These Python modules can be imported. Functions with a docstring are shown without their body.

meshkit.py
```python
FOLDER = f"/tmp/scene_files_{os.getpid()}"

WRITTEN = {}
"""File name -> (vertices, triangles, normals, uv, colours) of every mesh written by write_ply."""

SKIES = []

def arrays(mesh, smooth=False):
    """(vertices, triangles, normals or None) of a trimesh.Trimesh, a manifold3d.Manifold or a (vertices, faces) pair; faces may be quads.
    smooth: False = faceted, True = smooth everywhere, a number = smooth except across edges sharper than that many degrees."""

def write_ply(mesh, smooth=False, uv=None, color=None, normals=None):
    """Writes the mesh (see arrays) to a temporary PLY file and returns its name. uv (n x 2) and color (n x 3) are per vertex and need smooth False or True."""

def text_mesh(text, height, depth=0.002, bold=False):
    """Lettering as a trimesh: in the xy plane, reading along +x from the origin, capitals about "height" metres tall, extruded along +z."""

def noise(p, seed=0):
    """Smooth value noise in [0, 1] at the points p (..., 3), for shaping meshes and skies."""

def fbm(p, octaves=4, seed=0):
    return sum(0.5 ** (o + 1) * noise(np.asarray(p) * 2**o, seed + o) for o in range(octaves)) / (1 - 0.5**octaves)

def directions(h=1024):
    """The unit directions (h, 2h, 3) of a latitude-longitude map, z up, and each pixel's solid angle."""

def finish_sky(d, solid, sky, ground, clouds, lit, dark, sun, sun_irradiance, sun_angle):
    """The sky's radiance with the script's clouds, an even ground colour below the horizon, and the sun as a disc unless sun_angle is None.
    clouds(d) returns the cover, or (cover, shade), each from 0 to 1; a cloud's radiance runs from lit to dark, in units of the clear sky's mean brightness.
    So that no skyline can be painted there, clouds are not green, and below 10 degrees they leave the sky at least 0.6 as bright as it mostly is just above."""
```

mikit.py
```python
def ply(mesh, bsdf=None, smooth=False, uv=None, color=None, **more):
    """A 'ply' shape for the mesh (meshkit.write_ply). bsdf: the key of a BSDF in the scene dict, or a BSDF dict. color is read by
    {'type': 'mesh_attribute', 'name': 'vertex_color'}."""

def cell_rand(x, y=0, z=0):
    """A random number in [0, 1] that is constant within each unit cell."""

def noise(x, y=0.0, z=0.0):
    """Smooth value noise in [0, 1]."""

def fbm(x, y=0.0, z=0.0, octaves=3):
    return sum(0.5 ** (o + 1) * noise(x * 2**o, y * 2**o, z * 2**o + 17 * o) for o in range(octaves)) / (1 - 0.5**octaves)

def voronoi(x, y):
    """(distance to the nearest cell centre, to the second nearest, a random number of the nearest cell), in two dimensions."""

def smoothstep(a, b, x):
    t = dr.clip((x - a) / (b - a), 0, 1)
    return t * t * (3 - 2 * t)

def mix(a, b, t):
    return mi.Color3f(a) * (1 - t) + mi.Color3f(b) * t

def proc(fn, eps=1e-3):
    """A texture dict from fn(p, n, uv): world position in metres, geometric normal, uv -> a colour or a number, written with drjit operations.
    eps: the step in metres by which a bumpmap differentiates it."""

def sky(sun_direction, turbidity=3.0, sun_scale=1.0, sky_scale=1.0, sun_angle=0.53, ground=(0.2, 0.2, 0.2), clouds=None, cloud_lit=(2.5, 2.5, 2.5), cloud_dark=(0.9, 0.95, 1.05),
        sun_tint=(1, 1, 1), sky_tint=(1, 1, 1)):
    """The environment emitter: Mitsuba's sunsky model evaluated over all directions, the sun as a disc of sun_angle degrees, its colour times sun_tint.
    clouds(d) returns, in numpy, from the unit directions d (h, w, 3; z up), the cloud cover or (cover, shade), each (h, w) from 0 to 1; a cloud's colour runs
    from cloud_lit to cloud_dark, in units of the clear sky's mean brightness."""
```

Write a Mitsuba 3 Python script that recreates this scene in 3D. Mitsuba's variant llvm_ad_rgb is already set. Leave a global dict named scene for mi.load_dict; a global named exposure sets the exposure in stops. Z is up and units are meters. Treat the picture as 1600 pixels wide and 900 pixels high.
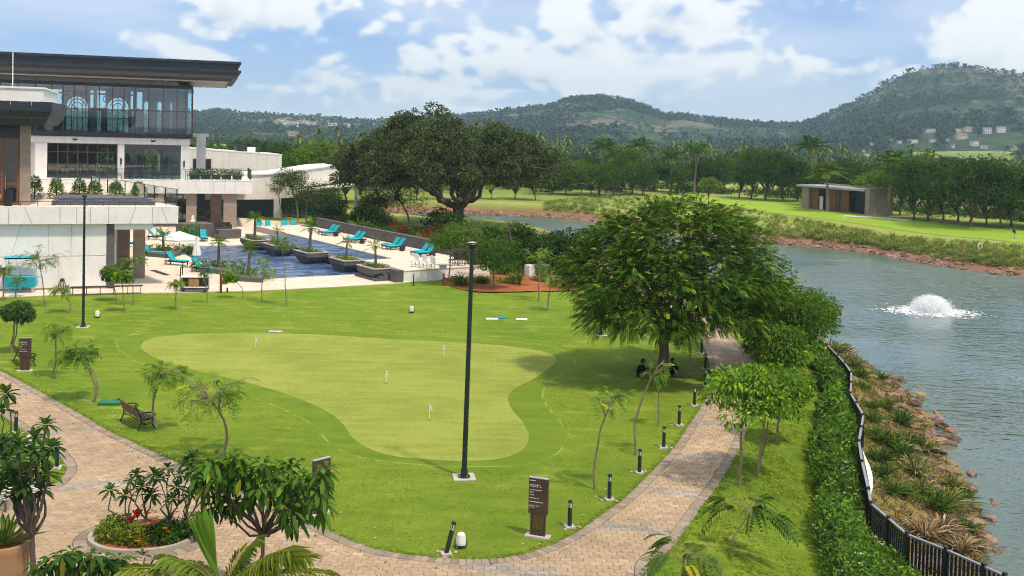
import math, random, warnings
warnings.filterwarnings('ignore')
import numpy as np, trimesh, shapely, mitsuba as mi, drjit as dr, mikit, meshkit
import manifold3d as m3
from shapely.geometry import Polygon, LineString, Point, MultiPolygon, box as sbox
from mikit import ply, proc, noise, fbm, voronoi, cell_rand, smoothstep, mix
T4 = mi.ScalarTransform4f
scene, labels = {}, {}
PI = math.pi

# ------------------------------------------------------------------ camera, sky, exposure
F, CX, CY, CAMH = 1600.0, 800.0, 269.0, 12.0          # focal length and axis, in pixels of the 1600 x 900 photograph
PITCH, ROLL = math.radians(2.0), 0.025
EYE = np.array([0.0, 0.0, CAMH])
FWD = np.array([0, math.cos(PITCH), -math.sin(PITCH)])
_up = np.array([0, math.sin(PITCH), math.cos(PITCH)]); _rt = np.array([1.0, 0, 0])
RIGHT = _rt * math.cos(ROLL) + _up * math.sin(ROLL); UP = _up * math.cos(ROLL) - _rt * math.sin(ROLL)
scene['camera'] = {'type': 'perspective', 'fov': 2 * math.degrees(math.atan(800 / F)), 'fov_axis': 'x', 'near_clip': 0.5, 'far_clip': 14000.0,
                   'principal_point_offset_y': (450 - CY) / 900,
                   'to_world': T4().look_at(origin=EYE.tolist(), target=(EYE + FWD).tolist(), up=UP.tolist()),
                   'medium': {'type': 'ref', 'id': 'haze_air'}}
exposure = 1.20
SUN = (0.32, -0.34, 0.885)

def clouds(d):
    az = np.degrees(np.arctan2(d[..., 0], d[..., 1])); el = np.degrees(np.arcsin(np.clip(d[..., 2], -1, 1)))
    q = d / (np.maximum(d[..., 2:3], 0) + 0.22)                         # layer seen in perspective
    n1 = meshkit.fbm(q * [3.1, 1.5, 0] + [3.7, 9.1, 2.2], 6, 5)
    dn = d * [1, 1, 1.35]
    w = np.stack([meshkit.fbm(dn * 9 + k, 3, 40 + k) - .5 for k in range(3)], -1) * .06; dn = dn + w
    n2 = meshkit.fbm(dn * 11.0 + 4.0, 4, 11); n3 = 1 - 2 * np.abs(meshkit.fbm(dn * 26.0 + 1.0, 5, 23) - .5); n4 = meshkit.fbm(dn * 60.0, 4, 31)
    puff = np.full(az.shape, -.35); base = np.zeros(az.shape)
    for (a, e, sa, se, w_) in ((-13.2, 6.9, 5.2, 2.6, 1.05), (-25.5, 8.4, 3.6, 1.1, .55), (-20.5, 4.3, 4.5, .9, .5), (-1.2, 4.1, 5.4, 1.5, .95), (3.2, 6.4, 1.7, 1.6, .8), (-6.5, 2.6, 6, .9, .6), (9.6, 7.4, 4.4, 2.5, .98), (12.5, 4.2, 3.8, 1.2, .62),
                              (15.0, 4.0, 3.0, 1.0, .55), (25.6, 5.3, 3.4, 2.7, 1.1), (22.0, 3.2, 2.5, 1.4, .6), (16.8, 7.6, 2.6, .8, .5), (35, 6, 5, 3, 1.0), (-36, 7, 6, 3, 1.0), (48, 8, 6, 3, 1), (-52, 6, 6, 3, 1)):
        g = w_ * np.exp(-np.abs((az - a) / sa) ** 2.4 - (np.abs(el - e) / se) ** 2.4 * np.where(el < e, 1.3, .9)) * 1.35 - .35
        puff = np.maximum(puff, g); base = np.maximum(base, np.clip((g + .35) * 1.1, 0, 1) * np.clip((e + .2 - el) / (se * 1.5), 0, 1))
    far = np.clip((el - 9.5) / 8, 0, 1)
    field = puff * (1 - far) + far * (np.clip((n1 - .44) * 3.6, -.3, 1.1))
    dens = field * .80 + (n2 - .5) * 2.6 + (n3 - .66) * 1.0 + (n4 - .5) * 1.0 + .10
    cover = np.clip((dens - .14) / .36, 0, 1); cover = cover * cover * (3 - 2 * cover)
    veil = np.clip((meshkit.fbm(d * [5, 5, 16] + 2, 5, 51) - .34) * 3.2, 0, 1) * np.clip(1.15 - el / 16, .35, 1)
    low = np.exp(-np.maximum(el, 0) / 1.9) * .80
    total = 1 - (1 - cover * .97) * (1 - veil * .60) * (1 - low)
    sh = np.clip(base * 1.25 + (.64 - n3) * 1.5 + (.5 - n4) * 1.6 + (.5 - n2) * .8 + .08, 0, 1) * cover + (1 - cover) * .12
    return total, np.clip(sh, 0, 1)

scene['sky'] = mikit.sky(SUN, turbidity=3, sun_scale=1.02, sun_angle=4.0, sky_scale=1.4, clouds=clouds, cloud_lit=(3.35, 3.35, 3.35), cloud_dark=(2.12, 2.22, 2.42), sky_tint=(.86, 1.0, 1.26))
scene['haze_air'] = {'type': 'homogeneous', 'albedo': {'type': 'rgb', 'value': [.56, .80, 1.0]}, 'sigma_t': 1.55e-4}

# ------------------------------------------------------------------ picture <-> place
def ray(px, py):
    d = FWD + RIGHT * (px - CX) / F - UP * (py - CY) / F
    return d
def g(px, py, z=0.0):
    d = ray(px, py); return EYE + d * (z - CAMH) / d[2]
def at(px, py, Y):
    d = ray(px, py); return EYE + d * Y / d[1]
def g2(px, py, z=0.0): return tuple(g(px, py, z)[:2])
def pix(p):
    v = np.asarray(p, float) - EYE; w = v @ FWD
    return np.stack([CX + F * (v @ RIGHT) / w, CY - F * (v @ UP) / w], -1)
def line(pts, z=0.0): return [g2(x, y, z) for x, y in pts]
def smooth_line(pts, n=6, closed=False):
    """Catmull-Rom through the points"""
    p = np.asarray(pts, float); m = len(p); out = []
    for i in range(m if closed else m - 1):
        a, b, c, d = (p[(i - 1) % m], p[i], p[(i + 1) % m], p[(i + 2) % m]) if closed else (p[max(i - 1, 0)], p[i], p[i + 1], p[min(i + 2, m - 1)])
        for t in np.arange(n) / n:
            out.append(.5 * (2 * b + (c - a) * t + (2 * a - 5 * b + 4 * c - d) * t * t + (3 * b - a - 3 * c + d) * t ** 3))
    if not closed: out.append(p[-1])
    return np.array(out)

# ------------------------------------------------------------------ naming
_count = {}
def numbered(name):
    k = _count.get(name, 0); _count[name] = k + 1
    return name if k == 0 else f'{name}_{k:03d}'
def tag(key, label=None, cat=None, group=None, kind=None):
    d = labels.setdefault(key, {})
    for a, b in (('label', label), ('category', cat), ('group', group), ('kind', kind)):
        if b: d[a] = b
    return key
def thing(name, label, cat, group=None):
    return tag(numbered(name), label, cat, group)
def put(key, mesh, mat, smooth=False, tw=None):
    """mesh: MB, (v, f), (v, f, colour) or a finished ply dict"""
    if isinstance(mesh, dict): d = dict(mesh)
    else: d = shape(mesh, mat, smooth)
    if tw is not None: d['to_world'] = tw
    scene[key] = d
    return key
def shape(mesh, mat, smooth=False):
    mat = 'm_' + mat if mat else None
    if isinstance(mesh, MB): mesh = mesh.out()
    if isinstance(mesh, tuple) and len(mesh) == 3: return ply((mesh[0], mesh[1]), mat, smooth, color=mesh[2])
    return ply(mesh, mat, smooth)
def part(parent, name, mesh, mat, smooth=False, tw=None):
    return put(numbered(parent + '__' + name), mesh, mat, smooth, tw)
def solo(name, mesh, mat, label, cat, group=None, smooth=False, tw=None, kind=None):
    k = numbered(name); put(k, mesh, mat, smooth, tw); return tag(k, label, cat, group, kind)
def struct(name, mesh, mat, smooth=False):
    k = numbered(name); put(k, mesh, mat, smooth); return tag(k, None, None, None, 'structure')
ORD = ['first', 'second', 'third', 'fourth', 'fifth', 'sixth', 'seventh', 'eighth', 'ninth', 'tenth', 'eleventh', 'twelfth', 'thirteenth', 'fourteenth', 'fifteenth', 'sixteenth', 'seventeenth', 'eighteenth', 'nineteenth', 'twentieth']
def nth(i):
    return ORD[i] if i < 20 else (('twenty ', 'thirty ', 'forty ', 'fifty ', 'sixty ', 'seventy ', 'eighty ', 'ninety ')[(i + 1) // 10 - 2] + (ORD[(i + 1) % 10 - 1] if (i + 1) % 10 else 'tenth') if (i + 1) % 10 else ('', '', '', 'thirtieth', 'fortieth', 'fiftieth', 'sixtieth', 'seventieth', 'eightieth', 'ninetieth')[(i + 1) // 10])

# ------------------------------------------------------------------ mesh building
def rotz(a):
    c, s = math.cos(a), math.sin(a); return np.array([[c, -s, 0], [s, c, 0], [0, 0, 1.0]])
def TW(loc, a=0.0, s=1.0, sz=None):
    return T4().translate([float(x) for x in loc]).rotate([0, 0, 1], math.degrees(a)).scale([s, s, sz if sz else s])
BOXV = np.array([[x, y, z] for x in (-.5, .5) for y in (-.5, .5) for z in (-.5, .5)])
BOXF = np.array([[0, 1, 3], [0, 3, 2], [4, 6, 7], [4, 7, 5], [0, 4, 5], [0, 5, 1], [2, 3, 7], [2, 7, 6], [0, 2, 6], [0, 6, 4], [1, 5, 7], [1, 7, 3]])
class MB:
    def __init__(s): s.v, s.f, s.n = [], [], 0
    def add(s, v, f):
        v = np.asarray(v, float); f = np.asarray(f, int)
        if len(v) == 0: return s
        if f.shape[1] == 4: f = np.vstack([f[:, [0, 1, 2]], f[:, [0, 2, 3]]])
        s.v.append(v); s.f.append(f + s.n); s.n += len(v); return s
    def mesh(s, m):
        return s.add(m.vertices, m.faces)
    def box(s, c, size, a=0.0):
        return s.add((BOXV * size) @ rotz(a).T + np.asarray(c, float), BOXF)
    def lo(s, x0, x1, y0, y1, z0, z1):
        return s.add(BOXV * [x1 - x0, y1 - y0, z1 - z0] + [(x0 + x1) / 2, (y0 + y1) / 2, (z0 + z1) / 2], BOXF)
    def beam(s, p, q, w, h=None, up=(0, 0, 1)):
        p, q = np.asarray(p, float), np.asarray(q, float); d = q - p; L = np.linalg.norm(d); d = d / L
        u = np.asarray(up, float)
        if abs(d @ u) > .95: u = np.array([1.0, 0, 0])
        x = np.cross(d, u); x /= np.linalg.norm(x); y = np.cross(x, d)
        return s.add((BOXV * [L, w, h or w]) @ np.array([d, x, y]) + (p + q) / 2, BOXF)
    def tube(s, pts, r, n=6, cap=True):
        p = np.asarray(pts, float); m = len(p); r = np.broadcast_to(np.asarray(r, float), (m,))
        t = np.gradient(p, axis=0); t /= np.linalg.norm(t, axis=1, keepdims=True) + 1e-12
        ref = np.array([1.0, 0.02, 0.03]) if abs(t.mean(0)[0]) < .8 * np.linalg.norm(t.mean(0)) + 1e-9 else np.array([0, 1.0, 0.02])
        a = np.cross(t, ref); a /= np.linalg.norm(a, axis=1, keepdims=True) + 1e-12; b = np.cross(t, a)
        an = np.arange(n) * 2 * PI / n
        v = (p[:, None] + r[:, None, None] * (np.cos(an)[None, :, None] * a[:, None] + np.sin(an)[None, :, None] * b[:, None])).reshape(-1, 3)
        i, j = np.meshgrid(np.arange(m - 1), np.arange(n), indexing='ij'); i, j = i.ravel(), j.ravel(); k = (j + 1) % n
        f = np.stack([i * n + j, i * n + k, (i + 1) * n + k, (i + 1) * n + j], 1)[:, ::-1]
        tri = np.vstack([f[:, [0, 1, 2]], f[:, [0, 2, 3]]])
        if cap:
            v = np.vstack([v, p[:1], p[-1:]]); jj = np.arange(n); kk = (jj + 1) % n
            tri = np.vstack([tri, np.stack([jj, kk, np.full(n, m * n)], 1), np.stack([(m - 1) * n + kk, (m - 1) * n + jj, np.full(n, m * n + 1)], 1)])
        return s.add(v, tri)
    def lathe(s, prof, c=(0, 0, 0), n=20):
        pr = np.asarray(prof, float); m = len(pr); an = np.arange(n) * 2 * PI / n
        v = np.stack([pr[:, None, 0] * np.cos(an), pr[:, None, 0] * np.sin(an), np.broadcast_to(pr[:, None, 1], (m, n))], -1).reshape(-1, 3) + np.asarray(c, float)
        i, j = np.meshgrid(np.arange(m - 1), np.arange(n), indexing='ij'); i, j = i.ravel(), j.ravel(); k = (j + 1) % n
        return s.add(v, np.stack([i * n + j, i * n + k, (i + 1) * n + k, (i + 1) * n + j], 1))
    def prism(s, poly, z0, z1, bevel=0.0):
        """polygon (list of xy or shapely) extruded; bevel: top edge drawn in"""
        for P in polys(poly):
            P = shapely.geometry.polygon.orient(P)
            v2, f2 = tri_poly(P)
            if v2 is None: continue
            n = len(v2)
            s.add(np.c_[v2, np.full(n, z1)], f2); s.add(np.c_[v2, np.full(n, z0)], f2[:, ::-1])
            for ring in [P.exterior, *P.interiors]:
                c = np.array(ring.coords)[:-1]; k = len(c); i = np.arange(k); j = (i + 1) % k
                s.add(np.vstack([np.c_[c, np.full(k, z0)], np.c_[c, np.full(k, z1)]]), np.stack([i, j, j + k, i + k], 1))
        return s
    def xf(s, M, t=(0, 0, 0)):
        s.v = [v @ np.asarray(M).T + np.asarray(t, float) for v in s.v]; return s
    def join(s, o, M=None, t=(0, 0, 0)):
        v, f = o.out() if isinstance(o, MB) else o[:2]
        return s.add(v @ (np.eye(3) if M is None else np.asarray(M)).T + np.asarray(t, float), f)
    def out(s):
        if not s.v: return np.zeros((0, 3)), np.zeros((0, 3), int)
        return np.vstack(s.v), np.vstack(s.f)
def polys(p):
    if isinstance(p, Polygon): return [] if p.is_empty else [p]
    if hasattr(p, 'geoms'): return [q for q in p.geoms if isinstance(q, Polygon) and q.area > 1e-6]
    return [] if hasattr(p, 'geom_type') else [Polygon(p)]
def tri_poly(P):
    try: v, f = trimesh.creation.triangulate_polygon(P, engine='earcut')
    except Exception: return None, None
    v = np.asarray(v); f = np.asarray(f)
    if len(f) == 0: return None, None
    e1, e2 = v[f[:, 1]] - v[f[:, 0]], v[f[:, 2]] - v[f[:, 0]]; c = e1[:, 0] * e2[:, 1] - e1[:, 1] * e2[:, 0]; f[c < 0] = f[c < 0][:, ::-1]
    return v, f
def region_mesh(poly, step, zf):
    """a sheet over a polygon, laid on the height function zf(x, y), with an even grid inside and the outline exact"""
    mb = MB()
    for P in polys(poly):
        x0, y0, x1, y1 = P.bounds
        xs = np.arange(math.floor(x0 / step), math.ceil(x1 / step) + 1) * step; ys = np.arange(math.floor(y0 / step), math.ceil(y1 / step) + 1) * step
        X, Y = np.meshgrid(xs[:-1], ys[:-1], indexing='ij'); X, Y = X.ravel(), Y.ravel()
        cells = shapely.box(X, Y, X + step, Y + step); shapely.prepare(P)
        ins = shapely.contains(P, cells); cross = ~ins & shapely.intersects(P, cells)
        x, y = X[ins], Y[ins]; k = len(x)
        if k:
            v = np.stack([np.stack([x, y], 1), np.stack([x + step, y], 1), np.stack([x + step, y + step], 1), np.stack([x, y + step], 1)], 1).reshape(-1, 2)
            u, inv = np.unique(np.round(v / step).astype(int), axis=0, return_inverse=True); inv = inv.reshape(-1, 4)
            u = u * step
            mb.add(np.c_[u, zf(u[:, 0], u[:, 1])], inv)
        for c in shapely.intersection(P, cells[cross]):
            for q in polys(c):
                v2, f2 = tri_poly(q)
                if v2 is not None: mb.add(np.c_[v2, zf(v2[:, 0], v2[:, 1])], f2)
    return mb
def rbox(sx, sy, sz, r):
    """box with rounded edges, centred, as (v, f)"""
    pts = np.array([[x, y, z] for x in (-1, 1) for y in (-1, 1) for z in (-1, 1)]) * (np.array([sx, sy, sz]) / 2 - r)
    sp = m3.Manifold.sphere(r, 8)
    h = m3.Manifold.batch_hull([sp.translate(p.tolist()) for p in pts]).to_mesh()
    return np.array(h.vert_properties[:, :3]), np.array(h.tri_verts)

# ------------------------------------------------------------------ foliage
def unit(v): return v / (np.linalg.norm(v, axis=-1, keepdims=True) + 1e-9)
def leaf_cards(P, D, N, L, W, col, fold=.25, droop=0.0):
    """pointed leaves: base P, direction D, face normal N; L, W per leaf; two triangles each, folded along the middle"""
    k = len(P); D = unit(D); S = unit(np.cross(D, N)); N = np.cross(S, D)
    L = np.broadcast_to(L, (k,))[:, None]; W = np.broadcast_to(W, (k,))[:, None]
    mid = P + D * L * .5; tip = P + D * L - np.array([0, 0, 1.0]) * L * droop
    v = np.stack([P, mid + S * W / 2 + N * W * fold, tip, mid - S * W / 2 + N * W * fold], 1).reshape(-1, 3)
    i = np.arange(k) * 4
    f = np.vstack([np.stack([i, i + 1, i + 2], 1), np.stack([i, i + 2, i + 3], 1)])
    return v, f, np.repeat(col, 4, axis=0)
def blade_leaves(P, D, N, L, W, col, bend=.5, seg=4):
    """long bending leaves, seg pieces each"""
    k = len(P); D = unit(D); S = unit(np.cross(D, N)); L = np.broadcast_to(L, (k,))[:, None]; W = np.broadcast_to(W, (k,))[:, None]
    bend = np.broadcast_to(bend, (k,))[:, None]
    vs = []
    for t in np.linspace(0, 1, seg + 1):
        c = P + D * L * t - np.array([0, 0, 1.0]) * L * bend * t * t
        w = W * (0.35 + 2.6 * t * (1 - t) if t < 1 else 0.04)
        vs += [c + S * w / 2, c - S * w / 2]
    v = np.stack(vs, 1).reshape(-1, 3); m = 2 * (seg + 1); i = (np.arange(k) * m)[:, None]; f = []
    for j in range(seg):
        f += [np.hstack([i + 2 * j, i + 2 * j + 1, i + 2 * j + 3]), np.hstack([i + 2 * j, i + 2 * j + 3, i + 2 * j + 2])]
    return v, np.vstack(f), np.repeat(col, m, axis=0)
def cat3(ms):
    vs, fs, cs, n = [], [], [], 0
    for v, f, c in ms:
        vs.append(v); fs.append(np.asarray(f) + n); cs.append(c); n += len(v)
    return np.vstack(vs), np.vstack(fs), np.vstack(cs)
def xf3(m, M, t): return m[0] @ np.asarray(M).T + np.asarray(t, float), m[1], m[2]
def tones(rng, k, base, var=.25, warm=.12):
    b = 1.45 * np.asarray(base, float) * (1 + var * rng.normal(size=(k, 1)).clip(-1.8, 1.8))
    b = np.where(rng.random((k, 1)) < .035, b * [2.3, 1.55, .9] + [.02, .012, 0], b)
    b = b * (1 + warm * rng.normal(size=(k, 1)) * np.array([[1, .25, -.6]]))
    return b.clip(.004, .9)
def sphere_dirs(rng, k): return unit(rng.normal(size=(k, 3)))
def clump_leaves(rng, C, rad, per, L, W, base, flat=.7, hang=.15, var=.3):
    """leaves gathered round the clump centres C; each clump with its own tone"""
    C = np.repeat(C, per, 0); rad = np.repeat(np.broadcast_to(rad, (len(C) // per,)), per); k = len(C)
    o = sphere_dirs(rng, k); P = C + o * (rad * rng.uniform(.35, 1, k) ** .6)[:, None] * [1, 1, flat]
    D = unit(o + sphere_dirs(rng, k) * .7 + [0, 0, -hang]); N = unit(o * .5 + [0, 0, .8] + rng.normal(size=(k, 3)) * .45)
    tone = np.repeat(1 + .16 * rng.normal(size=(k // per, 1)).clip(-1.6, 1.8), per, 0)
    c = (tones(rng, k, base, var) * tone).clip(.004, .9)
    return leaf_cards(P, D, N, L * rng.uniform(.7, 1.25, k), W * rng.uniform(.7, 1.2, k), c, droop=.15)
def sprays(rng, P, D, L, pairs, leafL, leafW, base, sag=.35, var=.22):
    """feathery compound leaves: a stalk with leaflets on both sides"""
    k = len(P); D = unit(D); S = unit(np.cross(D, [0, 0, 1.0]) + 1e-6); Np = np.cross(S, D); roll = rng.normal(size=(k, 1)) * .35
    S = unit(S * np.cos(roll) + Np * np.sin(roll)); L = np.broadcast_to(L, (k,))[:, None]
    ms = []; cb = tones(rng, k, base, var)
    for t in np.linspace(.18, 1, pairs):
        c = P + D * L * t - np.array([0, 0, 1.0]) * L * sag * t * t
        d2 = unit(D - np.array([0, 0, 1.0]) * 2 * sag * t)
        sc = .55 + 1.3 * t * (1.15 - t)
        for sg in (-1, 1):
            dd = unit(S * sg + d2 * .55 - np.array([0, 0, .22]))
            ms.append(leaf_cards(c, dd, np.cross(d2, S) * -1 + rng.normal(size=(k, 3)) * .15, leafL * sc, leafW * sc, (cb * rng.uniform(.85, 1.15, (k, 1))).clip(.004, .9), fold=.1, droop=.1))
    return cat3(ms)
def branch(mb, p, q, r0, r1, rng, n=6, sag=0.0, seg=5, wob=.06):
    p, q = np.asarray(p, float), np.asarray(q, float); t = np.linspace(0, 1, seg)[:, None]; L = np.linalg.norm(q - p)
    pts = p + (q - p) * t + rng.normal(size=(seg, 3)) * L * wob * np.sin(PI * t); pts[:, 2] += sag * L * np.sin(PI * t[:, 0])
    mb.tube(pts, np.linspace(r0, r1, seg), n); return pts
# ------------------------------------------------------------------ materials
def mat(name, col, rough=.6, spec=.4, metal=0.0, bump=None, scale=.01, two=True, **k):
    c = col if isinstance(col, dict) else {'type': 'rgb', 'value': list(col)}
    d = {'type': 'principled', 'base_color': c, 'roughness': rough, 'specular': spec, 'metallic': metal, **k}
    if bump is not None: d = {'type': 'bumpmap', 'arbitrary': bump, 'scale': scale, 'bsdf': d}
    scene['m_' + name] = {'type': 'twosided', 'bsdf': d} if two else d
    return name
VC = {'type': 'mesh_attribute', 'name': 'vertex_color'}
def diffuse_tex(name, fn, **k): return mat(name, proc(fn), **k)
scene['m_leaf'] = {'type': 'principledthin', 'base_color': VC, 'roughness': .45, 'diff_trans': .7, 'spec_trans': 0.0, 'eta': 1.4}
scene['m_leaf_far'] = {'type': 'twosided', 'bsdf': {'type': 'diffuse', 'reflectance': VC}}
scene['m_tinted'] = {'type': 'twosided', 'bsdf': {'type': 'principled', 'base_color': VC, 'roughness': .75, 'specular': .25}}
mat('bark', proc(lambda p, n, uv: mix((.085, .06, .042), (.19, .15, .115), fbm(p.x * 9, p.y * 9, p.z * 2.2, 3)) ), .85, .2)
mat('bark_pale', proc(lambda p, n, uv: mix((.15, .11, .075), (.30, .24, .18), fbm(p.x * 14, p.y * 14, p.z * 4, 3))), .85, .2)
def f_grass(p, n, uv):
    a = fbm(p.x * .22, p.y * .16, 3.1, 3); b = fbm(p.x * 1.3, p.y * .9, 7.7, 3); c = fbm(p.x * 5.5 + b * 2, p.y * 3.6, 1.3, 3)
    s = noise(p.x * 17, p.y * 11, 2.0); st = fbm(p.x * .55 + p.y * .12, p.y * 2.6 + c, 4.0, 4)
    col = mix((.092, .165, .011), (.172, .228, .020), smoothstep(.30, .70, a * .30 + b * .22 + c * .20 + st * .28))
    col = mix(col, (.058, .128, .006), smoothstep(.50, .80, c * .6 + s * .45) * .62)
    return mix(col, (.25, .28, .05), smoothstep(.56, .74, b * .4 + st * .4 + s * .2) * .55)
def h_grass(p, n, uv): return fbm(p.x * 9, p.y * 9, 0, 3) + .5 * noise(p.x * 40, p.y * 40)
mat('grass_sheet', proc(f_grass), .85, .15, bump=proc(h_grass, eps=.02), scale=.022)
mat('collar_grass', proc(lambda p, n, uv: mix((.084, .150, .010), (.142, .205, .017), fbm(p.x * .9, p.y * 1.7, 5, 4))), .85, .15, bump=proc(lambda p, n, uv: fbm(p.x * 12, p.y * 12, 0, 2), eps=.02), scale=.012)
mat('green_grass', proc(lambda p, n, uv: mix((.168, .215, .032), (.248, .285, .052), smoothstep(.25, .75, fbm(p.x * .35, p.y * .25, 9, 4) * .5 + .35 * fbm(p.x * .6, p.y * 2.6, 2, 4) + .15 * noise(p.x * 9, p.y * 7, 0)))), .85, .15)
mat('edge_grass', proc(lambda p, n, uv: mix((.115, .185, .012), (.215, .26, .035), smoothstep(.35, .7, fbm(p.x * 1.6, p.y * 1.6, 2, 4)))), .85, .15)
mat('fairway_grass', proc(lambda p, n, uv: mix((.145, .245, .018), (.21, .30, .03), fbm(p.x * .10, p.y * .10, 9, 4))), .85, .15)
mat('soil', proc(lambda p, n, uv: mix((.17, .055, .022), (.36, .135, .055), fbm(p.x * 2.5, p.y * 2.5, p.z * 2, 4))), .95, .1, bump=proc(lambda p, n, uv: fbm(p.x * 5, p.y * 5, 0, 3), eps=.02), scale=.08)
mat('joint_sand', (.12, .09, .06), .95, .1)
mat('paver_far', (.3, .24, .17), .9, .2)
def f_deck(p, n, uv):
    x = p.x * .80 + p.y * .60; y = -p.x * .60 + p.y * .80
    fx = x / .9 - dr.floor(x / .9); fy = y / .9 - dr.floor(y / .9)
    j = dr.maximum(smoothstep(.965, .985, fx), smoothstep(.965, .985, fy))
    c = mix((.50, .42, .335), (.63, .545, .45), cell_rand(dr.floor(x / .9), dr.floor(y / .9)) * .5 + fbm(p.x, p.y, 0, 4) * .5)
    return mix(c, (.40, .33, .26), j * .5)
mat('deck_stone', proc(f_deck), .7, .3)
mat('kerb_stone', proc(lambda p, n, uv: mix((.30, .26, .21), (.46, .41, .34), fbm(p.x * 3, p.y * 3, p.z * 3, 4))), .85, .2)
def f_ground(p, n, uv):
    a = fbm(p.x * .05, p.y * .05, 0, 4); b = fbm(p.x * .7, p.y * .7, 0, 3)
    c = mix((.13, .22, .03), (.24, .31, .06), smoothstep(.35, .65, a))
    return mix(c, (.30, .22, .12), smoothstep(.52, .75, b * .5 + a * .5) * .5)
mat('ground_mix', VC, .95, .1)
def f_hill(p, n, uv):
    a = fbm(p.x * .004, p.y * .004, p.z * .012, 5); b = fbm(p.x * .02 + 5, p.y * .02, p.z * .05, 4); c = noise(p.x * .11, p.y * .11, p.z * .2)
    col = mix((.016, .034, .015), (.036, .058, .024), smoothstep(.38, .66, b * .6 + c * .4))
    rock = smoothstep(.55, .64, a + (b - .5) * .6 + smoothstep(60, 200, p.z) * .10)
    return mix(col, mix((.095, .075, .058), (.175, .14, .115), c), rock * .62)
mat('hill_cover', proc(f_hill), .95, .1)
def h_lake(p, n, uv):
    w = fbm(p.x * .35, p.y * .35, 0, 2)
    g_ = .35 + .9 * smoothstep(.35, .65, fbm(p.x * .045, p.y * .07, 1, 3))
    return g_ * (fbm(p.x * 1.1 + w * 1.5, p.y * 2.3, 3, 3) + .35 * fbm(p.x * 3.4, p.y * 5.5, 5, 2))
mat('lake_water', proc(lambda p, n, uv: mix((.046, .084, .060), (.078, .116, .090), fbm(p.x * .06, p.y * .09, 0, 3))), .07, .62, bump=proc(h_lake, eps=.03), scale=.085)
def f_pool(p, n, uv):
    w = noise(p.x * 1.7, p.y * 1.7)
    x = p.x * .81 + p.y * .59; y = p.y * .81 - p.x * .59
    return mix((.032, .066, .155), (.115, .18, .31), smoothstep(.35, .75, fbm(x * .9 + w, y * 1.9 + w, 0, 4)))
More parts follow.
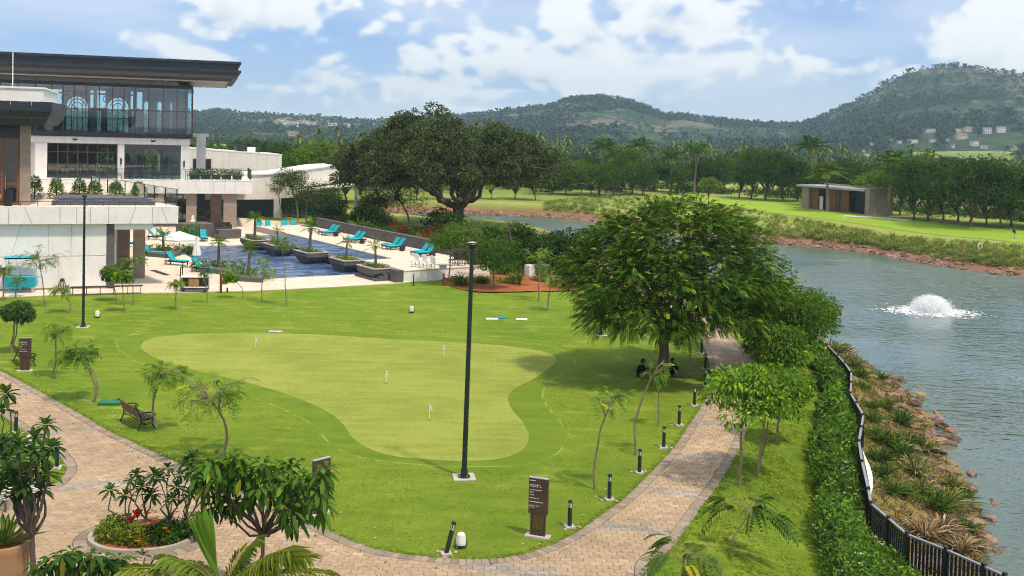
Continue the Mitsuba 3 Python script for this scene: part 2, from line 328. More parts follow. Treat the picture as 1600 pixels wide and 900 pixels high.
mat('pool_water', proc(f_pool), .06, .5, bump=proc(lambda p, n, uv: fbm(p.x * 1.9 + p.y * 1.1, p.y * 2.2 - p.x * 1.0, 3, 3), eps=.03), scale=.07)
mat('foam', (.88, .91, .93), .9, .1)
scene['m_spray'] = {'type': 'principledthin', 'base_color': {'type': 'rgb', 'value': [.92, .94, .95]}, 'roughness': .8, 'diff_trans': 1.0}

# ------------------------------------------------------------------ the lay of the land
WATER = -2.5
near_px = [(1556, 1010), (1548, 935), (1542, 885), (1538, 850), (1530, 825), (1519, 800), (1514, 765), (1495, 740), (1472, 715), (1468, 690), (1455, 665), (1443, 645), (1418, 612), (1388, 591), (1345, 562), (1322, 548)]
far_px = [(560, 338), (660, 333), (760, 336), (850, 339), (935, 347), (1050, 360), (1165, 375), (1230, 382), (1330, 392), (1400, 403), (1480, 418), (1540, 425), (1600, 433)]
NEAR = [(14.0, -20), (15.5, 12)] + line(near_px, WATER) + [(22.5, 84), (18, 104), (11, 126)] + line([(885, 371), (830, 366), (760, 361), (700, 357), (630, 350), (570, 344)], WATER)
FAR = line(far_px, WATER) + [(75, 104), (105, 96), (170, 84), (320, 60), (320, -20)]
_r = np.random.default_rng(3)
def rough_line(p, amp, n=5):
    q = smooth_line(p, n); return q + np.stack([meshkit.noise(np.c_[q * .45, np.full(len(q), 3.0)]) - .5, meshkit.noise(np.c_[q * .45, np.full(len(q), 9.0)]) - .5], 1) * 2 * amp
LAKE = Polygon(np.vstack([rough_line(NEAR, .5), rough_line(FAR, .6)])).buffer(0)
LAKE = max(polys(LAKE), key=lambda q: q.area); shapely.prepare(LAKE)
MID = np.array(line([(400, 341), (560, 341), (640, 341), (760, 348), (885, 357), (1000, 377), (1165, 430), (1400, 480), (1600, 555)], WATER) + [(120, 40), (400, 0)])
# skyline of the hills: (pixel x, pixel y)
SKY = np.array([(-900, 168), (-300, 165), (0, 166), (290, 176), (340, 174), (400, 178), (480, 182), (540, 186), (600, 188), (660, 182), (720, 180), (770, 175), (800, 171), (850, 166), (880, 156), (912, 150), (940, 151), (970, 155), (1000, 164), (1035, 178),
                (1070, 178), (1100, 183), (1150, 189), (1235, 194), (1262, 189), (1290, 180), (1320, 168), (1350, 153), (1378, 135), (1400, 122), (1425, 115), (1450, 112), (1480, 110), (1530, 114), (1570, 120), (1620, 126), (1700, 134), (1800, 150), (1950, 172), (2200, 186), (2600, 190)], float)
RIDGE = 2600.0
def ss(a, b, x):
    t = np.clip((x - a) / (b - a), 0, 1); return t * t * (3 - 2 * t)
def terrain(x, y):
    x, y = np.asarray(x, float), np.asarray(y, float)
    far = ss(-6, 14, y - np.interp(x, MID[:, 0], MID[:, 1]))
    d = np.full(x.shape, 60.0); near = (np.abs(x) < 360) & (y < 330)
    if near.any():
        pts = shapely.points(x[near], y[near]); dd = shapely.distance(LAKE, pts); ins = shapely.contains(LAKE, pts)
        if ins.any(): dd[ins] = -shapely.distance(LAKE.exterior, pts[ins])
        d[near] = dd
    zn = -2.5 + 1.6 * ss(0, 5, d) + .9 * ss(4.6, 8.4, d)
    zf = -2.5 + 1.55 * ss(0, 8, d) + .25 * ss(12, 50, d)
    z = np.where(d > 0, zn * (1 - far) + zf * far, -2.5 - 1.4 * ss(0, 5, -d))
    r = np.hypot(x, y); pc = CX + F * x / np.maximum(y, 1.0)
    hor = CY - F * math.tan(PITCH) + ROLL * (pc - CX)
    top = 12 + (hor - np.interp(pc, SKY[:, 0], SKY[:, 1])) * RIDGE / F / np.sqrt(1 + ((pc - CX) / F) ** 2)
    s = ss(900, RIDGE, r) ** 1.25 * (1 - .5 * ss(RIDGE, 5200, r))
    bump = (meshkit.fbm(np.stack([x, y, np.zeros_like(x)], -1) * .0042, 5, 3) - .5)
    zh = top * s * (1 + .55 * bump * (1 - ss(1900, RIDGE, r) * .96) * ss(900, 1300, r))
    zv = -6.0 * ss(260, 620, r) + 5 * (meshkit.fbm(np.stack([x, y, np.zeros_like(x)], -1) * .006, 3, 8) - .5) * ss(260, 600, r)
    return z + zv + zh
def hit(px, py, y0=100.0, y1=5000.0):
    """where the sight line through a pixel meets the land"""
    d = ray(px, py); Y = np.geomspace(y0, y1, 1400); P = EYE + d[None] * (Y / d[1])[:, None]
    below = P[:, 2] < terrain(P[:, 0], P[:, 1]); i = int(np.argmax(below)) if below.any() else len(Y) - 1
    return np.array([P[i, 0], P[i, 1], float(terrain(P[i:i + 1, 0], P[i:i + 1, 1])[0])])
def tz(x, y): return float(terrain(np.array([x]), np.array([y]))[0])

# outlines, from the photograph, on the ground
PATH_L = [(-260, 470), (-120, 525), (-40, 560), (17, 587), (100, 632), (175, 675), (197, 685), (225, 699), (292, 729), (340, 752), (400, 780), (445, 798), (485, 814), (517, 830), (567, 851), (610, 862), (655, 868), (700, 872), (757, 873), (800, 869), (832, 861), (862, 850), (900, 831), (937, 806), (977, 776), (1012, 742), (1050, 702), (1070, 673), (1090, 643), (1105, 618), (1110, 600), (1109, 580), (1104, 555), (1095, 532), (1083, 508)]
PATH_R = [(1012, 899), (1032, 872), (1054, 852), (1072, 827), (1100, 787), (1120, 762), (1137, 735), (1155, 702), (1164, 680), (1175, 652), (1185, 622), (1189, 600), (1187, 582), (1177, 562), (1164, 545), (1148, 530)]
pl = np.vstack([smooth_line(line(PATH_L), 5), smooth_line([g2(1083, 508), (10.6, 76), (8.5, 92), (5.2, 106), (-2, 114)], 5)[1:]])
pr = np.vstack([smooth_line([(4.2, 14.0), (4.2, 22.0)] + line(PATH_R), 5), smooth_line([g2(1148, 530), (14.0, 79), (12.3, 95), (8.4, 110), (-1, 118.5)], 5)[1:]])
PAVED = Polygon(np.vstack([pl, pr[::-1], [(-60, 14.0), (-60, 45)]])).buffer(0)
PATCH = Polygon(smooth_line(line([(-200, 560), (-60, 618), (0, 648), (40, 676), (75, 698), (95, 716), (103, 732), (95, 747), (78, 759), (50, 768), (0, 772), (-80, 770), (-220, 740)]), 5, True)).buffer(0)
ISLE_C = np.array(g2(224, 840)); ISLE_R = (1.42, 1.42 * .80)
def ellipse(c, rx, ry, n=48): return Polygon([(c[0] + rx * math.cos(a), c[1] + ry * math.sin(a)) for a in np.arange(n) * 2 * PI / n])
ISLE = ellipse(ISLE_C, *ISLE_R); ISLE_KERB = ellipse(ISLE_C, ISLE_R[0] + .13, ISLE_R[1] + .13); ISLE_RING = ellipse(ISLE_C, ISLE_R[0] + .55, ISLE_R[1] + .5)
PAVING = PAVED.difference(PATCH).difference(ISLE_KERB)
deck_front = line([(-400, 492), (-120, 473), (0, 466), (60, 463), (110, 461), (200, 459), (300, 457.5), (400, 455), (520, 449), (620, 443.5)])
deck_side = line([(690, 436), (742, 405)], .0)
DECK = Polygon(list(deck_front) + [g2(690, 436), g2(748, 406), g2(478, 350), g2(330, 337), (-48, 150), (-120, 140), (-120, 70)]).buffer(0)
BED = Polygon(smooth_line(line([(690, 439), (712, 450), (745, 457), (790, 457.5), (840, 456.5), (885, 455), (915, 450), (905, 438), (870, 430), (800, 425), (720, 427)]), 5, True)).buffer(0).difference(DECK)
GREEN = Polygon(smooth_line(line([(220, 540), (230, 531), (260, 525), (320, 521), (400, 520), (500, 523), (600, 529), (700, 534), (775, 539), (825, 545), (858, 552), (869, 561), (862, 572), (837, 590), (806, 606), (794, 622), (800, 640), (815, 657), (826, 679), (820, 699), (800, 711), (762, 719), (700, 719.5), (637, 715), (600, 709), (570, 697), (549, 682), (538, 665), (515, 645), (470, 624), (400, 601), (300, 577), (248, 561), (226, 549)]), 4, True)).buffer(0)
COLLAR = Polygon(smooth_line(line([(183, 534), (195, 528), (225, 521), (300, 515.5), (400, 513.5), (500, 516), (600, 522), (700, 527), (790, 532), (850, 540), (890, 553), (897, 565), (884, 580), (855, 597), (846, 618), (857, 640), (875, 662), (883, 682), (875, 702), (852, 717), (800, 727), (700, 727.5), (600, 720), (548, 708), (515, 690), (495, 668), (460, 646), (400, 622), (300, 592), (225, 567), (193, 550)]), 4, True)).buffer(0)
RIM = COLLAR.buffer(.10)
LAWN_ALL = Polygon(np.vstack([pl, [g2(640, 420), g2(620, 443.5)], deck_front[::-1], [(-120, 62), (-60, 45.2)]])).buffer(0)
LAWN = LAWN_ALL.difference(RIM).difference(DECK).difference(BED).difference(PAVED)
VERGE_out = line([(1318, 960), (1300, 870), (1292, 760), (1290, 640), (1292, 570)], -.5) + [(19.5, 66), (18.6, 80), (15.5, 98)]
VERGE = Polygon(np.vstack([pr[1:], [(8, 116), (13, 112)], VERGE_out[::-1], [(10.2, 14)]])).buffer(0).difference(PAVED)
FAIR = Polygon(smooth_line([tuple(hit(x, y, 120, 400)[:2]) for x, y in [(1000, 306), (1062, 310), (1130, 320), (1220, 335), (1320, 347), (1400, 359), (1480, 369), (1560, 376), (1700, 393)]], 4).tolist() + [tuple(hit(x, y, 120, 500)[:2]) for x, y in [(1700, 372), (1600, 362), (1500, 352), (1400, 341), (1300, 328), (1230, 318), (1140, 310), (1080, 306)]]).buffer(0)
flat = lambda x, y: np.zeros(np.shape(x))
if True:
    struct('lawn', region_mesh(LAWN, 1.0, terrain), 'grass_sheet')
    struct('lawn', region_mesh(VERGE, .8, terrain), 'grass_sheet')
    struct('lawn', region_mesh(PATCH, 1.0, flat), 'grass_sheet')
    struct('putting_green', region_mesh(GREEN, 1.0, flat), 'green_grass')
    struct('green_collar', region_mesh(COLLAR.difference(GREEN), 1.0, flat), 'collar_grass')
    struct('green_edge', region_mesh(RIM.difference(COLLAR), 1.0, flat), 'edge_grass')
    struct('fairway', region_mesh(FAIR, 2.0, lambda x, y: terrain(x, y) + .05), 'fairway_grass')
    struct('soil_bed', region_mesh(BED, .8, lambda x, y: .03 + .1 * meshkit.noise(np.stack([x, y, 0 * x], -1) * .8)), 'soil')

# ground under it all, out to the hills
SHEETS = shapely.union_all([LAWN_ALL, PAVED, DECK, BED, VERGE, PATCH]).buffer(-.25); shapely.prepare(SHEETS)
ys = np.concatenate([np.arange(-40, 24, 4.0), np.arange(24, 180, 1.0), 180 * 1.0115 ** np.arange(0, 300)]); ys = ys[ys < 5600]
sx = np.linspace(-1.15, 1.15, 331)
Yg = np.repeat(ys[:, None], len(sx), 1); Xg = sx[None] * (np.maximum(Yg, 0) + 60)
Zg = terrain(Xg.ravel(), Yg.ravel()).reshape(Xg.shape)
m = shapely.contains(SHEETS, shapely.points(Xg.ravel(), Yg.ravel())).reshape(Xg.shape); Zg[m] -= .12
def grid_faces(n, k):
    i, j = np.meshgrid(np.arange(n - 1), np.arange(k - 1), indexing='ij'); i, j = i.ravel(), j.ravel()
    return np.stack([i * k + j, i * k + j + 1, (i + 1) * k + j + 1, (i + 1) * k + j], 1)
P3 = np.stack([Xg, Yg, Zg], -1); cut = int(np.searchsorted(ys, 1150))
pn = P3[:cut + 1].reshape(-1, 3); xx, yy = pn[:, 0], pn[:, 1]
q0 = np.c_[xx, yy, 0 * xx]
a = meshkit.fbm(q0 * .012, 4, 2)[:, None]; b = meshkit.fbm(q0 * .25, 4, 6)[:, None]; c1 = meshkit.noise(q0 * .9, 5)[:, None]
colr = np.array([.09, .145, .03]) * (1 - a) + np.array([.22, .26, .06]) * a
colr = np.where(a > .55, colr * .4 + np.array([.21, .245, .06]) * .6, colr)
nr = (np.abs(xx) < 350) & (yy < 320); dl = np.full(len(xx), 50.0); dl[nr] = shapely.distance(LAKE, shapely.points(xx[nr], yy[nr]))
farm = ss(0, 8, yy - np.interp(xx, MID[:, 0], MID[:, 1]))[:, None]
bank = (1 - ss(2.5, 7.5, dl))[:, None]
soilc = np.array([.17, .095, .058]) * (.6 + .8 * b) * (1 - c1 * .3) + np.array([.10, .055, .03]) * c1
dry = np.array([.24, .19, .075]) * (.5 + b)
colr = colr * (1 - bank) + (soilc * (.35 + .65 * farm) + (dry * (1 - b) + np.array([.12, .15, .035]) * b) * (.65 - .65 * farm)) * bank
struct('ground', (pn, grid_faces(cut + 1, len(sx)), colr), 'ground_mix', True)
struct('hills', (P3[cut:].reshape(-1, 3), grid_faces(len(ys) - cut, len(sx))), 'hill_cover', True)
struct('lake', region_mesh(LAKE.buffer(.8), 6.0, lambda x, y: np.full(np.shape(x), WATER)), 'lake_water')
# ------------------------------------------------------------------ block paving
rng = np.random.default_rng(11)
bord_l = [(pl, 1, .36), (pr, -1, .36)]
strip = []
def border_quads(P, side, w, step=.21):
    """a course of short blocks along a line, on the side (+1 = right of the walking direction) of it"""
    L = LineString(P); n = int(L.length / step); s = np.linspace(0, L.length, n + 1)
    pts = np.array([L.interpolate(t).coords[0] for t in s]); t = np.gradient(pts, axis=0); t /= np.linalg.norm(t, axis=1, keepdims=True)
    nrm = np.stack([t[:, 1], -t[:, 0]], 1) * side; out = pts + nrm * w
    return [(pts[i], pts[i + 1], out[i + 1], out[i]) for i in range(n)]
def ring_line(P): return np.array(shapely.geometry.polygon.orient(P).exterior.coords)
quads = border_quads(pl, 1, .36) + border_quads(pr, -1, .36) + border_quads(ring_line(PATCH), 1, .36) + border_quads(ring_line(ISLE_KERB), 1, .40, .24)
quads = [q for q in quads if abs(pix([*((q[0] + q[2]) / 2), 0])[0] - 800) < 860 and 26 < q[0][1] < 125]
inner = PAVING.difference(LineString(pl).buffer(.37)).difference(LineString(pr).buffer(.37)).difference(PATCH.buffer(.37)).difference(ISLE_KERB.buffer(.41))
bands = [[(1107, 548), (1170, 550)], [(1087, 659), (1163, 665)], [(1050, 711), (1142, 717)], [(998, 762), (1106, 775)], [(993, 824), (1058, 837)], [(925, 821), (1000, 826)], [(706, 879), (880, 899)], [(62, 767), (200, 750)], [(200, 750), (330, 755)], [(80, 677), (152, 670)], [(10, 617), (62, 612)]]
BANDS = shapely.union_all([LineString(line(b)).buffer(.33, cap_style='flat') for b in bands])
A_, B_ = .33, .235
def wave(u): return .034 * np.sin(u * 2 * PI / A_)
def paver_poly(row, k):
    u0 = (k + .5 * (row % 2)) * A_; us = np.linspace(u0, u0 + A_, 5); gx = .011
    x = us.copy(); x[0] += gx / 2; x[-1] -= gx / 2; w = wave(us)
    return np.vstack([np.c_[x, row * B_ + w + gx / 2], np.c_[x[::-1], (row + 1) * B_ + w[::-1] - gx / 2]])
def paver_mesh(poly, z0=-.04, z1=0.0, bev=.012):
    c = poly.mean(0); k = len(poly); top = c + (poly - c) * (1 - bev / np.maximum(np.linalg.norm(poly - c, axis=1, keepdims=True), .02))
    v = np.vstack([np.c_[poly, np.full(k, z0)], np.c_[poly, np.full(k, z1 - .007)], np.c_[top, np.full(k, z1)]])
    i = np.arange(k); j = (i + 1) % k; f = []
    for a in (0, 1): f += [np.stack([a * k + i, a * k + j, (a + 1) * k + j], 1), np.stack([a * k + i, (a + 1) * k + j, (a + 1) * k + i], 1)]
    h = k // 2; q = np.arange(h - 1)
    f += [np.stack([2 * k + q, 2 * k + q + 1, 2 * k + k - 2 - q], 1), np.stack([2 * k + q, 2 * k + k - 2 - q, 2 * k + k - 1 - q], 1)]
    return v, np.vstack(f)
x0, y0, x1, y1 = inner.bounds
rows = np.arange(int(26 / B_), int(112 / B_)); ks = np.arange(int(-45 / A_), int(20 / A_))
R_, K_ = np.meshgrid(rows, ks, indexing='ij'); R_, K_ = R_.ravel(), K_.ravel()
cx_, cy_ = (K_ + .5 + .5 * (R_ % 2)) * A_, (R_ + .5) * B_
pp = pix(np.c_[cx_, cy_, 0 * cx_]); vis = (pp[:, 0] > -60) & (pp[:, 0] < 1660) & (pp[:, 1] < 930); R_, K_, cx_, cy_, pp = R_[vis], K_[vis], cx_[vis], cy_[vis], pp[vis]
shapely.prepare(inner); near_in = shapely.dwithin(inner, shapely.points(cx_, cy_), .2)
R_, K_, cx_, cy_, pp = R_[near_in], K_[near_in], cx_[near_in], cy_[near_in], pp[near_in]
full = shapely.contains(inner.buffer(-.17), shapely.points(cx_, cy_)); inband = shapely.contains(BANDS, shapely.points(cx_, cy_))
BEIGE = .86 * np.array([1.0, .985, .90]) * np.array([[.42, .318, .228], [.44, .336, .243], [.40, .300, .215], [.455, .352, .255], [.415, .310, .215], [.43, .328, .238]]); GREY = np.array([[.295, .255, .21], [.33, .285, .235], [.27, .235, .19]])
tone_i = rng.integers(0, 6, len(R_)); grey_i = rng.integers(0, 3, len(R_))
score = np.where(full & (pp[:, 0] > 0) & (pp[:, 0] < 1600) & (pp[:, 1] > 0) & (pp[:, 1] < 897), cy_, 1e9)
first300 = set(np.argsort(score)[:230].tolist()); first300 = {i for i in first300 if score[i] < 1e8}
put('paving', region_mesh(PAVED.difference(PATCH).difference(ISLE), 1.5, lambda x, y: np.full(np.shape(x), -.035)), 'joint_sand'); tag('paving', None, None, None, 'structure')
field, fcol = MB(), []
pdict = {}
for i in range(len(R_)):
    r, k = int(R_[i]), int(K_[i]); col = GREY[grey_i[i]] if inband[i] else BEIGE[tone_i[i]]
    if i in first300:
        key = (r % 2, bool(inband[i]), int(grey_i[i] if inband[i] else tone_i[i]))
        if key not in pdict:
            P = paver_poly(r % 2, 0); v, f = paver_mesh(P - [0, (r % 2) * B_]); pdict[key] = ply((v, f), 'm_tinted', color=np.tile(col, (len(v), 1)))
        part('paving', 'paver', pdict[key], None, tw=T4().translate([k * A_, r * B_, float(rng.uniform(-.004, .003))]))
        continue
    P = paver_poly(r, k)
    if full[i]: v, f = paver_mesh(P, z1=float(rng.uniform(-.004, .003))); st_ = .80 + .40 * float(meshkit.fbm(np.array([[cx_[i] * .35, cy_[i] * .35, 0.]]), 3, 5)[0]); field.add(v, f); fcol.append(np.tile(col * st_ * rng.uniform(.88, 1.10), (len(v), 1)))
    else:
        q = Polygon(P).intersection(inner)
        for t in polys(q):
            m0 = field.n; field.prism(t, -.04, -.001); fcol.append(np.tile(col, (field.n - m0, 1)))
v, f = field.out(); part('paving', 'paver_field', (v, f, np.vstack(fcol)), 'tinted'); labels['paving__paver_field'] = {'kind': 'stuff'}
edge, ecol, n_e = MB(), [], 0
quads.sort(key=lambda q: q[0][1])
for q in quads:
    P = np.array(q); c = P.mean(0); P = c + (P - c) * [.95, .95]; col = GREY[rng.integers(0, 3)] * rng.uniform(.70, .98) * [1.06, 1, .93]
    if Polygon(P).area < .01: continue
    q1, q2 = P[1] - P[0], P[2] - P[1]
    if q1[0] * q2[1] - q1[1] * q2[0] < 0: P = P[::-1]
    v, f = paver_mesh(P, z1=.004 + float(rng.uniform(-.003, .003)))
    px_, py_ = pix([*c, 0])
    if n_e < 70 and 0 < px_ < 1600 and py_ < 895:
        n_e += 1; part('paving', 'border_block', (v, f, np.tile(col, (len(v), 1))), 'tinted')
    else: edge.add(v, f); ecol.append(np.tile(col, (len(v), 1)))
v, f = edge.out(); part('paving', 'border_course', (v, f, np.vstack(ecol)), 'tinted'); labels['paving__border_course'] = {'kind': 'stuff'}
# the round planting island
mb = MB(); mb.prism(ISLE_KERB.difference(ISLE), -.04, .13); struct('island_kerb', mb, 'kerb_stone')
mb = MB(); mb.prism(ISLE, -.04, .07); struct('island_soil', mb, 'soil')
# ------------------------------------------------------------------ the clubhouse
mat('cladding', proc(lambda p, n, uv: mix((.74, .72, .68), (.84, .825, .79), smoothstep(.2, .6, fbm(p.x * .5, p.y * .5, p.z * 1.2, 4) * .5 + .5 * fbm(p.x * 4, p.y * 4, p.z * .22, 3)))), .6, .3)
mat('cladding_joint', (.46, .43, .39), .9, .1)
mat('fascia', proc(lambda p, n, uv: mix((.017, .024, .034), (.028, .036, .050), fbm(p.x * .6, p.y * .6, p.z, 3))), .42, .5)
mat('fascia_joint', (.13, .125, .12), .8, .2)
mat('soffit_board', (.40, .39, .37), .7, .2)
mat('bronze', (.13, .06, .04), .45, .5)
mat('dark_metal', (.018, .020, .022), .45, .5)
mat('post_green', (.012, .024, .026), .35, .5)
mat('travertine', proc(lambda p, n, uv: mix((.26, .195, .145), (.42, .335, .26), fbm(p.x * 1.3, p.y * 1.3, p.z * 3.5, 4))), .7, .3)
mat('dark_stone', proc(lambda p, n, uv: mix((.075, .073, .072), (.14, .135, .13), fbm(p.x * 2.0, p.y * 2.0, p.z * 3, 4))), .6, .4)
mat('wood', proc(lambda p, n, uv: mix((.16, .055, .025), (.30, .115, .05), fbm(p.x * 3, p.y * 3, p.z * 18, 3))), .55, .4)
mat('wood_light', proc(lambda p, n, uv: mix((.36, .18, .06), (.50, .27, .10), fbm(p.x * 3, p.y * 3, p.z * 18, 3))), .55, .4)
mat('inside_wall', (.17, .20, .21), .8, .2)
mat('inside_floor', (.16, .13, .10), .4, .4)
mat('white_paint', (.78, .77, .74), .6, .3)
mat('charcoal_cloth', (.035, .035, .037), .9, .1)
scene['m_glass'] = {'type': 'thindielectric', 'int_ior': 1.75, 'specular_transmittance': {'type': 'rgb', 'value': [.40, .76, .84]}}
scene['m_clear_glass'] = {'type': 'thindielectric', 'int_ior': 1.5, 'specular_transmittance': {'type': 'rgb', 'value': [.80, .88, .86]}}
class Frame:
    def __init__(s, o, deg):
        s.o = np.array([o[0], o[1], 0.0]); a = math.radians(deg); s.a = a; s.M = rotz(a)
    def mb(s, mb): return mb.xf(s.M, s.o)
    def p(s, u, v, z=0.0): return s.M @ np.array([u, v, z]) + s.o
    def box(s, u0, u1, v0, v1, z0, z1): return s.mb(MB().lo(u0, u1, v0, v1, z0, z1))
    def plate(s, poly_uz, v0, v1):
        """a polygon in the (u, z) plane given thickness from v0 (front) to v1"""
        mb = MB().prism(poly_uz, -v1, -v0); mb.v = [np.stack([a[:, 0], -a[:, 2], a[:, 1]], 1) for a in mb.v]; return s.mb(mb)
    def pane(s, u0, u1, z0, z1, v):
        return s.mb(MB().add([[u0, v, z0], [u1, v, z0], [u1, v, z1], [u0, v, z1]], [[0, 1, 2, 3]]))
    def uv_of(s, P): return (s.M.T @ (np.append(P[:2], 0) - s.o))[:2]
def panel_cuts(u0, u1, z0, z1, w, rng, rows=1, slant=.3, gap=.03):
    """rectangles and slanted pieces that cover a wall, with open joints"""
    out = []
    zs = np.linspace(z0, z1, rows + 1)
    for r in range(rows):
        cuts = [(u0, u0)]; u = u0 + w * rng.uniform(.5, 1.1)
        while u < u1 - .4 * w:
            s = rng.choice([-1, 1]) * rng.uniform(.25, .5) * w if rng.random() < slant else 0.0
            cuts.append((u, u + s)); u += w * rng.uniform(.75, 1.25) + abs(s) * .6
        cuts.append((u1, u1))
        for (a0, a1), (b0, b1) in zip(cuts[:-1], cuts[1:]):
            P = Polygon([(a0, zs[r]), (b0, zs[r]), (b1, zs[r + 1]), (a1, zs[r + 1])]).buffer(-gap / 2, join_style='mitre')
            if P.is_valid and P.area > .02: out += polys(P)
    return out
def clad(key, fr, polys_, v0, v1, m='cladding', name='panel'):
    for P in polys_: part(key, name, fr.plate(P, v0, v1), m)
rng = np.random.default_rng(21)
H = Frame(((292 - 800) / 1600 * 124, 124.0), 17)
club = thing('clubhouse', 'large two storey clubhouse with a dark flat overhanging roof and tall teal glass walls', 'building')
U0 = -46.0
# roof
roof = part(club, 'roof', H.mb(MB().lo(U0, 5.6, -4.1, 19, 18.0, 19.85).lo(U0, 4.7, -3.2, 18, 17.72, 18.0)), 'fascia_joint')
part(roof, 'coping', H.box(U0, 6.0, -4.5, 19.4, 19.72, 20.0), 'fascia')
part(roof, 'lower_lip', H.mb(MB().lo(U0, 6.0, -4.5, -4.102, 18.72, 18.98).lo(5.602, 6.0, -4.102, 19.4, 18.72, 18.98)), 'fascia')
u = 5.6
while u > -30:
    w = min(2.45, u + 30); part(roof, 'fascia_panel', H.box(u - w + .02, u - .02, -4.16, -4.102, 18.985, 19.715), 'fascia')
    v = np.array([[u - w + .02, -4.48, 18.715], [u - .02, -4.48, 18.715], [u - .02 - (.9 if u > 5 else 0), -3.25, 17.7], [u - w + .02, -3.25, 17.7]]); v[1, 0] += .38 if u > 5 else 0
    part(roof, 'bevel_panel', H.mb(MB().add(np.vstack([v, v + [0, .06, .06]]), [[0, 3, 2, 1], [4, 5, 6, 7], [0, 1, 5, 4], [3, 7, 6, 2], [1, 2, 6, 5], [0, 4, 7, 3]])), 'fascia'); u -= w
for k in range(9):
    v0 = -4.1 + k * 2.5; part(roof, 'fascia_panel', H.box(5.602, 5.66, v0 + .02, v0 + 2.48, 18.985, 19.715), 'fascia')
v = np.array([[5.98, -4.48, 18.715], [5.98, 19.4, 18.715], [4.75, 18.2, 17.7], [4.75, -3.25, 17.7]])
part(roof, 'bevel_panel', H.mb(MB().add(np.vstack([v, v + [-.06, 0, .06]]), [[0, 3, 2, 1], [4, 5, 6, 7], [0, 1, 5, 4], [3, 7, 6, 2], [1, 2, 6, 5], [0, 4, 7, 3]])), 'fascia')
part(roof, 'soffit', H.box(U0, 4.6, -3.1, 17.5, 17.66, 17.718), 'soffit_board')
# upper recessed wall under the roof
wall = part(club, 'wall', H.mb(MB().lo(U0, -1.2, 1.5, 1.8, 17.0, 17.655).lo(-1.5, -1.2, 1.8, 16, 17.0, 17.655).lo(U0, .2, .05, .35, 9.9, 10.72).lo(-.1, .2, .35, 16, 9.9, 10.72)
        .lo(-7.9, -7.15, .05, .4, 5.77, 9.9).lo(-.75, .2, .05, .6, 5.77, 9.9).lo(U0, -15.6, .05, .4, 5.77, 9.9)), 'cladding_joint')
clad(wall, H, panel_cuts(-26, -1.2, 17.02, 17.65, 1.35, rng, 1, .15), 1.45, 1.5)
clad(wall, H, panel_cuts(-26, .25, 9.92, 10.71, 1.3, rng, 1, .0), 0.0, .05)
clad(wall, H, [sbox(-7.9, 5.78, -7.15, 9.88).buffer(-.01), sbox(-.75, 5.78, .25, 9.88).buffer(-.01)] + [sbox(-16.9, 5.78, -15.6, 9.88)], 0.0, .05)
beam = part(club, 'beam', H.mb(MB().lo(U0, .55, -.42, .3, 10.75, 11.18).lo(.0, .55, .3, 16, 10.75, 11.18)), 'fascia')
part(club, 'beam', H.mb(MB().lo(U0, .55, -.42, .3, 16.72, 17.1).lo(.0, .55, .3, 16, 16.72, 17.1)), 'fascia')
part(club, 'floor_slab', H.box(U0, -.3, .4, 16, 10.1, 10.7), 'inside_floor'); part(club, 'ceiling', H.box(U0, -.05, .35, 16, 16.74, 17.05), 'inside_wall')
# glass storeys
ms = [.5]; steps = [.75, 1.0, 1.6, 1.62, 1.55, 1.2, 1.3, 1.45, 1.45, 1.3, 1.2, 1.2, 1.75, 1.85, 1.85, 1.85, 1.9, 1.9, 1.9, 1.9, 1.9, 1.9]
for s_ in steps: ms.append(ms[-1] - s_)
win = part(club, 'window', H.mb((lambda mb: [mb.lo(m - .05, m + .05, -.22, -.06, 11.18, 16.72) for m in ms] and mb.lo(ms[-1], .5, -.2, -.1, 13.92, 14.02).lo(ms[-1], .5, -.2, -.1, 11.18, 11.26).lo(.38, .5, -.1, 15.8, 11.18, 11.3))(MB())), 'bronze'); labels[win] = {'label': 'tall upper glass wall in brown frames'}
for a, b in zip(ms[1:], ms[:-1]):
    for z0, z1 in ((11.26, 13.92), (14.02, 16.72)): part(win, 'pane', H.pane(a + .05, b - .05, z0, z1, -.14), 'glass')
side = part(club, 'window', H.mb((lambda mb: [mb.lo(.36, .5, v_, v_ + .1, 11.18, 16.72) for v_ in np.arange(1.5, 15.9, 1.6)] and mb)(MB())), 'bronze')
for v_ in np.arange(-.1, 15.0, 1.6): part(side, 'pane', H.mb(MB().add([[.43, v_ + .1, 11.2], [.43, v_ + 1.6, 11.2], [.43, v_ + 1.6, 16.7], [.43, v_ + .1, 16.7]], [[0, 1, 2, 3]])), 'glass')
for (ua, ub) in ((-7.1, -.8), (-15.55, -7.95)):
    n = int(round((ub - ua) / 1.15)); us = np.linspace(ua, ub, n + 1); mb = MB()
    for m in us: mb.lo(m - .04, m + .04, .1, .22, 5.77, 9.9)
    mb.lo(ua, ub, .12, .2, 8.85, 8.93).lo(ua, ub, .12, .2, 5.77, 5.85).lo(ua, ub, .12, .2, 9.82, 9.895)
    w2 = part(club, 'window', mb if False else H.mb(mb), 'bronze')
    for a, b in zip(us[:-1], us[1:]):
        for z0, z1 in ((5.85, 8.85), (8.93, 9.82)): part(w2, 'pane', H.pane(a + .04, b - .04, z0, z1, .16), 'glass')
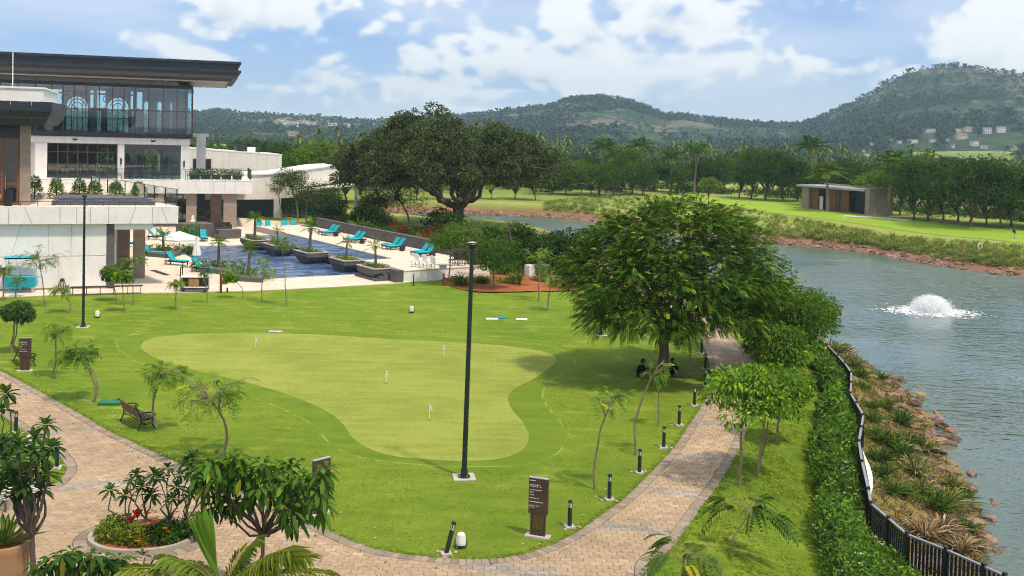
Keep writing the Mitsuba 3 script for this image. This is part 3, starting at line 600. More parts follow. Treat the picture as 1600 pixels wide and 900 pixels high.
# the rooms behind: rear wall with tall arched openings onto the sky
def arch(uc, z0, w, h): return Polygon([(uc - w / 2, z0), (uc + w / 2, z0)] + [(uc + w / 2 * math.cos(t), z0 + h - w / 2 + w / 2 * math.sin(t)) for t in np.linspace(0, PI, 16)])
holes = [arch(uc, 11.4, 2.6, 4.3) for uc in (-13.4, -8.6)] + [arch(uc, 11.4, .5, 3.9) for uc in (-5.2, -3.6, -2.0)] + [arch(uc, 11.4, 1.6, 4.0) for uc in (-19.5, -24.5)] + [sbox(x0_, 14.3, x1_, 16.5) for x0_, x1_ in ((-17.4, -15.2), (-11.9, -10.1), (-7.1, -5.7))] + [sbox(x0_, 11.3, x1_, 14.0) for x0_, x1_ in ((-17.2, -16.2), (-11.4, -10.6), (-6.9, -6.3))]
rear = sbox(U0, 10.7, -.1, 16.74)
for h_ in holes: rear = rear.difference(h_)
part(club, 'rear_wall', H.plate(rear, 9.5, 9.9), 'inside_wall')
iron = MB()
for uc in (-13.4, -8.6):
    for r_ in (1.3, .95, .55):
        t = np.linspace(0, PI, 18); iron.tube(np.stack([uc + r_ * np.cos(t), 0 * t + 9.45, 14.4 + r_ * np.sin(t)], 1), .06, 5)
    for dx in (-1.3, -.65, 0, .65, 1.3): iron.lo(uc + dx - .05, uc + dx + .05, 9.42, 9.5, 11.4, 14.4 + math.sqrt(max(1.69 - dx * dx, 0)))
    iron.lo(uc - 1.3, uc + 1.3, 9.42, 9.5, 13.0, 13.08)
    for dx in (-1.9, 1.9):
        t = np.linspace(0, 2 * PI, 20); iron.tube(np.stack([uc + dx * .6 + .45 * np.cos(t), 0 * t + 7.4, 15.4 + .45 * np.sin(t)], 1), .05, 5)
    iron.lo(uc - 2.2, uc + 2.2, 7.3, 7.45, 15.9, 16.1)
part(club, 'ironwork', H.mb(iron), 'dark_metal')
mb = MB()
for uc in (-17, -11, -6.4, -1.8): mb.lo(uc - .22, uc + .22, 6.2, 6.7, 10.7, 16.74)
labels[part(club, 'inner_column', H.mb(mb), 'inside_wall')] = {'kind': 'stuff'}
low = sbox(U0, 5.7, -.2, 10.1)
for uc in (-10.2, -4.6): low = low.difference(arch(uc, 6.2, 2.2, 3.0))
part(club, 'rear_wall', H.plate(low, 11.0, 11.4), 'inside_wall')
mb = MB()
for uc in (-10.2, -4.6):
    for k_ in range(5): mb.beam((uc - 1.1 + .5 * k_, 10.9, 6.2), (uc - .9 + .5 * ((k_ * 2) % 5), 10.9, 9.1), .06)
    mb.lo(uc - 1.1, uc + 1.1, 10.86, 10.92, 7.5, 7.58)
part(club, 'ironwork', H.mb(mb), 'dark_metal')
# terrace storey on columns
terr = part(club, 'terrace_slab', H.mb(MB().lo(U0, 7.62, -1.94, 16, 4.2, 5.74)), 'cladding_joint')
clad(terr, H, panel_cuts(-17, 7.66, 4.2, 5.72, 1.35, rng, 1, .12), -2.0, -1.94)
part(terr, 'edge_trim', H.box(U0, 7.7, -2.03, 16.0, 5.741, 5.80), 'cladding')
def column(key, fr, u_, v_, w, d, z0, z1):
    part(key, 'column', fr.mb(MB().lo(u_ - w / 2, u_ + w / 2, v_ - d / 2, v_ + d / 2, z0, z1)), 'travertine')
for (pxc, w, vv) in ((360, 1.55, -.9), (338, 1.3, 2.6), (299.5, 1.2, -.7)):
    k0 = (pxc - 800) / 1600; b = H.o[:2] + vv * H.M[:2, 1]; e = H.M[:2, 0]; uu = (k0 * b[1] - b[0]) / (e[0] - k0 * e[1])
    column(club, H, uu, vv, w, 1.1, 0.0, 4.2)
low_w = part(club, 'window', H.mb((lambda mb: [mb.lo(m - .05, m + .05, 5.0, 5.12, .1, 4.2) for m in np.arange(-17, 1.01, 1.5)] and mb.lo(-17, 1, 5.02, 5.1, 2.6, 2.7))(MB())), 'dark_metal'); labels[low_w] = {'label': 'dark shaded ground floor glazing behind the columns'}
for m in np.arange(-17, 0.9, 1.5): part(low_w, 'pane', H.pane(m + .05, m + 1.45, .12, 4.18, 5.06), 'glass')
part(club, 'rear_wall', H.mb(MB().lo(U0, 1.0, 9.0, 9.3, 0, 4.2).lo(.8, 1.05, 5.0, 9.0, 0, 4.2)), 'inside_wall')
rail = part(club, 'railing', H.mb((lambda mb: [mb.lo(m - .03, m + .03, -1.78, -1.70, 5.8, 7.05) for m in np.arange(-13.9, 7.6, 1.53)] and [mb.lo(7.42, 7.5, v_, v_ + .06, 5.8, 7.05) for v_ in np.arange(-.3, 8, 1.5)] and mb.lo(-14, 7.5, -1.77, -1.71, 7.05, 7.09).lo(7.44, 7.5, -1.7, 8, 7.05, 7.09))(MB())), 'dark_metal')
for m in np.arange(-13.9, 7.2, 1.53): part(rail, 'pane', H.pane(m + .04, min(m + 1.49, 7.45), 5.84, 7.04, -1.74), 'clear_glass')
mb = MB(); mb.lo(1.0, 2.2, 14, 17, 5.8, 11.0).lo(.25, 2.6, 13.5, 17, 10.9, 11.3)
part(club, 'stair_tower', H.mb(mb), 'cladding')
# wall lamps and vents
for (uu, zz) in ((-7.5, 7.9), (-.35, 7.7)): part(club, 'wall_lamp', H.box(uu - .09, uu + .09, -.16, -.002, zz - .35, zz + .35), 'dark_metal')
for uu in (-12.6, -3.9): part(club, 'vent', H.box(uu - .25, uu + .25, -.05, -.002, 10.25, 10.45), 'dark_metal')

# ---- the podium with its roof terrace
Pd = Frame(((278 - 800) / 1600 * 76.5, 76.5), 19)
ZT = 6.1
pod = thing('terrace_podium', 'white panelled podium wall with a planted roof terrace on top beside the pool deck', 'building')
back = Pd.uv_of(np.array(at(120, 297, 100)))
top_poly = [(-24, 0), (0, 0), (0, 1.2), tuple(Pd.uv_of(np.array([(142 - 800) / 1600 * 95.5, 95.5]))), (back[0] - 6, back[1] + 9), (-30, 26), (-30, 0)]
core = Pd.mb(MB().prism(Polygon(top_poly).buffer(0).buffer(-.06, join_style='mitre'), 4.86, ZT - .05)); part(pod, 'slab', core, 'cladding_joint')
part(pod, 'paving', Pd.mb(MB().prism(Polygon(top_poly).buffer(0), ZT - .048, ZT)), 'deck_stone')
pan = part(pod, 'parapet', Pd.mb(MB().lo(-24, 0, -.02, .25, ZT, ZT + .03)), 'cladding')
clad(pan, Pd, panel_cuts(-20, .02, 4.84, ZT - .02, 1.25, rng, 1, .35), -.06, .0)
part(pan, 'side_panel', Pd.box(.0, .05, .0, 1.2, 4.84, ZT - .02), 'cladding')
wl = part(pod, 'wall', Pd.mb(MB().lo(-24, -4.45, .46, .8, 0, 4.85).lo(-4.8, -4.45, .8, 8.5, 0, 4.85)), 'cladding_joint')
clad(wl, Pd, panel_cuts(-20, -4.95, .12, 2.45, 1.7, rng, 1, .45) + panel_cuts(-20, -4.95, 2.47, 4.84, 1.75, rng, 1, .35), .41, .46)
part(wl, 'end_stone', Pd.box(-4.93, -4.42, .39, 1.1, 0, 4.84), 'dark_stone')
part(wl, 'plinth', Pd.box(-24, -4.96, .34, .459, 0.06, .16), 'travertine')
part(pod, 'soffit_beam', Pd.box(-4.4, -1.75, .2, 5.5, 4.4, 4.855), 'cladding')
for (pxc, Y, w) in ((194, 82.5, .95), (218.5, 81.0, .9)):
    X = (pxc - 800) / 1600 * Y; uu, vv = Pd.uv_of(np.array([X, Y])); column(pod, Pd, uu, vv, w, w, 0.0, 4.86)
# glass rail along the slanting rear edge
e0, e1 = Pd.p(0, .9, ZT), Pd.p(*tuple(Pd.uv_of(np.array([(142 - 800) / 1600 * 95.5, 95.5]))), ZT); dv = (e1 - e0); Lr = np.linalg.norm(dv); dv /= Lr
mb = MB(); n = 9
for k in range(n + 1): q = e0 + dv * (.15 + (Lr - .3) * k / n); mb.beam(q, q + [0, 0, 1.25], .07)
mb.beam(e0 + [0, 0, 1.25], e1 + [0, 0, 1.25], .06, .04); rl = part(pod, 'railing', mb, 'dark_metal')
for k in range(n):
    a_, b_ = e0 + dv * (.2 + (Lr - .3) * k / n), e0 + dv * (.1 + (Lr - .3) * (k + 1) / n)
    part(rl, 'pane', MB().add([a_ + [0, 0, .06], b_ + [0, 0, .06], b_ + [0, 0, 1.2], a_ + [0, 0, 1.2]], [[0, 1, 2, 3]]), 'clear_glass')
mb = MB()
mb.lo(-17, -.4, .35, .41, ZT, ZT + .02)
part(pod, 'edge_rail', Pd.mb((lambda m: [m.lo(x - .02, x + .02, .3, .34, ZT + .03, ZT + .32) for x in np.arange(-14, -.2, 1.1)] and m.lo(-14, -.2, .3, .34, ZT + .32, ZT + .36))(MB())), 'dark_metal')
# black-edged basin on the terrace, planter strip behind it
bas = thing('roof_terrace_basin', 'shallow black edged water basin on the podium roof terrace', 'basin')
part(bas, 'rim', Pd.mb(MB().prism(sbox(-8.8, 1.6, -1.6, 4.4).difference(sbox(-8.5, 1.9, -1.9, 4.1)), ZT, ZT + .3)), 'dark_stone')
part(bas, 'water', Pd.box(-8.49, -1.91, 1.91, 4.09, ZT + .0, ZT + .22), 'pool_water')
pln = solo('roof_terrace_planter', Pd.mb(MB().prism(Polygon([(-8.9, 4.9), (-2.2, 4.5), (-3.0, 6.4), (-9.0, 12)]), ZT, ZT + .35)), 'dark_stone', 'long low stone planter bed behind the terrace basin', 'planter')
bench_t = thing('timber_bench', 'orange timber bench on the terrace beside the entrance wing', 'bench')
part(bench_t, 'seat', Pd.box(-13.6, -12.0, .6, 1.3, ZT + .55, ZT + .78), 'wood_light'); part(bench_t, 'base', Pd.box(-13.5, -12.1, .65, 1.25, ZT, ZT + .55), 'wood_light')
bin_t = solo('planter_pot', Pd.mb(MB().lathe([(0, ZT), (.24, ZT), (.30, ZT + 1.2), (.26, ZT + 1.2), (.22, ZT + .3), (0, ZT + .3)], (-11.55, .75, 0), 16)), 'dark_metal', 'tall black pot at the foot of the stone pier on the terrace', 'pot', smooth=30)

# ---- entrance wing on the podium
W = thing('entrance_wing', 'low stone pier entrance wing with timber framed doors and a thick dark canopy roof', 'building')
def uwing(pxv, v):
    k0 = pxv / 1600 - .5; b = Pd.o[:2] + v * Pd.M[:2, 1]; e = Pd.M[:2, 0]; return (k0 * b[1] - b[0]) / (e[0] - k0 * e[1])
uR = uwing(46, 1.4); uL = uwing(30, 1.4)
part(W, 'pier', Pd.box(uL, uR, 1.4, 2.0, ZT, 11.9), 'travertine')
part(W, 'wall', Pd.mb(MB().lo(-30, uL - .1, 4.6, 5.0, ZT, 11.9)), 'wood')
dr_ = part(W, 'door', Pd.mb((lambda m: [m.lo(x - .07, x + .07, 1.55, 1.75, ZT, 11.0) for x in np.arange(uL - .12, uL - 9, -1.05)] and [m.lo(uL - 9, uL - .05, 1.57, 1.73, z, z + .12) for z in (ZT, 7.6, 9.5, 10.9)] and m)(MB())), 'wood')
for x in np.arange(uL - .12, uL - 8.5, -1.05):
    for z0, z1 in ((ZT + .12, 7.6), (7.72, 9.5), (9.62, 10.9)): part(dr_, 'pane', Pd.pane(x - .98, x - .07, z0, z1, 1.65), 'glass')
part(dr_, 'handle', Pd.box(uL - .95, uL - .9, 1.42, 1.48, 7.0, 8.3), 'wood_light')
part(W, 'lintel', Pd.box(-30, uL, 1.4, 2.55, 11.02, 11.9), 'fascia')
uO = uwing(80, -.6)
wr = part(W, 'roof', Pd.mb(MB().lo(-30, uO - .3, -.3, 12, 12.45, 13.35)), 'fascia_joint')
u = uO
while u > -28:
    w = 1.35
    v = np.array([[u - w + .015, -.62, 12.95], [u - .015, -.62, 12.95], [u - .015 - (.55 if u == uO else 0), .1, 11.95], [u - w + .015, .1, 11.95]])
    part(wr, 'bevel_panel', Pd.mb(MB().add(np.vstack([v, v + [0, .05, .05]]), [[0, 3, 2, 1], [4, 5, 6, 7], [0, 1, 5, 4], [3, 7, 6, 2], [1, 2, 6, 5], [0, 4, 7, 3]])), 'fascia')
    part(wr, 'fascia_panel', Pd.box(u - w + .015, u - .015, -.62, -.56, 12.97, 13.62), 'fascia'); u -= w
v = np.array([[uO, -.62, 12.95], [uO, 11.5, 12.95], [uO - .6, 11, 11.95], [uO - .6, .1, 11.95]])
part(wr, 'bevel_panel', Pd.mb(MB().add(np.vstack([v, v + [-.05, 0, .05]]), [[0, 3, 2, 1], [4, 5, 6, 7], [0, 1, 5, 4], [3, 7, 6, 2], [1, 2, 6, 5], [0, 4, 7, 3]])), 'fascia')
part(wr, 'fascia_panel', Pd.box(uO - .05, uO, -.55, 11.5, 12.97, 13.62), 'fascia')
part(wr, 'soffit', Pd.box(-30, uO - .65, .15, 11, 11.9, 11.95), 'fascia')
uP = uwing(66, .4); part(wr, 'parapet', Pd.mb(MB().lo(-30, uP, .3, 11, 13.36, 14.55).lo(-30, uP + .12, .2, 11.1, 14.55, 14.68)), 'cladding')
part(wr, 'mast', Pd.mb(MB().tube([(uP - 2.2, 2, 14.6), (uP - 2.2, 2, 17.3)], .035, 6)), 'white_paint')

# ---- low rear wing to the right
rw = thing('rear_wing', 'long low white wing with a flat roof behind the terrace of the clubhouse', 'building')
A2, B2 = np.array([(288 - 800) / 1600 * 152, 152.0]), np.array([(440 - 800) / 1600 * 158, 158.0])
ang = math.degrees(math.atan2(*(B2 - A2)[::-1])); Rf = Frame(A2, ang); Lw = float(np.linalg.norm(B2 - A2))
wz = part(rw, 'wall', Rf.plate(Polygon([(-3, 0), (Lw - .06, 0), (Lw - .06, 8.15), (-3, 9.1)]), .06, 9), 'cladding_joint')
for P in panel_cuts(-3, Lw, .2, 9.2, 1.5, rng, 1, .25): 
    for q in polys(P.intersection(Polygon([(-3, 0), (Lw, 0), (Lw, 8.15), (-3, 9.1)]))): part(wz, 'panel', Rf.plate(q, 0, .06), 'cladding')
part(wz, 'coping', Rf.plate(Polygon([(-3, 9.1), (Lw + .05, 8.15), (Lw + .05, 8.35), (-3, 9.3)]), -.05, 9.1), 'white_paint')
for uu in (1.6, 3.4):
    w3 = part(rw, 'window', Rf.box(uu - .42, uu + .42, -.06, .0, 5.9, 7.5), 'bronze'); part(w3, 'pane', Rf.box(uu - .33, uu + .33, -.075, -.061, 6.0, 7.4), 'dark_metal')
part(rw, 'roof_plant', Rf.box(8.0, 9.6, 3, 5, 8.5, 9.6), 'dark_metal'); part(rw, 'roof_plant', Rf.box(9.65, 10.9, 3, 5, 8.45, 9.3), 'white_paint'); part(rw, 'roof_plant', Rf.box(10.95, 11.6, 3, 5, 8.4, 9.2), 'dark_metal')
sv = thing('sloping_pavilion', 'white pavilion with a gently rising roof line half hidden by the spreading tree', 'building')
A3, B3 = np.array([(392 - 800) / 1600 * 138, 138.0]), np.array([(530 - 800) / 1600 * 144, 144.0])
ang = math.degrees(math.atan2(*(B3 - A3)[::-1])); Sf = Frame(A3, ang); L3 = float(np.linalg.norm(B3 - A3))
outl = Polygon([(-6, 2.6), (3.2, 2.6), (3.2, 0), (4.2, 0), (4.2, 2.7), (7.3, 3.0), (7.3, 4.2), (L3, 5.0), (L3, 7.1), (L3 - 2, 7.0), (4, 6.0), (-6, 5.6)])
ws = part(sv, 'wall', Sf.plate(outl, .06, .5), 'cladding_joint')
for P in panel_cuts(-6, L3, 0, 7.2, 1.6, rng, 1, .2):
    for q in polys(P.intersection(outl)): part(ws, 'panel', Sf.plate(q, 0, .06), 'cladding')
part(sv, 'roof', Sf.plate(Polygon([(-6, 5.62), (4, 6.02), (L3 - 2, 7.02), (L3 + .3, 7.14), (L3 + .3, 7.3), (L3 - 2, 7.2), (4, 6.2), (-6, 5.8)]), -.2, 8), 'white_paint')
part(sv, 'canopy', Sf.plate(Polygon([(6.5, 3.75), (L3 + 2.4, 4.75), (L3 + 2.4, 4.98), (6.5, 3.95)]), -3.0, -.02), 'white_paint')
for uu in (L3 - 1.2, L3 + 1.6): part(sv, 'column', Sf.box(uu - .16, uu + .16, -2.7, -2.4, 0, 4.55), 'white_paint')
part(sv, 'rear_wall', Sf.box(-6, L3 + 1.5, 5, 5.3, 0, 5.5), 'inside_wall')
gw = part(sv, 'window', Sf.mb((lambda m: [m.lo(x - .06, x + .06, .9, 1.0, 0, 4.0) for x in np.arange(4.3, L3 + 1, 1.4)] and m)(MB())), 'dark_metal')
for x in np.arange(4.3, L3 - .5, 1.4): part(gw, 'pane', Sf.pane(x + .06, x + 1.34, .1, 3.9, .95), 'glass')
# ------------------------------------------------------------------ plants
G_DARK, G_MID, G_LIME, G_YEL = (.030, .068, .014), (.055, .120, .016), (.105, .215, .022), (.19, .27, .035)
def tree(name, label, cat, group, trunk, crown, bark='bark', loc=None, leafm='leaf', tw=None):
    k = thing(name, label, cat, group)
    part(k, 'trunk', trunk, bark, 40, tw); part(k, 'crown', crown, leafm, False, tw); return k
def pale(c, f=1.0): return tuple(min(.9, x * f) for x in c)

# ---- the great spreading tree behind the pool
def great_tree():
    rng = np.random.default_rng(31); B = np.array(g(715, 357)); R = 13.9
    tr = MB(); h = 3.4
    tr.tube([(0, 0, -.3), (0, 0, .5), (.05, 0, 1.6), (0, .1, h)], [1.35, .80, .68, .80], 14)
    C, rad = [], []
    limbs = []
    for i in range(11):
        a = i * 2 * PI / 11 + rng.uniform(-.2, .2); r1 = rng.uniform(3.5, 5.5); q = np.array([math.cos(a) * r1 - .8, math.sin(a) * r1, h + rng.uniform(1.6, 3.6)])
        p = branch(tr, (math.cos(a) * .7, math.sin(a) * .7, h - .5), q, .36, .22, rng, 8, -.04, 6, .05)
        for j in range(3):
            b = a + rng.uniform(-.5, .5); r2 = rng.uniform(7.5, 11.5); q2 = np.array([math.cos(b) * r2 - 2.2, math.sin(b) * r2, rng.uniform(5.2, 9.2)])
            branch(tr, q, q2, .26, .12, rng, 6, .06, 5, .07); limbs.append(q2)
            for _ in range(3):
                o = rng.normal(size=3) * [2, 2, 1.2]; o[2] = abs(o[2]) + .3; branch(tr, q2 + (q - q2) * rng.uniform(0, .5), q2 + o, .10, .04, rng, 5, 0, 4, .1)
    n = 330
    for i in range(n):
        a = rng.uniform(0, 2 * PI); t = math.sqrt(rng.uniform(0.0, 1.0)); lob = 1 + .13 * math.sin(3 * a + 1.0) + .07 * math.sin(7 * a)
        r = t * R * lob; top = 6.2 + 7.7 * math.sqrt(max(0, 1 - (t * .98) ** 2.1)) + 1.3 * (meshkit.noise(np.array([[math.cos(a) * t * 3, math.sin(a) * t * 3, 1.0]]))[0] - .5) * 2
        lo_ = 6.3 + .9 * (1 - t) - 1.1 * t * rng.random(); z = top - (top - lo_) * rng.random() ** 1.9
        C.append((math.cos(a) * r - 2.6, math.sin(a) * r, z)); rad.append(rng.uniform(.95, 1.65))
    C.append((-3.4, 0, 15.3)); rad.append(1.2); C.append((-2.3, .5, 14.8)); rad.append(.9)
    cr = clump_leaves(rng, np.array(C), np.array(rad), 190, .44, .20, (.064, .090, .032), .62, .1, .46)
    T = TW(B, 0, 1.0)
    tree('spreading_tree', 'huge dark spreading tree with an umbrella crown behind the pool loungers', 'tree', None, tr, cr, 'bark', tw=T)
great_tree()

# ---- the feathery tree over the lawn, with the path behind
def lawn_tree():
    rng = np.random.default_rng(33); B = np.array(g(1035, 590)); tr = MB()
    tr.tube([(0, 0, -.1), (0, 0, .3), (.05, 0, 1.2), (0, .05, 2.3)], [.42, .30, .25, .24], 10)
    C = []
    for i in range(15):
        a = i * 2.399; t = (i + .5) / 15; el = rng.uniform(.15, 1.25); r = rng.uniform(3.0, 4.6)
        q = np.array([math.cos(a) * math.cos(el) * r, math.sin(a) * math.cos(el) * r, 3.0 + math.sin(el) * 4.4])
        branch(tr, (0, 0, 2.0), q, .15, .05, rng, 6, .08, 6, .06)
        for _ in range(2): branch(tr, q * [.6, .6, .75], q + rng.normal(size=3) * [1, 1, .8], .06, .02, rng, 5, .05, 4, .08)
    P, D = [], []
    for i in range(300):
        a = rng.uniform(0, 2 * PI); u = rng.uniform(-.42, 1); s = math.sqrt(1 - min(u * u, 1)); lob = 1.0 + .10 * math.sin(2 * a + .7) + .09 * math.sin(5 * a)
        rr = rng.uniform(.72, 1.05) if i < 245 else rng.uniform(.2, .7)
        c = np.array([math.cos(a) * s * 4.75 * lob + .45, math.sin(a) * s * 4.4 * lob, 4.75 + (u * 4.35 if u > 0 else u * 4.6)]) * [rr, rr, 1]
        if u > 0: c[2] = 4.75 + u * 4.3 * rr
        m = int(rng.integers(32, 52)); o = sphere_dirs(rng, m); out = unit(c - [0, 0, 3.5])
        P.append(c + o * rng.uniform(.2, .80, (m, 1)) * [1, 1, .5]); D.append(unit(out * .7 + o * .8 + [0, 0, .05]))
    P, D = np.vstack(P), np.vstack(D); k = len(P)
    third = rng.random(k) < .16; ms = []
    for sel, base in ((third, (.165, .26, .022)), (~third, (.043, .090, .012))):
        ms.append(sprays(rng, P[sel], D[sel], rng.uniform(.34, .60, sel.sum()), 7, .125, .066, base, .4, .36))
    tree('feathery_tree', 'large feathery green tree over the lawn beside the curving path', 'tree', None, tr, cat3(ms), tw=TW(B))
lawn_tree()

# ---- trees of one kind and another, made once and set out
def broad_tree(seed, H, R, trunk_h, base, leaves=4500, L=.42, clumps=60, rz=None):
    rng = np.random.default_rng(seed); tr = MB(); rz = rz or (H - trunk_h) / 2
    bend = rng.normal(size=2) * .25
    tr.tube([(0, 0, -.3), (0, 0, trunk_h * .5), (bend[0], bend[1], trunk_h * 1.15)], [R * .038 + .05, R * .028 + .03, R * .022 + .03], 7)
    cz = H - rz; C = []
    for i in range(clumps):
        d = sphere_dirs(rng, 1)[0]; d[2] = d[2] if d[2] > -.6 else -d[2]; t = rng.uniform(.55, 1.0)
        lob = 1 + .2 * math.sin(3 * math.atan2(d[1], d[0]) + seed) ; C.append(np.array([d[0] * R * lob, d[1] * R * lob, d[2] * rz]) * t + [bend[0], bend[1], cz])
        if i % 4 == 0: branch(tr, (bend[0] * .8, bend[1] * .8, trunk_h * rng.uniform(.75, 1.1)), C[-1], R * .022 + .02, .03, rng, 5, .05, 4, .06)
    return tr, clump_leaves(rng, np.array(C), np.full(clumps, R * .36), leaves // clumps, L, L * .5, base, .7, .12, .34)
def palm(seed, H, fronds=20, L=2.6, base=(.062, .115, .018), lean=.05, r=.16, pairs=13, thick=.05):
    rng = np.random.default_rng(seed); tr = MB(); a = rng.uniform(0, 6.28); t = np.linspace(0, 1, 7)
    top = np.array([math.cos(a) * H * lean, math.sin(a) * H * lean, H]); pts = np.stack([top[0] * t ** 1.7, top[1] * t ** 1.7, H * t], 1)
    tr.tube(pts, np.linspace(r * 1.25, r * .75, 7), 8); P, D, Ls, sg = [], [], [], []
    for i in range(fronds):
        an = i * 2.399; el = math.radians(75 - 95 * (i / fronds) + rng.uniform(-8, 8)); D.append((math.cos(an) * math.cos(el), math.sin(an) * math.cos(el), math.sin(el))); P.append(top); Ls.append(L * rng.uniform(.85, 1.1))
    fr = fronds_mesh(rng, np.array(P), np.array(D), np.array(Ls), pairs, base, .32)
    return tr, fr
def fronds_mesh(rng, P, D, L, pairs, base, sag=.35, lw=.30, width=.055, stalk=True):
    """feather palm fronds: curved stalk, long narrow leaflets folded down on both sides"""
    k = len(P); D = unit(D); ms = []; S = unit(np.cross(D, [0, 0, 1.0]) + 1e-5); cb = tones(rng, k, base, .18, .15); up = np.array([0, 0, 1.0])
    tt = np.linspace(0, 1, 7); C = P[:, None] + D[:, None] * (L[:, None] * tt)[..., None] - up * (L[:, None] * sag * tt ** 2)[..., None] * 1.0
    if stalk:
        w = np.interp(tt, [0, 1], [.05, .012]) * (L.mean() / 2.5)
        v = np.concatenate([C + S[:, None] * w[None, :, None], C - S[:, None] * w[None, :, None]], 2).reshape(-1, 3); i = (np.arange(k) * 14)[:, None]; f = []
        for j in range(6): f += [np.hstack([i + 2 * j, i + 2 * j + 1, i + 2 * j + 3]), np.hstack([i + 2 * j, i + 2 * j + 3, i + 2 * j + 2])]
        ms.append((v, np.vstack(f), np.repeat(cb * [1.3, 1.15, .9], 14, 0)))
    for t in np.linspace(.14, 1, pairs):
        c = P + D * (L * t)[:, None] - up * (L * sag * t * t)[:, None]; d2 = unit(D - up * 2 * sag * t); N = np.cross(S, d2)
        ln = L * lw * (.5 + 2.0 * t * (1.05 - t)) ; 
        for sg in (-1, 1):
            dd = unit(S * sg + d2 * (.45 + .5 * t) - up * .30 + rng.normal(size=(k, 3)) * .08)
            ms.append(leaf_cards(c, dd, N + S * sg * .3, ln * rng.uniform(.85, 1.1, k), np.full(k, width * L.mean()), (cb * rng.uniform(.8, 1.2, (k, 1))).clip(.004, .9), fold=.12, droop=.22))
    return cat3(ms)
_rng = np.random.default_rng(5)
KINDS = [broad_tree(101, 11, 4.6, 2.2, (.048, .100, .011)), broad_tree(102, 10, 4.2, 2.0, (.036, .080, .011)), broad_tree(103, 12, 4.4, 2.6, (.062, .125, .012)), broad_tree(104, 9, 3.7, 1.9, (.095, .162, .016)), broad_tree(105, 10.5, 5.0, 2.0, (.030, .066, .011))]
TREE_D = [(shape(t, 'bark', 40), shape(c, 'leaf')) for t, c in KINDS]
PALMS = [palm(111, 8.6, 18, 2.7), palm(112, 8.0, 20, 2.9, (.08, .13, .02)), palm(113, 9.4, 18, 2.6, (.05, .10, .018), .08)]
PALM_D = [(shape(t, 'bark_pale', 40), shape(c, 'leaf')) for t, c in PALMS]
def set_tree(D, name, label, cat, group, loc, s=1.0, sz=None, a=0.0):
    k = thing(name, label, cat, group); T = TW(loc, a, s, sz)
    part(k, 'trunk', D[0], None, tw=T); part(k, 'crown', D[1], None, tw=T); return k
# row of trees beyond the far fairway: (pixel x, pixel y of the foot, pixel y of the top, kind)
row = [(862, 304, 236, 0), (884, 303, 243, 3), (908, 306, 246, 3), (924, 305, 252, 1), (972, 300, 250, 1), (988, 303, 232, 2), (1004, 304, 262, 3), (1022, 299, 246, 1), (1066, 301, 254, 1), (1100, 300, 250, 4), (1124, 302, 248, 1), (1155, 309, 244, 0), (1174, 311, 236, 2), (1196, 313, 228, 4), (1224, 315, 231, 0), (1246, 314, 240, 2),
       (1276, 322, 252, 1), (1318, 322, 251, 4), (1344, 326, 247, 1), (1362, 332, 258, 3), (1406, 337, 245, 2), (1428, 344, 238, 0), (1450, 346, 247, 4), (1474, 344, 244, 0), (1497, 347, 243, 2), (1516, 356, 249, 4), (1541, 353, 252, 0), (1563, 356, 254, 2), (1580, 354, 258, 1), (1602, 352, 262, 0), (1640, 358, 250, 4), (1680, 362, 246, 2)]
HT = [11, 10, 12, 9, 10.5]
for i, (x, y, t, kd) in enumerate(row):
    P = hit(x, y, 120, 400); Hh = (y - t) * P[1] / F * .93; s = Hh / HT[kd] * _rng.uniform(.86, 1.10)
    set_tree(TREE_D[kd], 'broad_tree', f'{nth(i)} leafy tree from the left in the row beyond the far fairway', 'tree', 'trees in a row beyond the far fairway', P, s * _rng.uniform(.95, 1.35), s, _rng.uniform(0, 6))
back = []
for i in range(46):
    x = 560 + i * 24 + _rng.uniform(-9, 9); d = _rng.uniform(222, 275); p = np.array(at(x, 250, d)); back.append(np.array([p[0], d, tz(p[0], d)]))
for bi, p in enumerate(back):
    kd = int(_rng.integers(0, 5)); s = _rng.uniform(.62, .85)
    set_tree(TREE_D[kd], 'broad_tree', f'{nth(bi)} dark green tree from the left in the second row behind the fairway trees', 'tree', 'trees of the second row behind the fairway trees', p, s, s * .95, _rng.uniform(0, 6))
mb3 = []; ru = np.random.default_rng(66)
for i in range(210):
    x = ru.uniform(850, 1660); P = hit(x, np.interp(x, [850, 1040, 1250, 1400, 1660], [302, 299, 314, 334, 352]) - ru.uniform(-1, 6), 120, 420); Cc = P + ru.normal(size=(5, 3)) * [1.2, 1.0, .35] + [0, ru.uniform(0, 14), .5]
    if 1235 < x < 1385: Cc[:, 1] += 12
    mb3.append(clump_leaves(ru, Cc, np.full(5, ru.uniform(.5, 1.3)), 26, .5, .26, (.040, .080, .016), .8, .1, .4))
put('undergrowth', cat3(mb3), 'leaf'); tag('undergrowth', 'dark low undergrowth between the trunks beyond the far fairway', 'undergrowth', None, 'stuff')
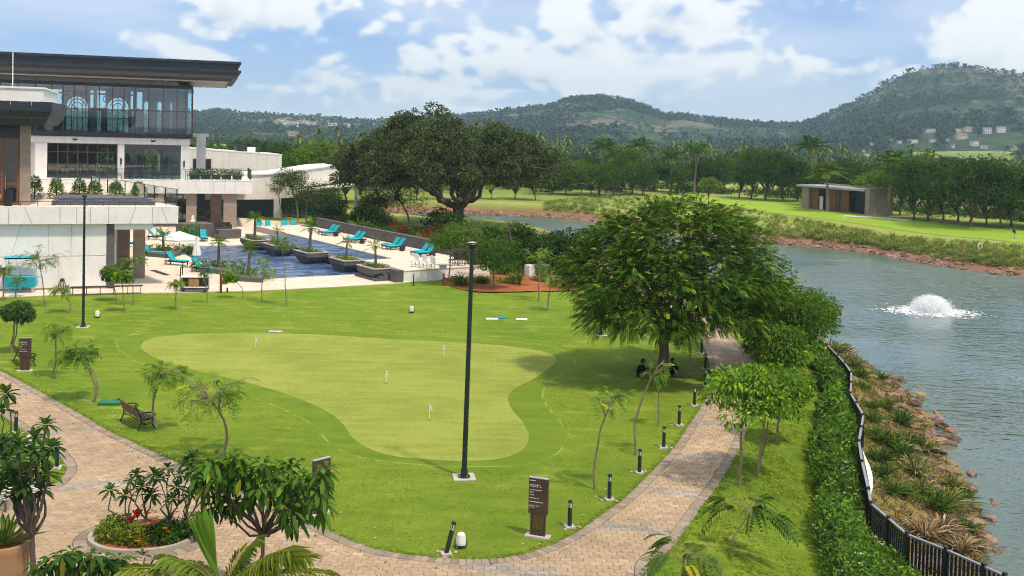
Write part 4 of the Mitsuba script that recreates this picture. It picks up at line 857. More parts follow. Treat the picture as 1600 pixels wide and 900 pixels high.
for i, (x, y, t, kd, lb) in enumerate([(936, 304, 224, 2, 'tall thin coconut palm, leftmost beyond the far fairway'), (961, 300, 231, 0, 'coconut palm second from the left beyond the far fairway'), (1006, 298, 223, 2, 'coconut palm rising behind a bright green tree beyond the fairway'),
                                       (1048, 301, 231, 1, 'broad coconut palm with drooping fronds left of the small round tree'), (1084, 303, 226, 0, 'slim coconut palm with upright fronds behind the small round tree'), (1158, 300, 233, 1, 'palm head peeping out between dark trees left of the shed'),
                                       (1270, 318, 222, 2, 'tall palm behind the flat roofed shed'), (1293, 331, 250, 1, 'yellowish palm standing right in front of the flat roofed shed'), (1387, 338, 238, 0, 'leaning palm just right of the flat roofed shed')]):
    P = hit(x, y, 120, 400); s = (y - t) * P[1] / F / 10.2
    set_tree(PALM_D[kd], 'coconut_palm', lb, 'palm tree', 'coconut palms beyond the far fairway', P, s * 1.5, s * 1.02, i * 1.3)
k = KINDS[3]; P = hit(1107, 322, 100, 300); s = (322 - 277) * P[1] / F / 9
tr_, cr_ = broad_tree(121, 9, 3.1, 3.2, (.12, .19, .02), 3200, .42, 50)
tree('round_tree', 'small round light green tree alone on the fairway bank', 'tree', None, tr_, cr_, tw=TW(P, 0, s))
# trees behind the rear wing, seen left of the great tree
for i, (x, t, d, kd) in enumerate([(352, 226, 205, 0), (372, 222, 200, 1), (398, 228, 215, 4), (424, 224, 190, 1), (446, 230, 186, 4), (462, 236, 180, 2), (481, 226, 188, 0), (500, 224, 178, 3), (520, 232, 182, 1), (542, 238, 186, 4), (322, 229, 220, 2), (306, 232, 235, 1), (566, 244, 190, 0), (590, 252, 192, 3), (620, 258, 196, 1), (652, 262, 200, 0), (690, 262, 205, 4), (730, 262, 204, 1), (770, 262, 208, 2), (806, 262, 210, 4), (838, 256, 208, 0)]):
    p = np.array(at(x, 250, d)); z = tz(p[0], p[1]); top = at(x, t, d)[2]; s = (top - z) / HT[kd]
    set_tree(TREE_D[kd], 'broad_tree', f'{nth(i)} of the dark trees standing behind the white rear wing and the spreading tree', 'tree', 'trees behind the rear wing', (p[0], p[1], z), s * 1.1, s, i * .9)

# ---- young trees on the lawns
def sapling(label, base_px, top_px, kind='feather', crown=1.0, bend=(0, 0), z=None, seed=0, base=(.115, .20, .028), r=.035, fork=False, group='young trees on the lawn', dens=1.0, cats='tree', name='young_tree'):
    rng = np.random.default_rng(seed + 700); B = np.array(g(*base_px)) if z is None else np.array(g(base_px[0], base_px[1], z))
    B[2] = tz(B[0], B[1]) if z is None else z
    top = at(top_px[0], top_px[1], B[1]) - B; H = top[2]; tr = MB(); t = np.linspace(0, 1, 7)
    pts = np.stack([top[0] * (t ** 1.6) + bend[0] * np.sin(PI * t), bend[1] * np.sin(PI * t), H * .86 * t], 1) + rng.normal(size=(7, 3)) * .02 * [[1, 1, 0]]; pts[0] *= 0
    tr.tube(pts, np.linspace(r, r * .55, 7), 6)
    if fork: tr.tube(pts * [1, 1, 1] + np.stack([.14 * np.sin(t * 2.4), .05 * t, 0 * t], 1), np.linspace(r * .8, r * .4, 7), 6)
    ms = []; tip = pts[-1]; dens = dens * (1.1 if kind in ('feather', 'thin') else 1.25)
    n = {'feather': 9, 'round': 16, 'bushy': 26, 'thin': 5, 'droop': 5, 'big': 18}[kind]; n = max(3, int(n * dens))
    for i in range(n):
        a = i * 2.399 + rng.uniform(-.3, .3); el = rng.uniform(-.1, .9); rr = crown * rng.uniform(.45, 1.0)
        if kind in ('round', 'bushy', 'big'): el = rng.uniform(-.6, 1.2)
        q = tip + np.array([math.cos(a) * math.cos(el) * rr, math.sin(a) * math.cos(el) * rr, math.sin(el) * rr * .8])
        s0 = pts[-1] if rng.random() < .6 else pts[-2]; branch(tr, s0, q, r * .45, .008, rng, 4, .12 if kind != 'droop' else .3, 4, .05)
        if kind in ('feather', 'thin'):
            m = 9 if kind == 'feather' else 6; f = rng.uniform(.35, 1.05, (m, 1)); P = s0 + (q - s0) * f; D = unit((q - s0) * .5 + sphere_dirs(rng, m) * .6 + [0, 0, -.1])
            ms.append(sprays(rng, P, D, rng.uniform(.30, .52, m) * (.7 + .3 * crown), 6, .135, .058, base, .45, .3))
        elif kind == 'droop':
            m = 7; f = rng.uniform(.5, 1.0, (m, 1)); P = s0 + (q - s0) * f; D = unit((q - s0) * [1, 1, .2] + sphere_dirs(rng, m) * .35)
            ms.append(sprays(rng, P, D, rng.uniform(.55, .85, m), 9, .22, .085, base, .65, .22))
        else:
            ms.append(clump_leaves(rng, np.array([q]), np.array([crown * .42]), 75 if kind == 'round' else 110, .20, .10, base, .75, .35, .3))
    kk = tree(name, label, cats, group, tr, cat3(ms), 'bark_pale', tw=TW(B))
    return kk
L_, M_ = (.120, .205, .026), (.075, .145, .020)
sapling('bent young tree behind the wooden bench at the far left of the lawn', (18, 552), (26, 480), 'bushy', .62, seed=1, base=(.062, .115, .030), r=.06, fork=True)
sapling('straight young tree with a small crown right of the left brown sign', (85, 591), (88, 508), 'feather', .85, seed=2, base=L_, r=.05, dens=1.1)
sapling('young tree leaning left with a double stem, near the green box lid', (147, 628), (122, 545), 'feather', 1.0, (.2, 0), seed=3, base=(.085, .16, .024), r=.055, fork=True, dens=2.1)
sapling('crooked young tree right beside the near wooden bench', (245, 672), (256, 574), 'feather', .95, (-.25, 0), seed=4, base=L_, r=.055, dens=1.7)
sapling('wide branching young tree leaning over from behind the glossy shrub', (344, 718), (330, 610), 'feather', 1.75, (.35, 0), seed=5, base=(.13, .215, .03), r=.06, dens=2.3)
sapling('small young tree leaning left at the corner of the white wall', (106, 489), (93, 449), 'feather', .8, (.3, 0), seed=6, base=L_, r=.045)
sapling('spindly tree with a wide forked crown in front of the white wall', (70, 480), (60, 398), 'feather', 1.7, seed=7, base=M_, r=.04, dens=1.2)
sapling('palmlike young tree left of the turquoise cart', (6, 470), (5, 416), 'feather', .8, seed=8, base=(.10, .17, .03), r=.06)
sapling('second young tree in front of the turquoise cart, further right', (25, 465), (28, 432), 'thin', .5, seed=9, base=M_, r=.045)
sapling('leafy young tree in front of the two stone columns', (182, 471), (174, 424), 'round', .75, seed=10, base=(.085, .155, .025), r=.04, dens=.8)
sapling('slender young tree with a small round head left of the stone columns', (194, 488), (190, 426), 'round', .55, seed=11, base=L_, r=.04, dens=.7)
sapling('tall young tree with a flat top in front of the stone columns', (208, 478), (205, 396), 'feather', .9, seed=12, base=M_, r=.04, dens=.9)
sapling('young tree with a yellowish tuft left of the drinks cart', (275, 484), (275, 437), 'feather', .55, seed=13, base=(.17, .24, .04), r=.045)
sapling('leaning stick of a young tree right behind the drinks cart', (324, 474), (318, 420), 'thin', .5, seed=14, base=M_, r=.035)
sapling('young tree with one big tuft bent left by the pool', (379, 466), (361, 429), 'round', .42, (.2, 0), seed=15, base=(.12, .21, .025), r=.035, dens=.5)
sapling('young tree with two tufts before the near edge of the pool', (409, 472), (411, 398), 'thin', .8, seed=16, base=L_, r=.04)
sapling('very tall thin young tree before the middle of the pool', (447, 479), (441, 366), 'feather', 1.0, seed=17, base=M_, r=.04, dens=.8)
sapling('young tree growing out of the red soil bed edge behind the lamp post', (842, 470), (842, 386), 'feather', 1.1, seed=18, base=L_, r=.06)
sapling('short young tree with light leaves right of the red soil bed', (856, 486), (862, 428), 'feather', .85, seed=19, base=(.15, .235, .035), r=.06)
sapling('young tree with a domed head behind the brown post by the white block', (701, 446), (707, 362), 'bushy', 1.5, seed=20, base=(.085, .155, .022), r=.07, dens=.9)
sapling('bushy young tree in the red soil bed just right of the lamp post', (771, 452), (771, 392), 'bushy', 2.0, seed=21, base=(.060, .125, .020), r=.10, dens=1.4)
sapling('small sapling with drooping leaf tips at the right of the green', (929, 764), (955, 606), 'thin', .85, (-.12, 0), seed=23, base=(.13, .21, .035), r=.045, dens=1.7)
sapling('tall leaning young tree between the bollards and the big tree', (993, 711), (1030, 548), 'thin', .75, (-.2, 0), seed=24, base=(.10, .18, .025), r=.05, dens=1.2)
sapling('bare thin stake of a young tree under the big tree', (1028, 666), (1030, 575), 'thin', .3, seed=25, base=M_, r=.035)
sapling('thin straight young tree beside the path behind the big tree', (1078, 590), (1077, 500), 'thin', .6, seed=26, base=M_, r=.04)
sapling('round headed young tree with bright leaves right of the path, nearest the camera', (1156, 757), (1162, 592), 'big', 1.30, seed=30, base=(.125, .225, .025), r=.055, group='young trees on the grass strip beside the path')
sapling('forked young tree with bright leaves right of the path, second from the left', (1184, 741), (1204, 602), 'big', 1.15, seed=31, base=(.105, .200, .022), r=.05, fork=True, group='young trees on the grass strip beside the path')
sapling('bright young tree with a thick stake right of the path, third from the left', (1214, 690), (1226, 590), 'big', .95, seed=32, base=(.11, .205, .022), r=.05, group='young trees on the grass strip beside the path', dens=.8)
sapling('low sapling with drooping feathery leaves at the front right', (1144, 868), (1172, 790), 'droop', 1.05, (-.1, 0), seed=33, base=(.065, .125, .025), r=.03, group='young trees on the grass strip beside the path', dens=.8)
sapling('drooping sapling cut off by the lower edge of the photo, beside the path end', (1085, 935), (1068, 872), 'droop', .95, seed=34, base=(.095, .150, .03), r=.03, group='young trees on the grass strip beside the path')
for i, (bx, by, tx, ty, cr, c, lb) in enumerate([(1226, 574, 1226, 484, 2.2, (.066, .135, .016), 'dense green tree at the water side right of the large feathery tree'), (1262, 545, 1262, 480, 1.55, (.075, .15, .018), 'smaller green tree overhanging the lake at the end of the fence'),
                                                 (1212, 600, 1214, 535, 1.35, (.095, .18, .022), 'light green tree beside the bend of the path behind the bright young trees'), (1180, 555, 1176, 448, 2.4, (.050, .10, .016), 'dark leafy tree crowded against the right side of the large feathery tree'),
                                                 (1238, 600, 1240, 552, 1.25, (.12, .21, .025), 'palmlike bright green tree next to the hedge top')]):
    sapling(lb, (bx, by), (tx, ty), 'big' if i != 4 else 'feather', cr, seed=40 + i, base=c, r=.10, dens=2.6 if i != 4 else 2.0, group=None, name='lakeside_tree')

# ---- shrubs behind the retaining wall and round the red bed
def shrub_mesh(seed, H, R, base, n=14, per=70, L=.28, W=.14):
    rng = np.random.default_rng(seed); C = []
    for i in range(n): a = rng.uniform(0, 6.28); t = math.sqrt(rng.random()); z = rng.uniform(.18, 1) * (1 - .35 * t * t); C.append((math.cos(a) * t * R * .8, math.sin(a) * t * R * .8, z * H * .85))
    st = MB()
    for c in C[:7]: branch(st, (0, 0, 0), c, .05, .015, rng, 4, .1, 3, .05)
    return st, clump_leaves(rng, np.array(C), np.full(n, R * .42), per, L, W, base, .8, .1, .4)
def spiky_mesh(seed, H, base, n=34, W=.09):
    rng = np.random.default_rng(seed); a = rng.uniform(0, 6.28, n); el = rng.uniform(.35, 1.45, n)
    D = np.stack([np.cos(a) * np.cos(el), np.sin(a) * np.cos(el), np.sin(el)], 1); st = MB().tube([(0, 0, 0), (0, 0, H * .2)], .06, 5)
    return st, blade_leaves(np.tile([[0, 0, H * .15]], (n, 1)) + rng.normal(size=(n, 3)) * .06, D, np.tile([[0, 0, 1.0]], (n, 1)) + rng.normal(size=(n, 3)) * .2, H * rng.uniform(.7, 1.1, n), W, tones(rng, n, base, .25), .35, 4)
SH = [(shrub_mesh(201, 2.6, 1.7, (.032, .070, .014)), 'dark green'), (shrub_mesh(202, 2.2, 1.5, (.055, .110, .018)), 'mid green'), (shrub_mesh(203, 2.0, 1.3, (.16, .035, .018)), 'dark red'), (shrub_mesh(204, 2.4, 1.5, (.10, .17, .025)), 'light green'), (spiky_mesh(205, 2.6, (.07, .13, .02), 40, .16), 'spiky green'), (shrub_mesh(206, 3.4, 2.2, (.026, .056, .012), 20, 80, .34, .2), 'tall dark'), (shrub_mesh(207, 1.8, 1.2, (.20, .10, .02), 10), 'orange green')]
SH_D = [((shape(s_[0], 'bark', 30), shape(s_[1], 'leaf')), nm) for s_, nm in SH]
def set_shrub(kd, label, loc, s=1.0, sz=None, a=0.0, group=None, name='shrub'):
    k = thing(name, label, 'shrub', group); T = TW(loc, a, s, sz or s); part(k, 'stem', SH_D[kd][0][0], None, tw=T); part(k, 'foliage', SH_D[kd][0][1], None, tw=T)
CAS = Frame(g2(390, 380), math.degrees(math.atan2(-.824, .567)))
rs = np.random.default_rng(77); cnt = {}
spots = []
for u_ in np.arange(-14, 30, 2.1):
    for v_, kk in ((13.6, (0, 1, 2, 4, 6)), (16.2, (0, 5, 2, 3, 1)), (19.5, (5, 0, 1, 3)), (23.5, (5, 3, 1, 4))):
        if v_ > 18 and (rs.random() < .45 or u_ > 22): continue
        spots.append((u_ + rs.uniform(-.9, .9), v_ + rs.uniform(-.8, .8), int(rs.choice(kk)), rs.uniform(.75, 1.15)))
CROTON = [(8, 15, 2, 1.2), (10, 17, 2, 1.35), (12.4, 15.6, 2, 1.2), (14.5, 17.6, 2, 1.3), (20, 15.0, 2, 1.15), (22.2, 16, 2, 1.1)]
for u_, v_, kd, s in sorted(spots + CROTON, key=lambda q: pix(CAS.p(q[0], q[1]))[0]):
    p = CAS.p(u_, v_); z = tz(p[0], p[1])
    if z < -1.9: continue
    cnt[kd] = cnt.get(kd, -1) + 1
    set_shrub(kd, f'{nth(cnt[kd])} {SH_D[kd][1]} shrub from the left in the planting behind the grey pool wall', (p[0], p[1], max(z, -.4)), s, s * (1.0 if v_ < 18 else 1.05), rs.uniform(0, 6), f'{SH_D[kd][1]} shrubs behind the pool wall')
for i, (x, y, top, kd, lb) in enumerate([(722, 446, 422, 1, 'low bluish bush left of the lamp post by the white block'), (752, 444, 424, 1, 'low grassy bush just right of the lamp post'), (800, 444, 424, 3, 'light bush at the left side of the red soil bed'), (812, 446, 415, 4, 'spiky plant standing at the red soil bed'), (846, 440, 405, 3, 'pale green bush at the back of the red soil bed'),
                                         (868, 430, 362, 5, 'rounded glossy tree like shrub left of the large feathery tree'), (905, 420, 352, 5, 'big dark leaved shrub half behind the large feathery tree'), (880, 450, 410, 0, 'dark bush at the right end of the red soil bed'), (790, 430, 395, 0, 'dark bush behind the red soil bed'), (830, 428, 388, 1, 'mid green bush behind the red soil bed'), (748, 430, 398, 6, 'reddish bush right behind the lamp post'), (905, 448, 425, 4, 'spiky palm plant beside the big feathery tree')]):
    P = g(x, y); s = (y - top) * P[1] / F / (2.6, 2.2, 2, 2.4, 2.6, 3.4, 1.8)[kd]; set_shrub(kd, lb, P, s, s, i)
# trees among the poolside planting
for i, (bx, by, tx, ty, cr, c, kind, lb) in enumerate([(466, 345, 452, 272, 2.2, (.042, .088, .014), 'big', 'open branched tree in front of the white pavilion'), (478, 352, 480, 300, 3.0, (.034, .072, .012), 'big', 'dark tree with a low wide crown behind the far loungers'), (505, 350, 512, 305, 2.4, (.075, .14, .02), 'big', 'light tree to the right of the dark lounger tree'),
                                                       (640, 352, 620, 300, 3.4, (.028, .055, .012), 'big', 'very dark small tree under the left half of the spreading tree'), (590, 345, 585, 312, 2.2, (.06, .12, .02), 'big', 'green tree left of the very dark tree'), (440, 345, 434, 290, 2.2, (.06, .12, .02), 'feather', 'feathery tree at the end of the pool terrace'), (800, 395, 795, 345, 1.2, (.07, .12, .02), 'thin', 'bare thin tree before the far water')]):
    sapling(lb, (bx, by), (tx, ty), kind, cr, seed=60 + i, base=c, r=.11, dens=1.5, group=None, name='garden_tree', fork=i in (0, 3))

# ---- hedge along the lake fence
FENCE_PX = [(1600, 912), (1570, 900), (1537, 885), (1478, 859), (1417, 835), (1388, 810), (1361, 787), (1357, 765), (1347, 722), (1342, 690), (1346, 668), (1349, 649), (1338, 630), (1329, 615), (1330, 598), (1330, 582), (1320, 568), (1309, 556), (1292, 539), (1276, 526), (1261, 514), (1240, 503)]
FZ = .35
fence_xy = np.array(line(FENCE_PX, FZ))
hl = rough_line(line([(1306, 950), (1292, 900), (1284, 850), (1279, 790), (1276, 720), (1276, 650), (1279, 600), (1268, 565), (1240, 545), (1215, 530)], -.45), .38, 6)
HEDGE = Polygon(np.vstack([hl, (fence_xy[2:] - [.12, 0])[::-1], [(fence_xy[0, 0] - .6, fence_xy[0, 1] - 1.5)]])).buffer(0)
HEDGE = max(polys(HEDGE), key=lambda q: q.area)
def hedge():
    rng = np.random.default_rng(41); x0, y0, x1, y1 = HEDGE.bounds; P = np.c_[rng.uniform(x0, x1, 120000), rng.uniform(y0, y1, 120000)]
    P = P[shapely.contains(HEDGE, shapely.points(P))]; w = rng.random(len(P)) < np.clip((34 / P[:, 1]) ** 1.6, .12, 1); P = P[w][:52000]
    d = shapely.distance(HEDGE.exterior, shapely.points(P)); q = np.c_[P, 0 * d]
    top = 1.55 * (1 - np.exp(-(d + .10) / .22)) * (.82 + .55 * (meshkit.fbm(q * .9, 3, 4) - .3)) + .18 * (meshkit.noise(q * 3.2, 7) - .5)
    zt = terrain(P[:, 0], P[:, 1]); top = np.minimum(top, FZ - zt + .06 + .42 * meshkit.noise(q * .7, 9) * (P[:, 1] < 60)); h = np.where(d < .45, rng.uniform(.15, 1, len(P)), rng.uniform(.62, 1.04, len(P))); tip = rng.random(len(P)) < .10
    pts = np.c_[P, zt + top * h + tip * rng.uniform(.03, .16, len(P))]
    o = unit(np.c_[rng.normal(size=(len(P), 2)) * .8, rng.uniform(.1, 1.2, len(P))]); N = unit(rng.normal(size=(len(P), 3)) * .6 + [0, 0, .7])
    big = np.clip(P[:, 1] / 33, .9, 2.0)
    m = leaf_cards(pts, o, N, .17 * big * rng.uniform(.6, 1.4, len(P)), .085 * big, tones(rng, len(P), (.082, .165, .022), .36) * (.7 + .6 * meshkit.noise(q * 1.2, 3))[:, None], .2, .1)
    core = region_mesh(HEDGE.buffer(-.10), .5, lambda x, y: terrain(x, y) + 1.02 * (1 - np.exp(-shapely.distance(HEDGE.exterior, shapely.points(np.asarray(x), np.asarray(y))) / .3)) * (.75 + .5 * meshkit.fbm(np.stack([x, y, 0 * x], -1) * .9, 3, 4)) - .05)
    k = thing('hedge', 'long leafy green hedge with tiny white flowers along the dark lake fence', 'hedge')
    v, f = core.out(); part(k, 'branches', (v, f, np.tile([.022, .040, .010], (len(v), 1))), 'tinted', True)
    part(k, 'foliage', m, 'leaf')
    s = rng.choice(len(P), 230, replace=False); s = s[h[s] > .6]; nf = len(s); pf = pts[s] + [0, 0, .06]
    fl = cat3([leaf_cards(pf, np.stack([np.cos(b + 0 * pf[:, 0]), np.sin(b + 0 * pf[:, 0]), .3 + 0 * pf[:, 0]], 1), np.tile([[0, 0, 1.0]], (nf, 1)), .075, .06, np.tile([[.80, .72, .70]], (nf, 1))) for b in (0, 2.1, 4.2)])
    kf = part(k, 'flowers', fl, 'leaf'); labels[kf] = {'kind': 'stuff', 'label': 'small white flowers dotted over the hedge'}
hedge()

# ---- grass tussocks and stones on the banks
def tussock(seed, n=70, H=1.0, base=(.17, .22, .045), plume=0):
    rng = np.random.default_rng(seed); a = rng.uniform(0, 6.28, n); el = np.clip(rng.normal(1.05, .3, n), .25, 1.5); D = np.stack([np.cos(a) * np.cos(el), np.sin(a) * np.cos(el), np.sin(el)], 1)
    P = np.c_[np.cos(a) * rng.uniform(0, .14, n), np.sin(a) * rng.uniform(0, .14, n), np.zeros(n)]
    ms = [blade_leaves(P, D, np.tile([[0, 0, 1.0]], (n, 1)) + rng.normal(size=(n, 3)) * .3, H * rng.uniform(.6, 1.15, n), .035 * H + .012, tones(rng, n, base, .3), .42, 3)]
    if plume:
        a = rng.uniform(0, 6.28, plume); el = np.clip(rng.normal(.95, .2, plume), .4, 1.4); D = np.stack([np.cos(a) * np.cos(el), np.sin(a) * np.cos(el), np.sin(el)], 1)
        ms.append(blade_leaves(np.zeros((plume, 3)), D, np.tile([[0, 0, 1.0]], (plume, 1)) + rng.normal(size=(plume, 3)) * .3, H * 1.25 * rng.uniform(.8, 1.1, plume), .03 * H, tones(rng, plume, (.42, .31, .20), .2, .05), .5, 3))
    return cat3(ms)
TUS = [shape(tussock(301 + i, 46, 1.0, b), 'leaf') for i, b in enumerate([(.15, .215, .040), (.20, .25, .06), (.11, .18, .03), (.26, .26, .09)])]
TUSN = [shape(tussock(311 + i, 110, 1.0, b, pl_), 'leaf') for i, (b, pl_) in enumerate([((.070, .125, .024), 0), ((.105, .14, .036), 30), ((.050, .095, .020), 0), ((.17, .13, .07), 36)])]
rs = np.random.default_rng(51)
far_line = LineString(rough_line(FAR, .6)); cand = []
while len(cand) < 300:
    px_, t_ = rs.uniform(855, 1600), rs.random(); wy = np.interp(px_, [p[0] for p in far_px], [p[1] for p in far_px]); ty = np.interp(px_, [850, 930, 1060, 1160, 1400, 1600], [318, 305, 316, 328, 372, 388])
    y_ = wy - 11 - (wy - 11 - ty) * t_ ** .9
    if 960 < px_ < 1120 and y_ > 330: continue
    P = hit(px_, y_, 100, 300)
    if shapely.contains(FAIR.buffer(.4), Point(P[:2])): continue
    cand.append(P)
cand.sort(key=lambda p: p[1])
for P in cand:
    solo('grass_tussock', TUS[int(rs.integers(0, 4))], None, 'tuft of tall green grass on the bank across the lake', 'grass tuft', 'grass tufts on the far bank', tw=TW(P, rs.uniform(0, 6), rs.uniform(1.1, 2.0), rs.uniform(.95, 1.6)))
ms = []; small = [tussock(331 + i, 22, .8, b) for i, b in enumerate([(.17, .22, .05), (.21, .25, .07), (.13, .18, .04)])]
for i in range(1500):
    px_, t_ = rs.uniform(850, 1620), rs.random(); wy = np.interp(px_, [p[0] for p in far_px], [p[1] for p in far_px]); ty = np.interp(px_, [850, 930, 1060, 1160, 1400, 1600], [318, 304, 314, 326, 370, 386]); y_ = wy - 10 - (wy - 10 - ty) * t_ ** .9
    if 960 < px_ < 1120 and y_ > 332: continue
    P = hit(px_, y_, 100, 300)
    if not shapely.contains(FAIR, Point(P[:2])): ms.append(xf3(small[i % 3], rotz(i * 1.7) * rs.uniform(.8, 1.6), P))
put('bank_grass', cat3(ms), 'leaf'); tag('bank_grass', 'lower rough grass between the tufts on the far bank', 'grass', None, 'stuff')
near_t = [(1395, 700, 0, .95), (1420, 690, 2, .9), (1410, 718, 2, 1.0), (1372, 690, 0, .9), (1375, 725, 2, .9), (1440, 700, 1, 1.0), (1430, 740, 1, 1.1), (1455, 700, 3, .9), (1365, 660, 0, .8), (1380, 745, 0, .8), (1345, 590, 0, .9), (1335, 575, 2, .8), (1378, 588, 0, .75), (1408, 660, 0, 1.05), (1362, 640, 0, .7),
          (1490, 760, 1, .8), (1462, 800, 0, 1.1), (1480, 790, 1, 1.0), (1505, 785, 0, .8), (1446, 840, 3, 1.0), (1470, 835, 3, 1.0), (1510, 830, 0, .65), (1440, 770, 1, .8), (1415, 775, 0, .6), (1500, 860, 3, .9), (1522, 860, 1, .6), (1395, 770, 0, .65), (1405, 625, 1, .6), (1350, 610, 0, .7), (1330, 560, 1, .8), (1305, 545, 1, 1.0), (1318, 548, 1, 1.1), (1385, 640, 0, .7)]
near_t.sort(key=lambda q: -q[1])
for i, (x, y, kd, s) in enumerate(near_t):
    P = g(x, y, -1.5); P[2] = tz(P[0], P[1]); P = g(x, y, P[2]); P[2] = tz(P[0], P[1])
    solo('grass_tussock', TUSN[kd], None, f'{nth(sum(1 for q in near_t[:i] if (q[2] in (0, 2)) == (kd in (0, 2)) and (kd in (0, 2) or q[2] == kd)))} ' + ('dry straw coloured' if kd == 3 else 'feather headed' if kd == 1 else 'green') + ' grass clump from the front on the stony near bank', 'grass tuft', ('dry' if kd == 3 else 'feather headed' if kd == 1 else 'green') + ' grass clumps on the near bank', tw=TW(P, i * 1.1, s * 1.5, s * 1.3))
def rock(rng, s):
    m = trimesh.creation.icosphere(subdivisions=1, radius=1.0); v = m.vertices * (1 + .32 * (rng.random((len(m.vertices), 1)) - .5) * 2) * np.array([1, rng.uniform(.55, .9), rng.uniform(.35, .6)])
    return (v * s) @ rotz(rng.uniform(0, 6)).T, np.array(m.faces)
def rock_col(rng, n, base=(.22, .13, .085)): c = np.array(base) * rng.uniform(.5, 1.5) * [1, rng.uniform(.85, 1.15), rng.uniform(.8, 1.25)]; return np.tile(c, (n, 1))
mb, cc = MB(), []
for i in range(3300):
    s = rs.random(); q = far_line.interpolate(s * far_line.length); 
    p = np.array(q.coords[0]); 
    if not (-35 < p[0] < 95) or p[1] < 85: continue
    t_ = far_line.interpolate(s * far_line.length + .5).coords[0] - p; nn = np.array([-t_[1], t_[0]]); nn = nn / np.linalg.norm(nn); nn = nn if nn[1] > 0 else -nn
    d = rs.uniform(-.5, 3.4) * (.6 + .4 * rs.random()); p = p + nn * d; z = tz(p[0], p[1]); v, f = rock(rs, rs.uniform(.16, .52)); mb.add(v + [p[0], p[1], max(z, -2.6) + .03], f); cc.append(rock_col(rs, len(v), (.22, .135, .095)))
v, f = mb.out(); put('bank_stones', (v, f, np.vstack(cc)), 'tinted'); tag('bank_stones', 'broken reddish stones heaped along the far water edge', 'stones', None, 'stuff')
near_line = LineString(smooth_line(line(near_px, WATER), 6))
cand = []
for i in range(150):
    s = rs.random() ** 1.0 * near_line.length; p = np.array(near_line.interpolate(s).coords[0]); d = rs.normal(.5, .9); d = min(max(d, -1.0), 2.2)
    q = p - np.array([1, .15]) * d; px_ = pix([q[0], q[1], -2.4])
    if px_[1] > 905 or px_[0] > 1600: continue
    z = tz(q[0], q[1]); cand.append((q[0], q[1], max(z, -2.62)))
for x, y, z in sorted(cand, key=lambda p: p[1])[:110]:
    s = rs.uniform(.16, .50); v, f = rock(rs, s); solo('shore_rock', (v + [x, y, z + s * .1], f, rock_col(rs, len(v), (.20, .135, .09))), 'tinted', 'brown rock at the near water edge of the lake', 'rock', 'rocks along the near shore')
mb, cc = MB(), []
for i in range(900):
    s = rs.random() * near_line.length; p = np.array(near_line.interpolate(s).coords[0]); q = p - np.array([1, .15]) * rs.uniform(-.2, 3.2); z = tz(q[0], q[1]); v, f = rock(rs, rs.uniform(.04, .13)); mb.add(v + [q[0], q[1], max(z, -2.55)], f); cc.append(rock_col(rs, len(v), (.22, .15, .10)))
v, f = mb.out(); put('bank_rubble', (v, f, np.vstack(cc)), 'tinted'); tag('bank_rubble', 'small loose stones scattered over the near lake bank', 'stones', None, 'stuff')
# low weeds between the clumps on the near bank
nb = Polygon(np.vstack([fence_xy[1:] + [.2, 0], np.array(line(near_px, WATER))[::-1]])).buffer(0); x0, y0, x1, y1 = nb.bounds
P = np.c_[rs.uniform(x0, x1, 9000), rs.uniform(y0, y1, 9000)]; P = P[shapely.contains(nb, shapely.points(P))]; n_ = meshkit.fbm(np.c_[P, 0 * P[:, 0]] * .5, 3, 3); P = P[n_ > .27]; k_ = len(P) * 5; P = np.repeat(P, 5, 0) + rs.normal(size=(k_, 2)) * .07
a_ = rs.uniform(0, 6.28, k_)
put('bank_weeds', blade_leaves(np.c_[P, terrain(P[:, 0], P[:, 1])], np.stack([np.cos(a_) * .6, np.sin(a_) * .6, .8 + 0 * a_], 1), np.tile([[0, 0, 1.0]], (k_, 1)) + rs.normal(size=(k_, 3)) * .4, rs.uniform(.15, .5, k_), .034, tones(rs, k_, (.115, .105, .035), .45, .3), .4, 2), 'leaf'); tag('bank_weeds', 'thin weeds and low grass covering the near lake bank', 'weeds', None, 'stuff')

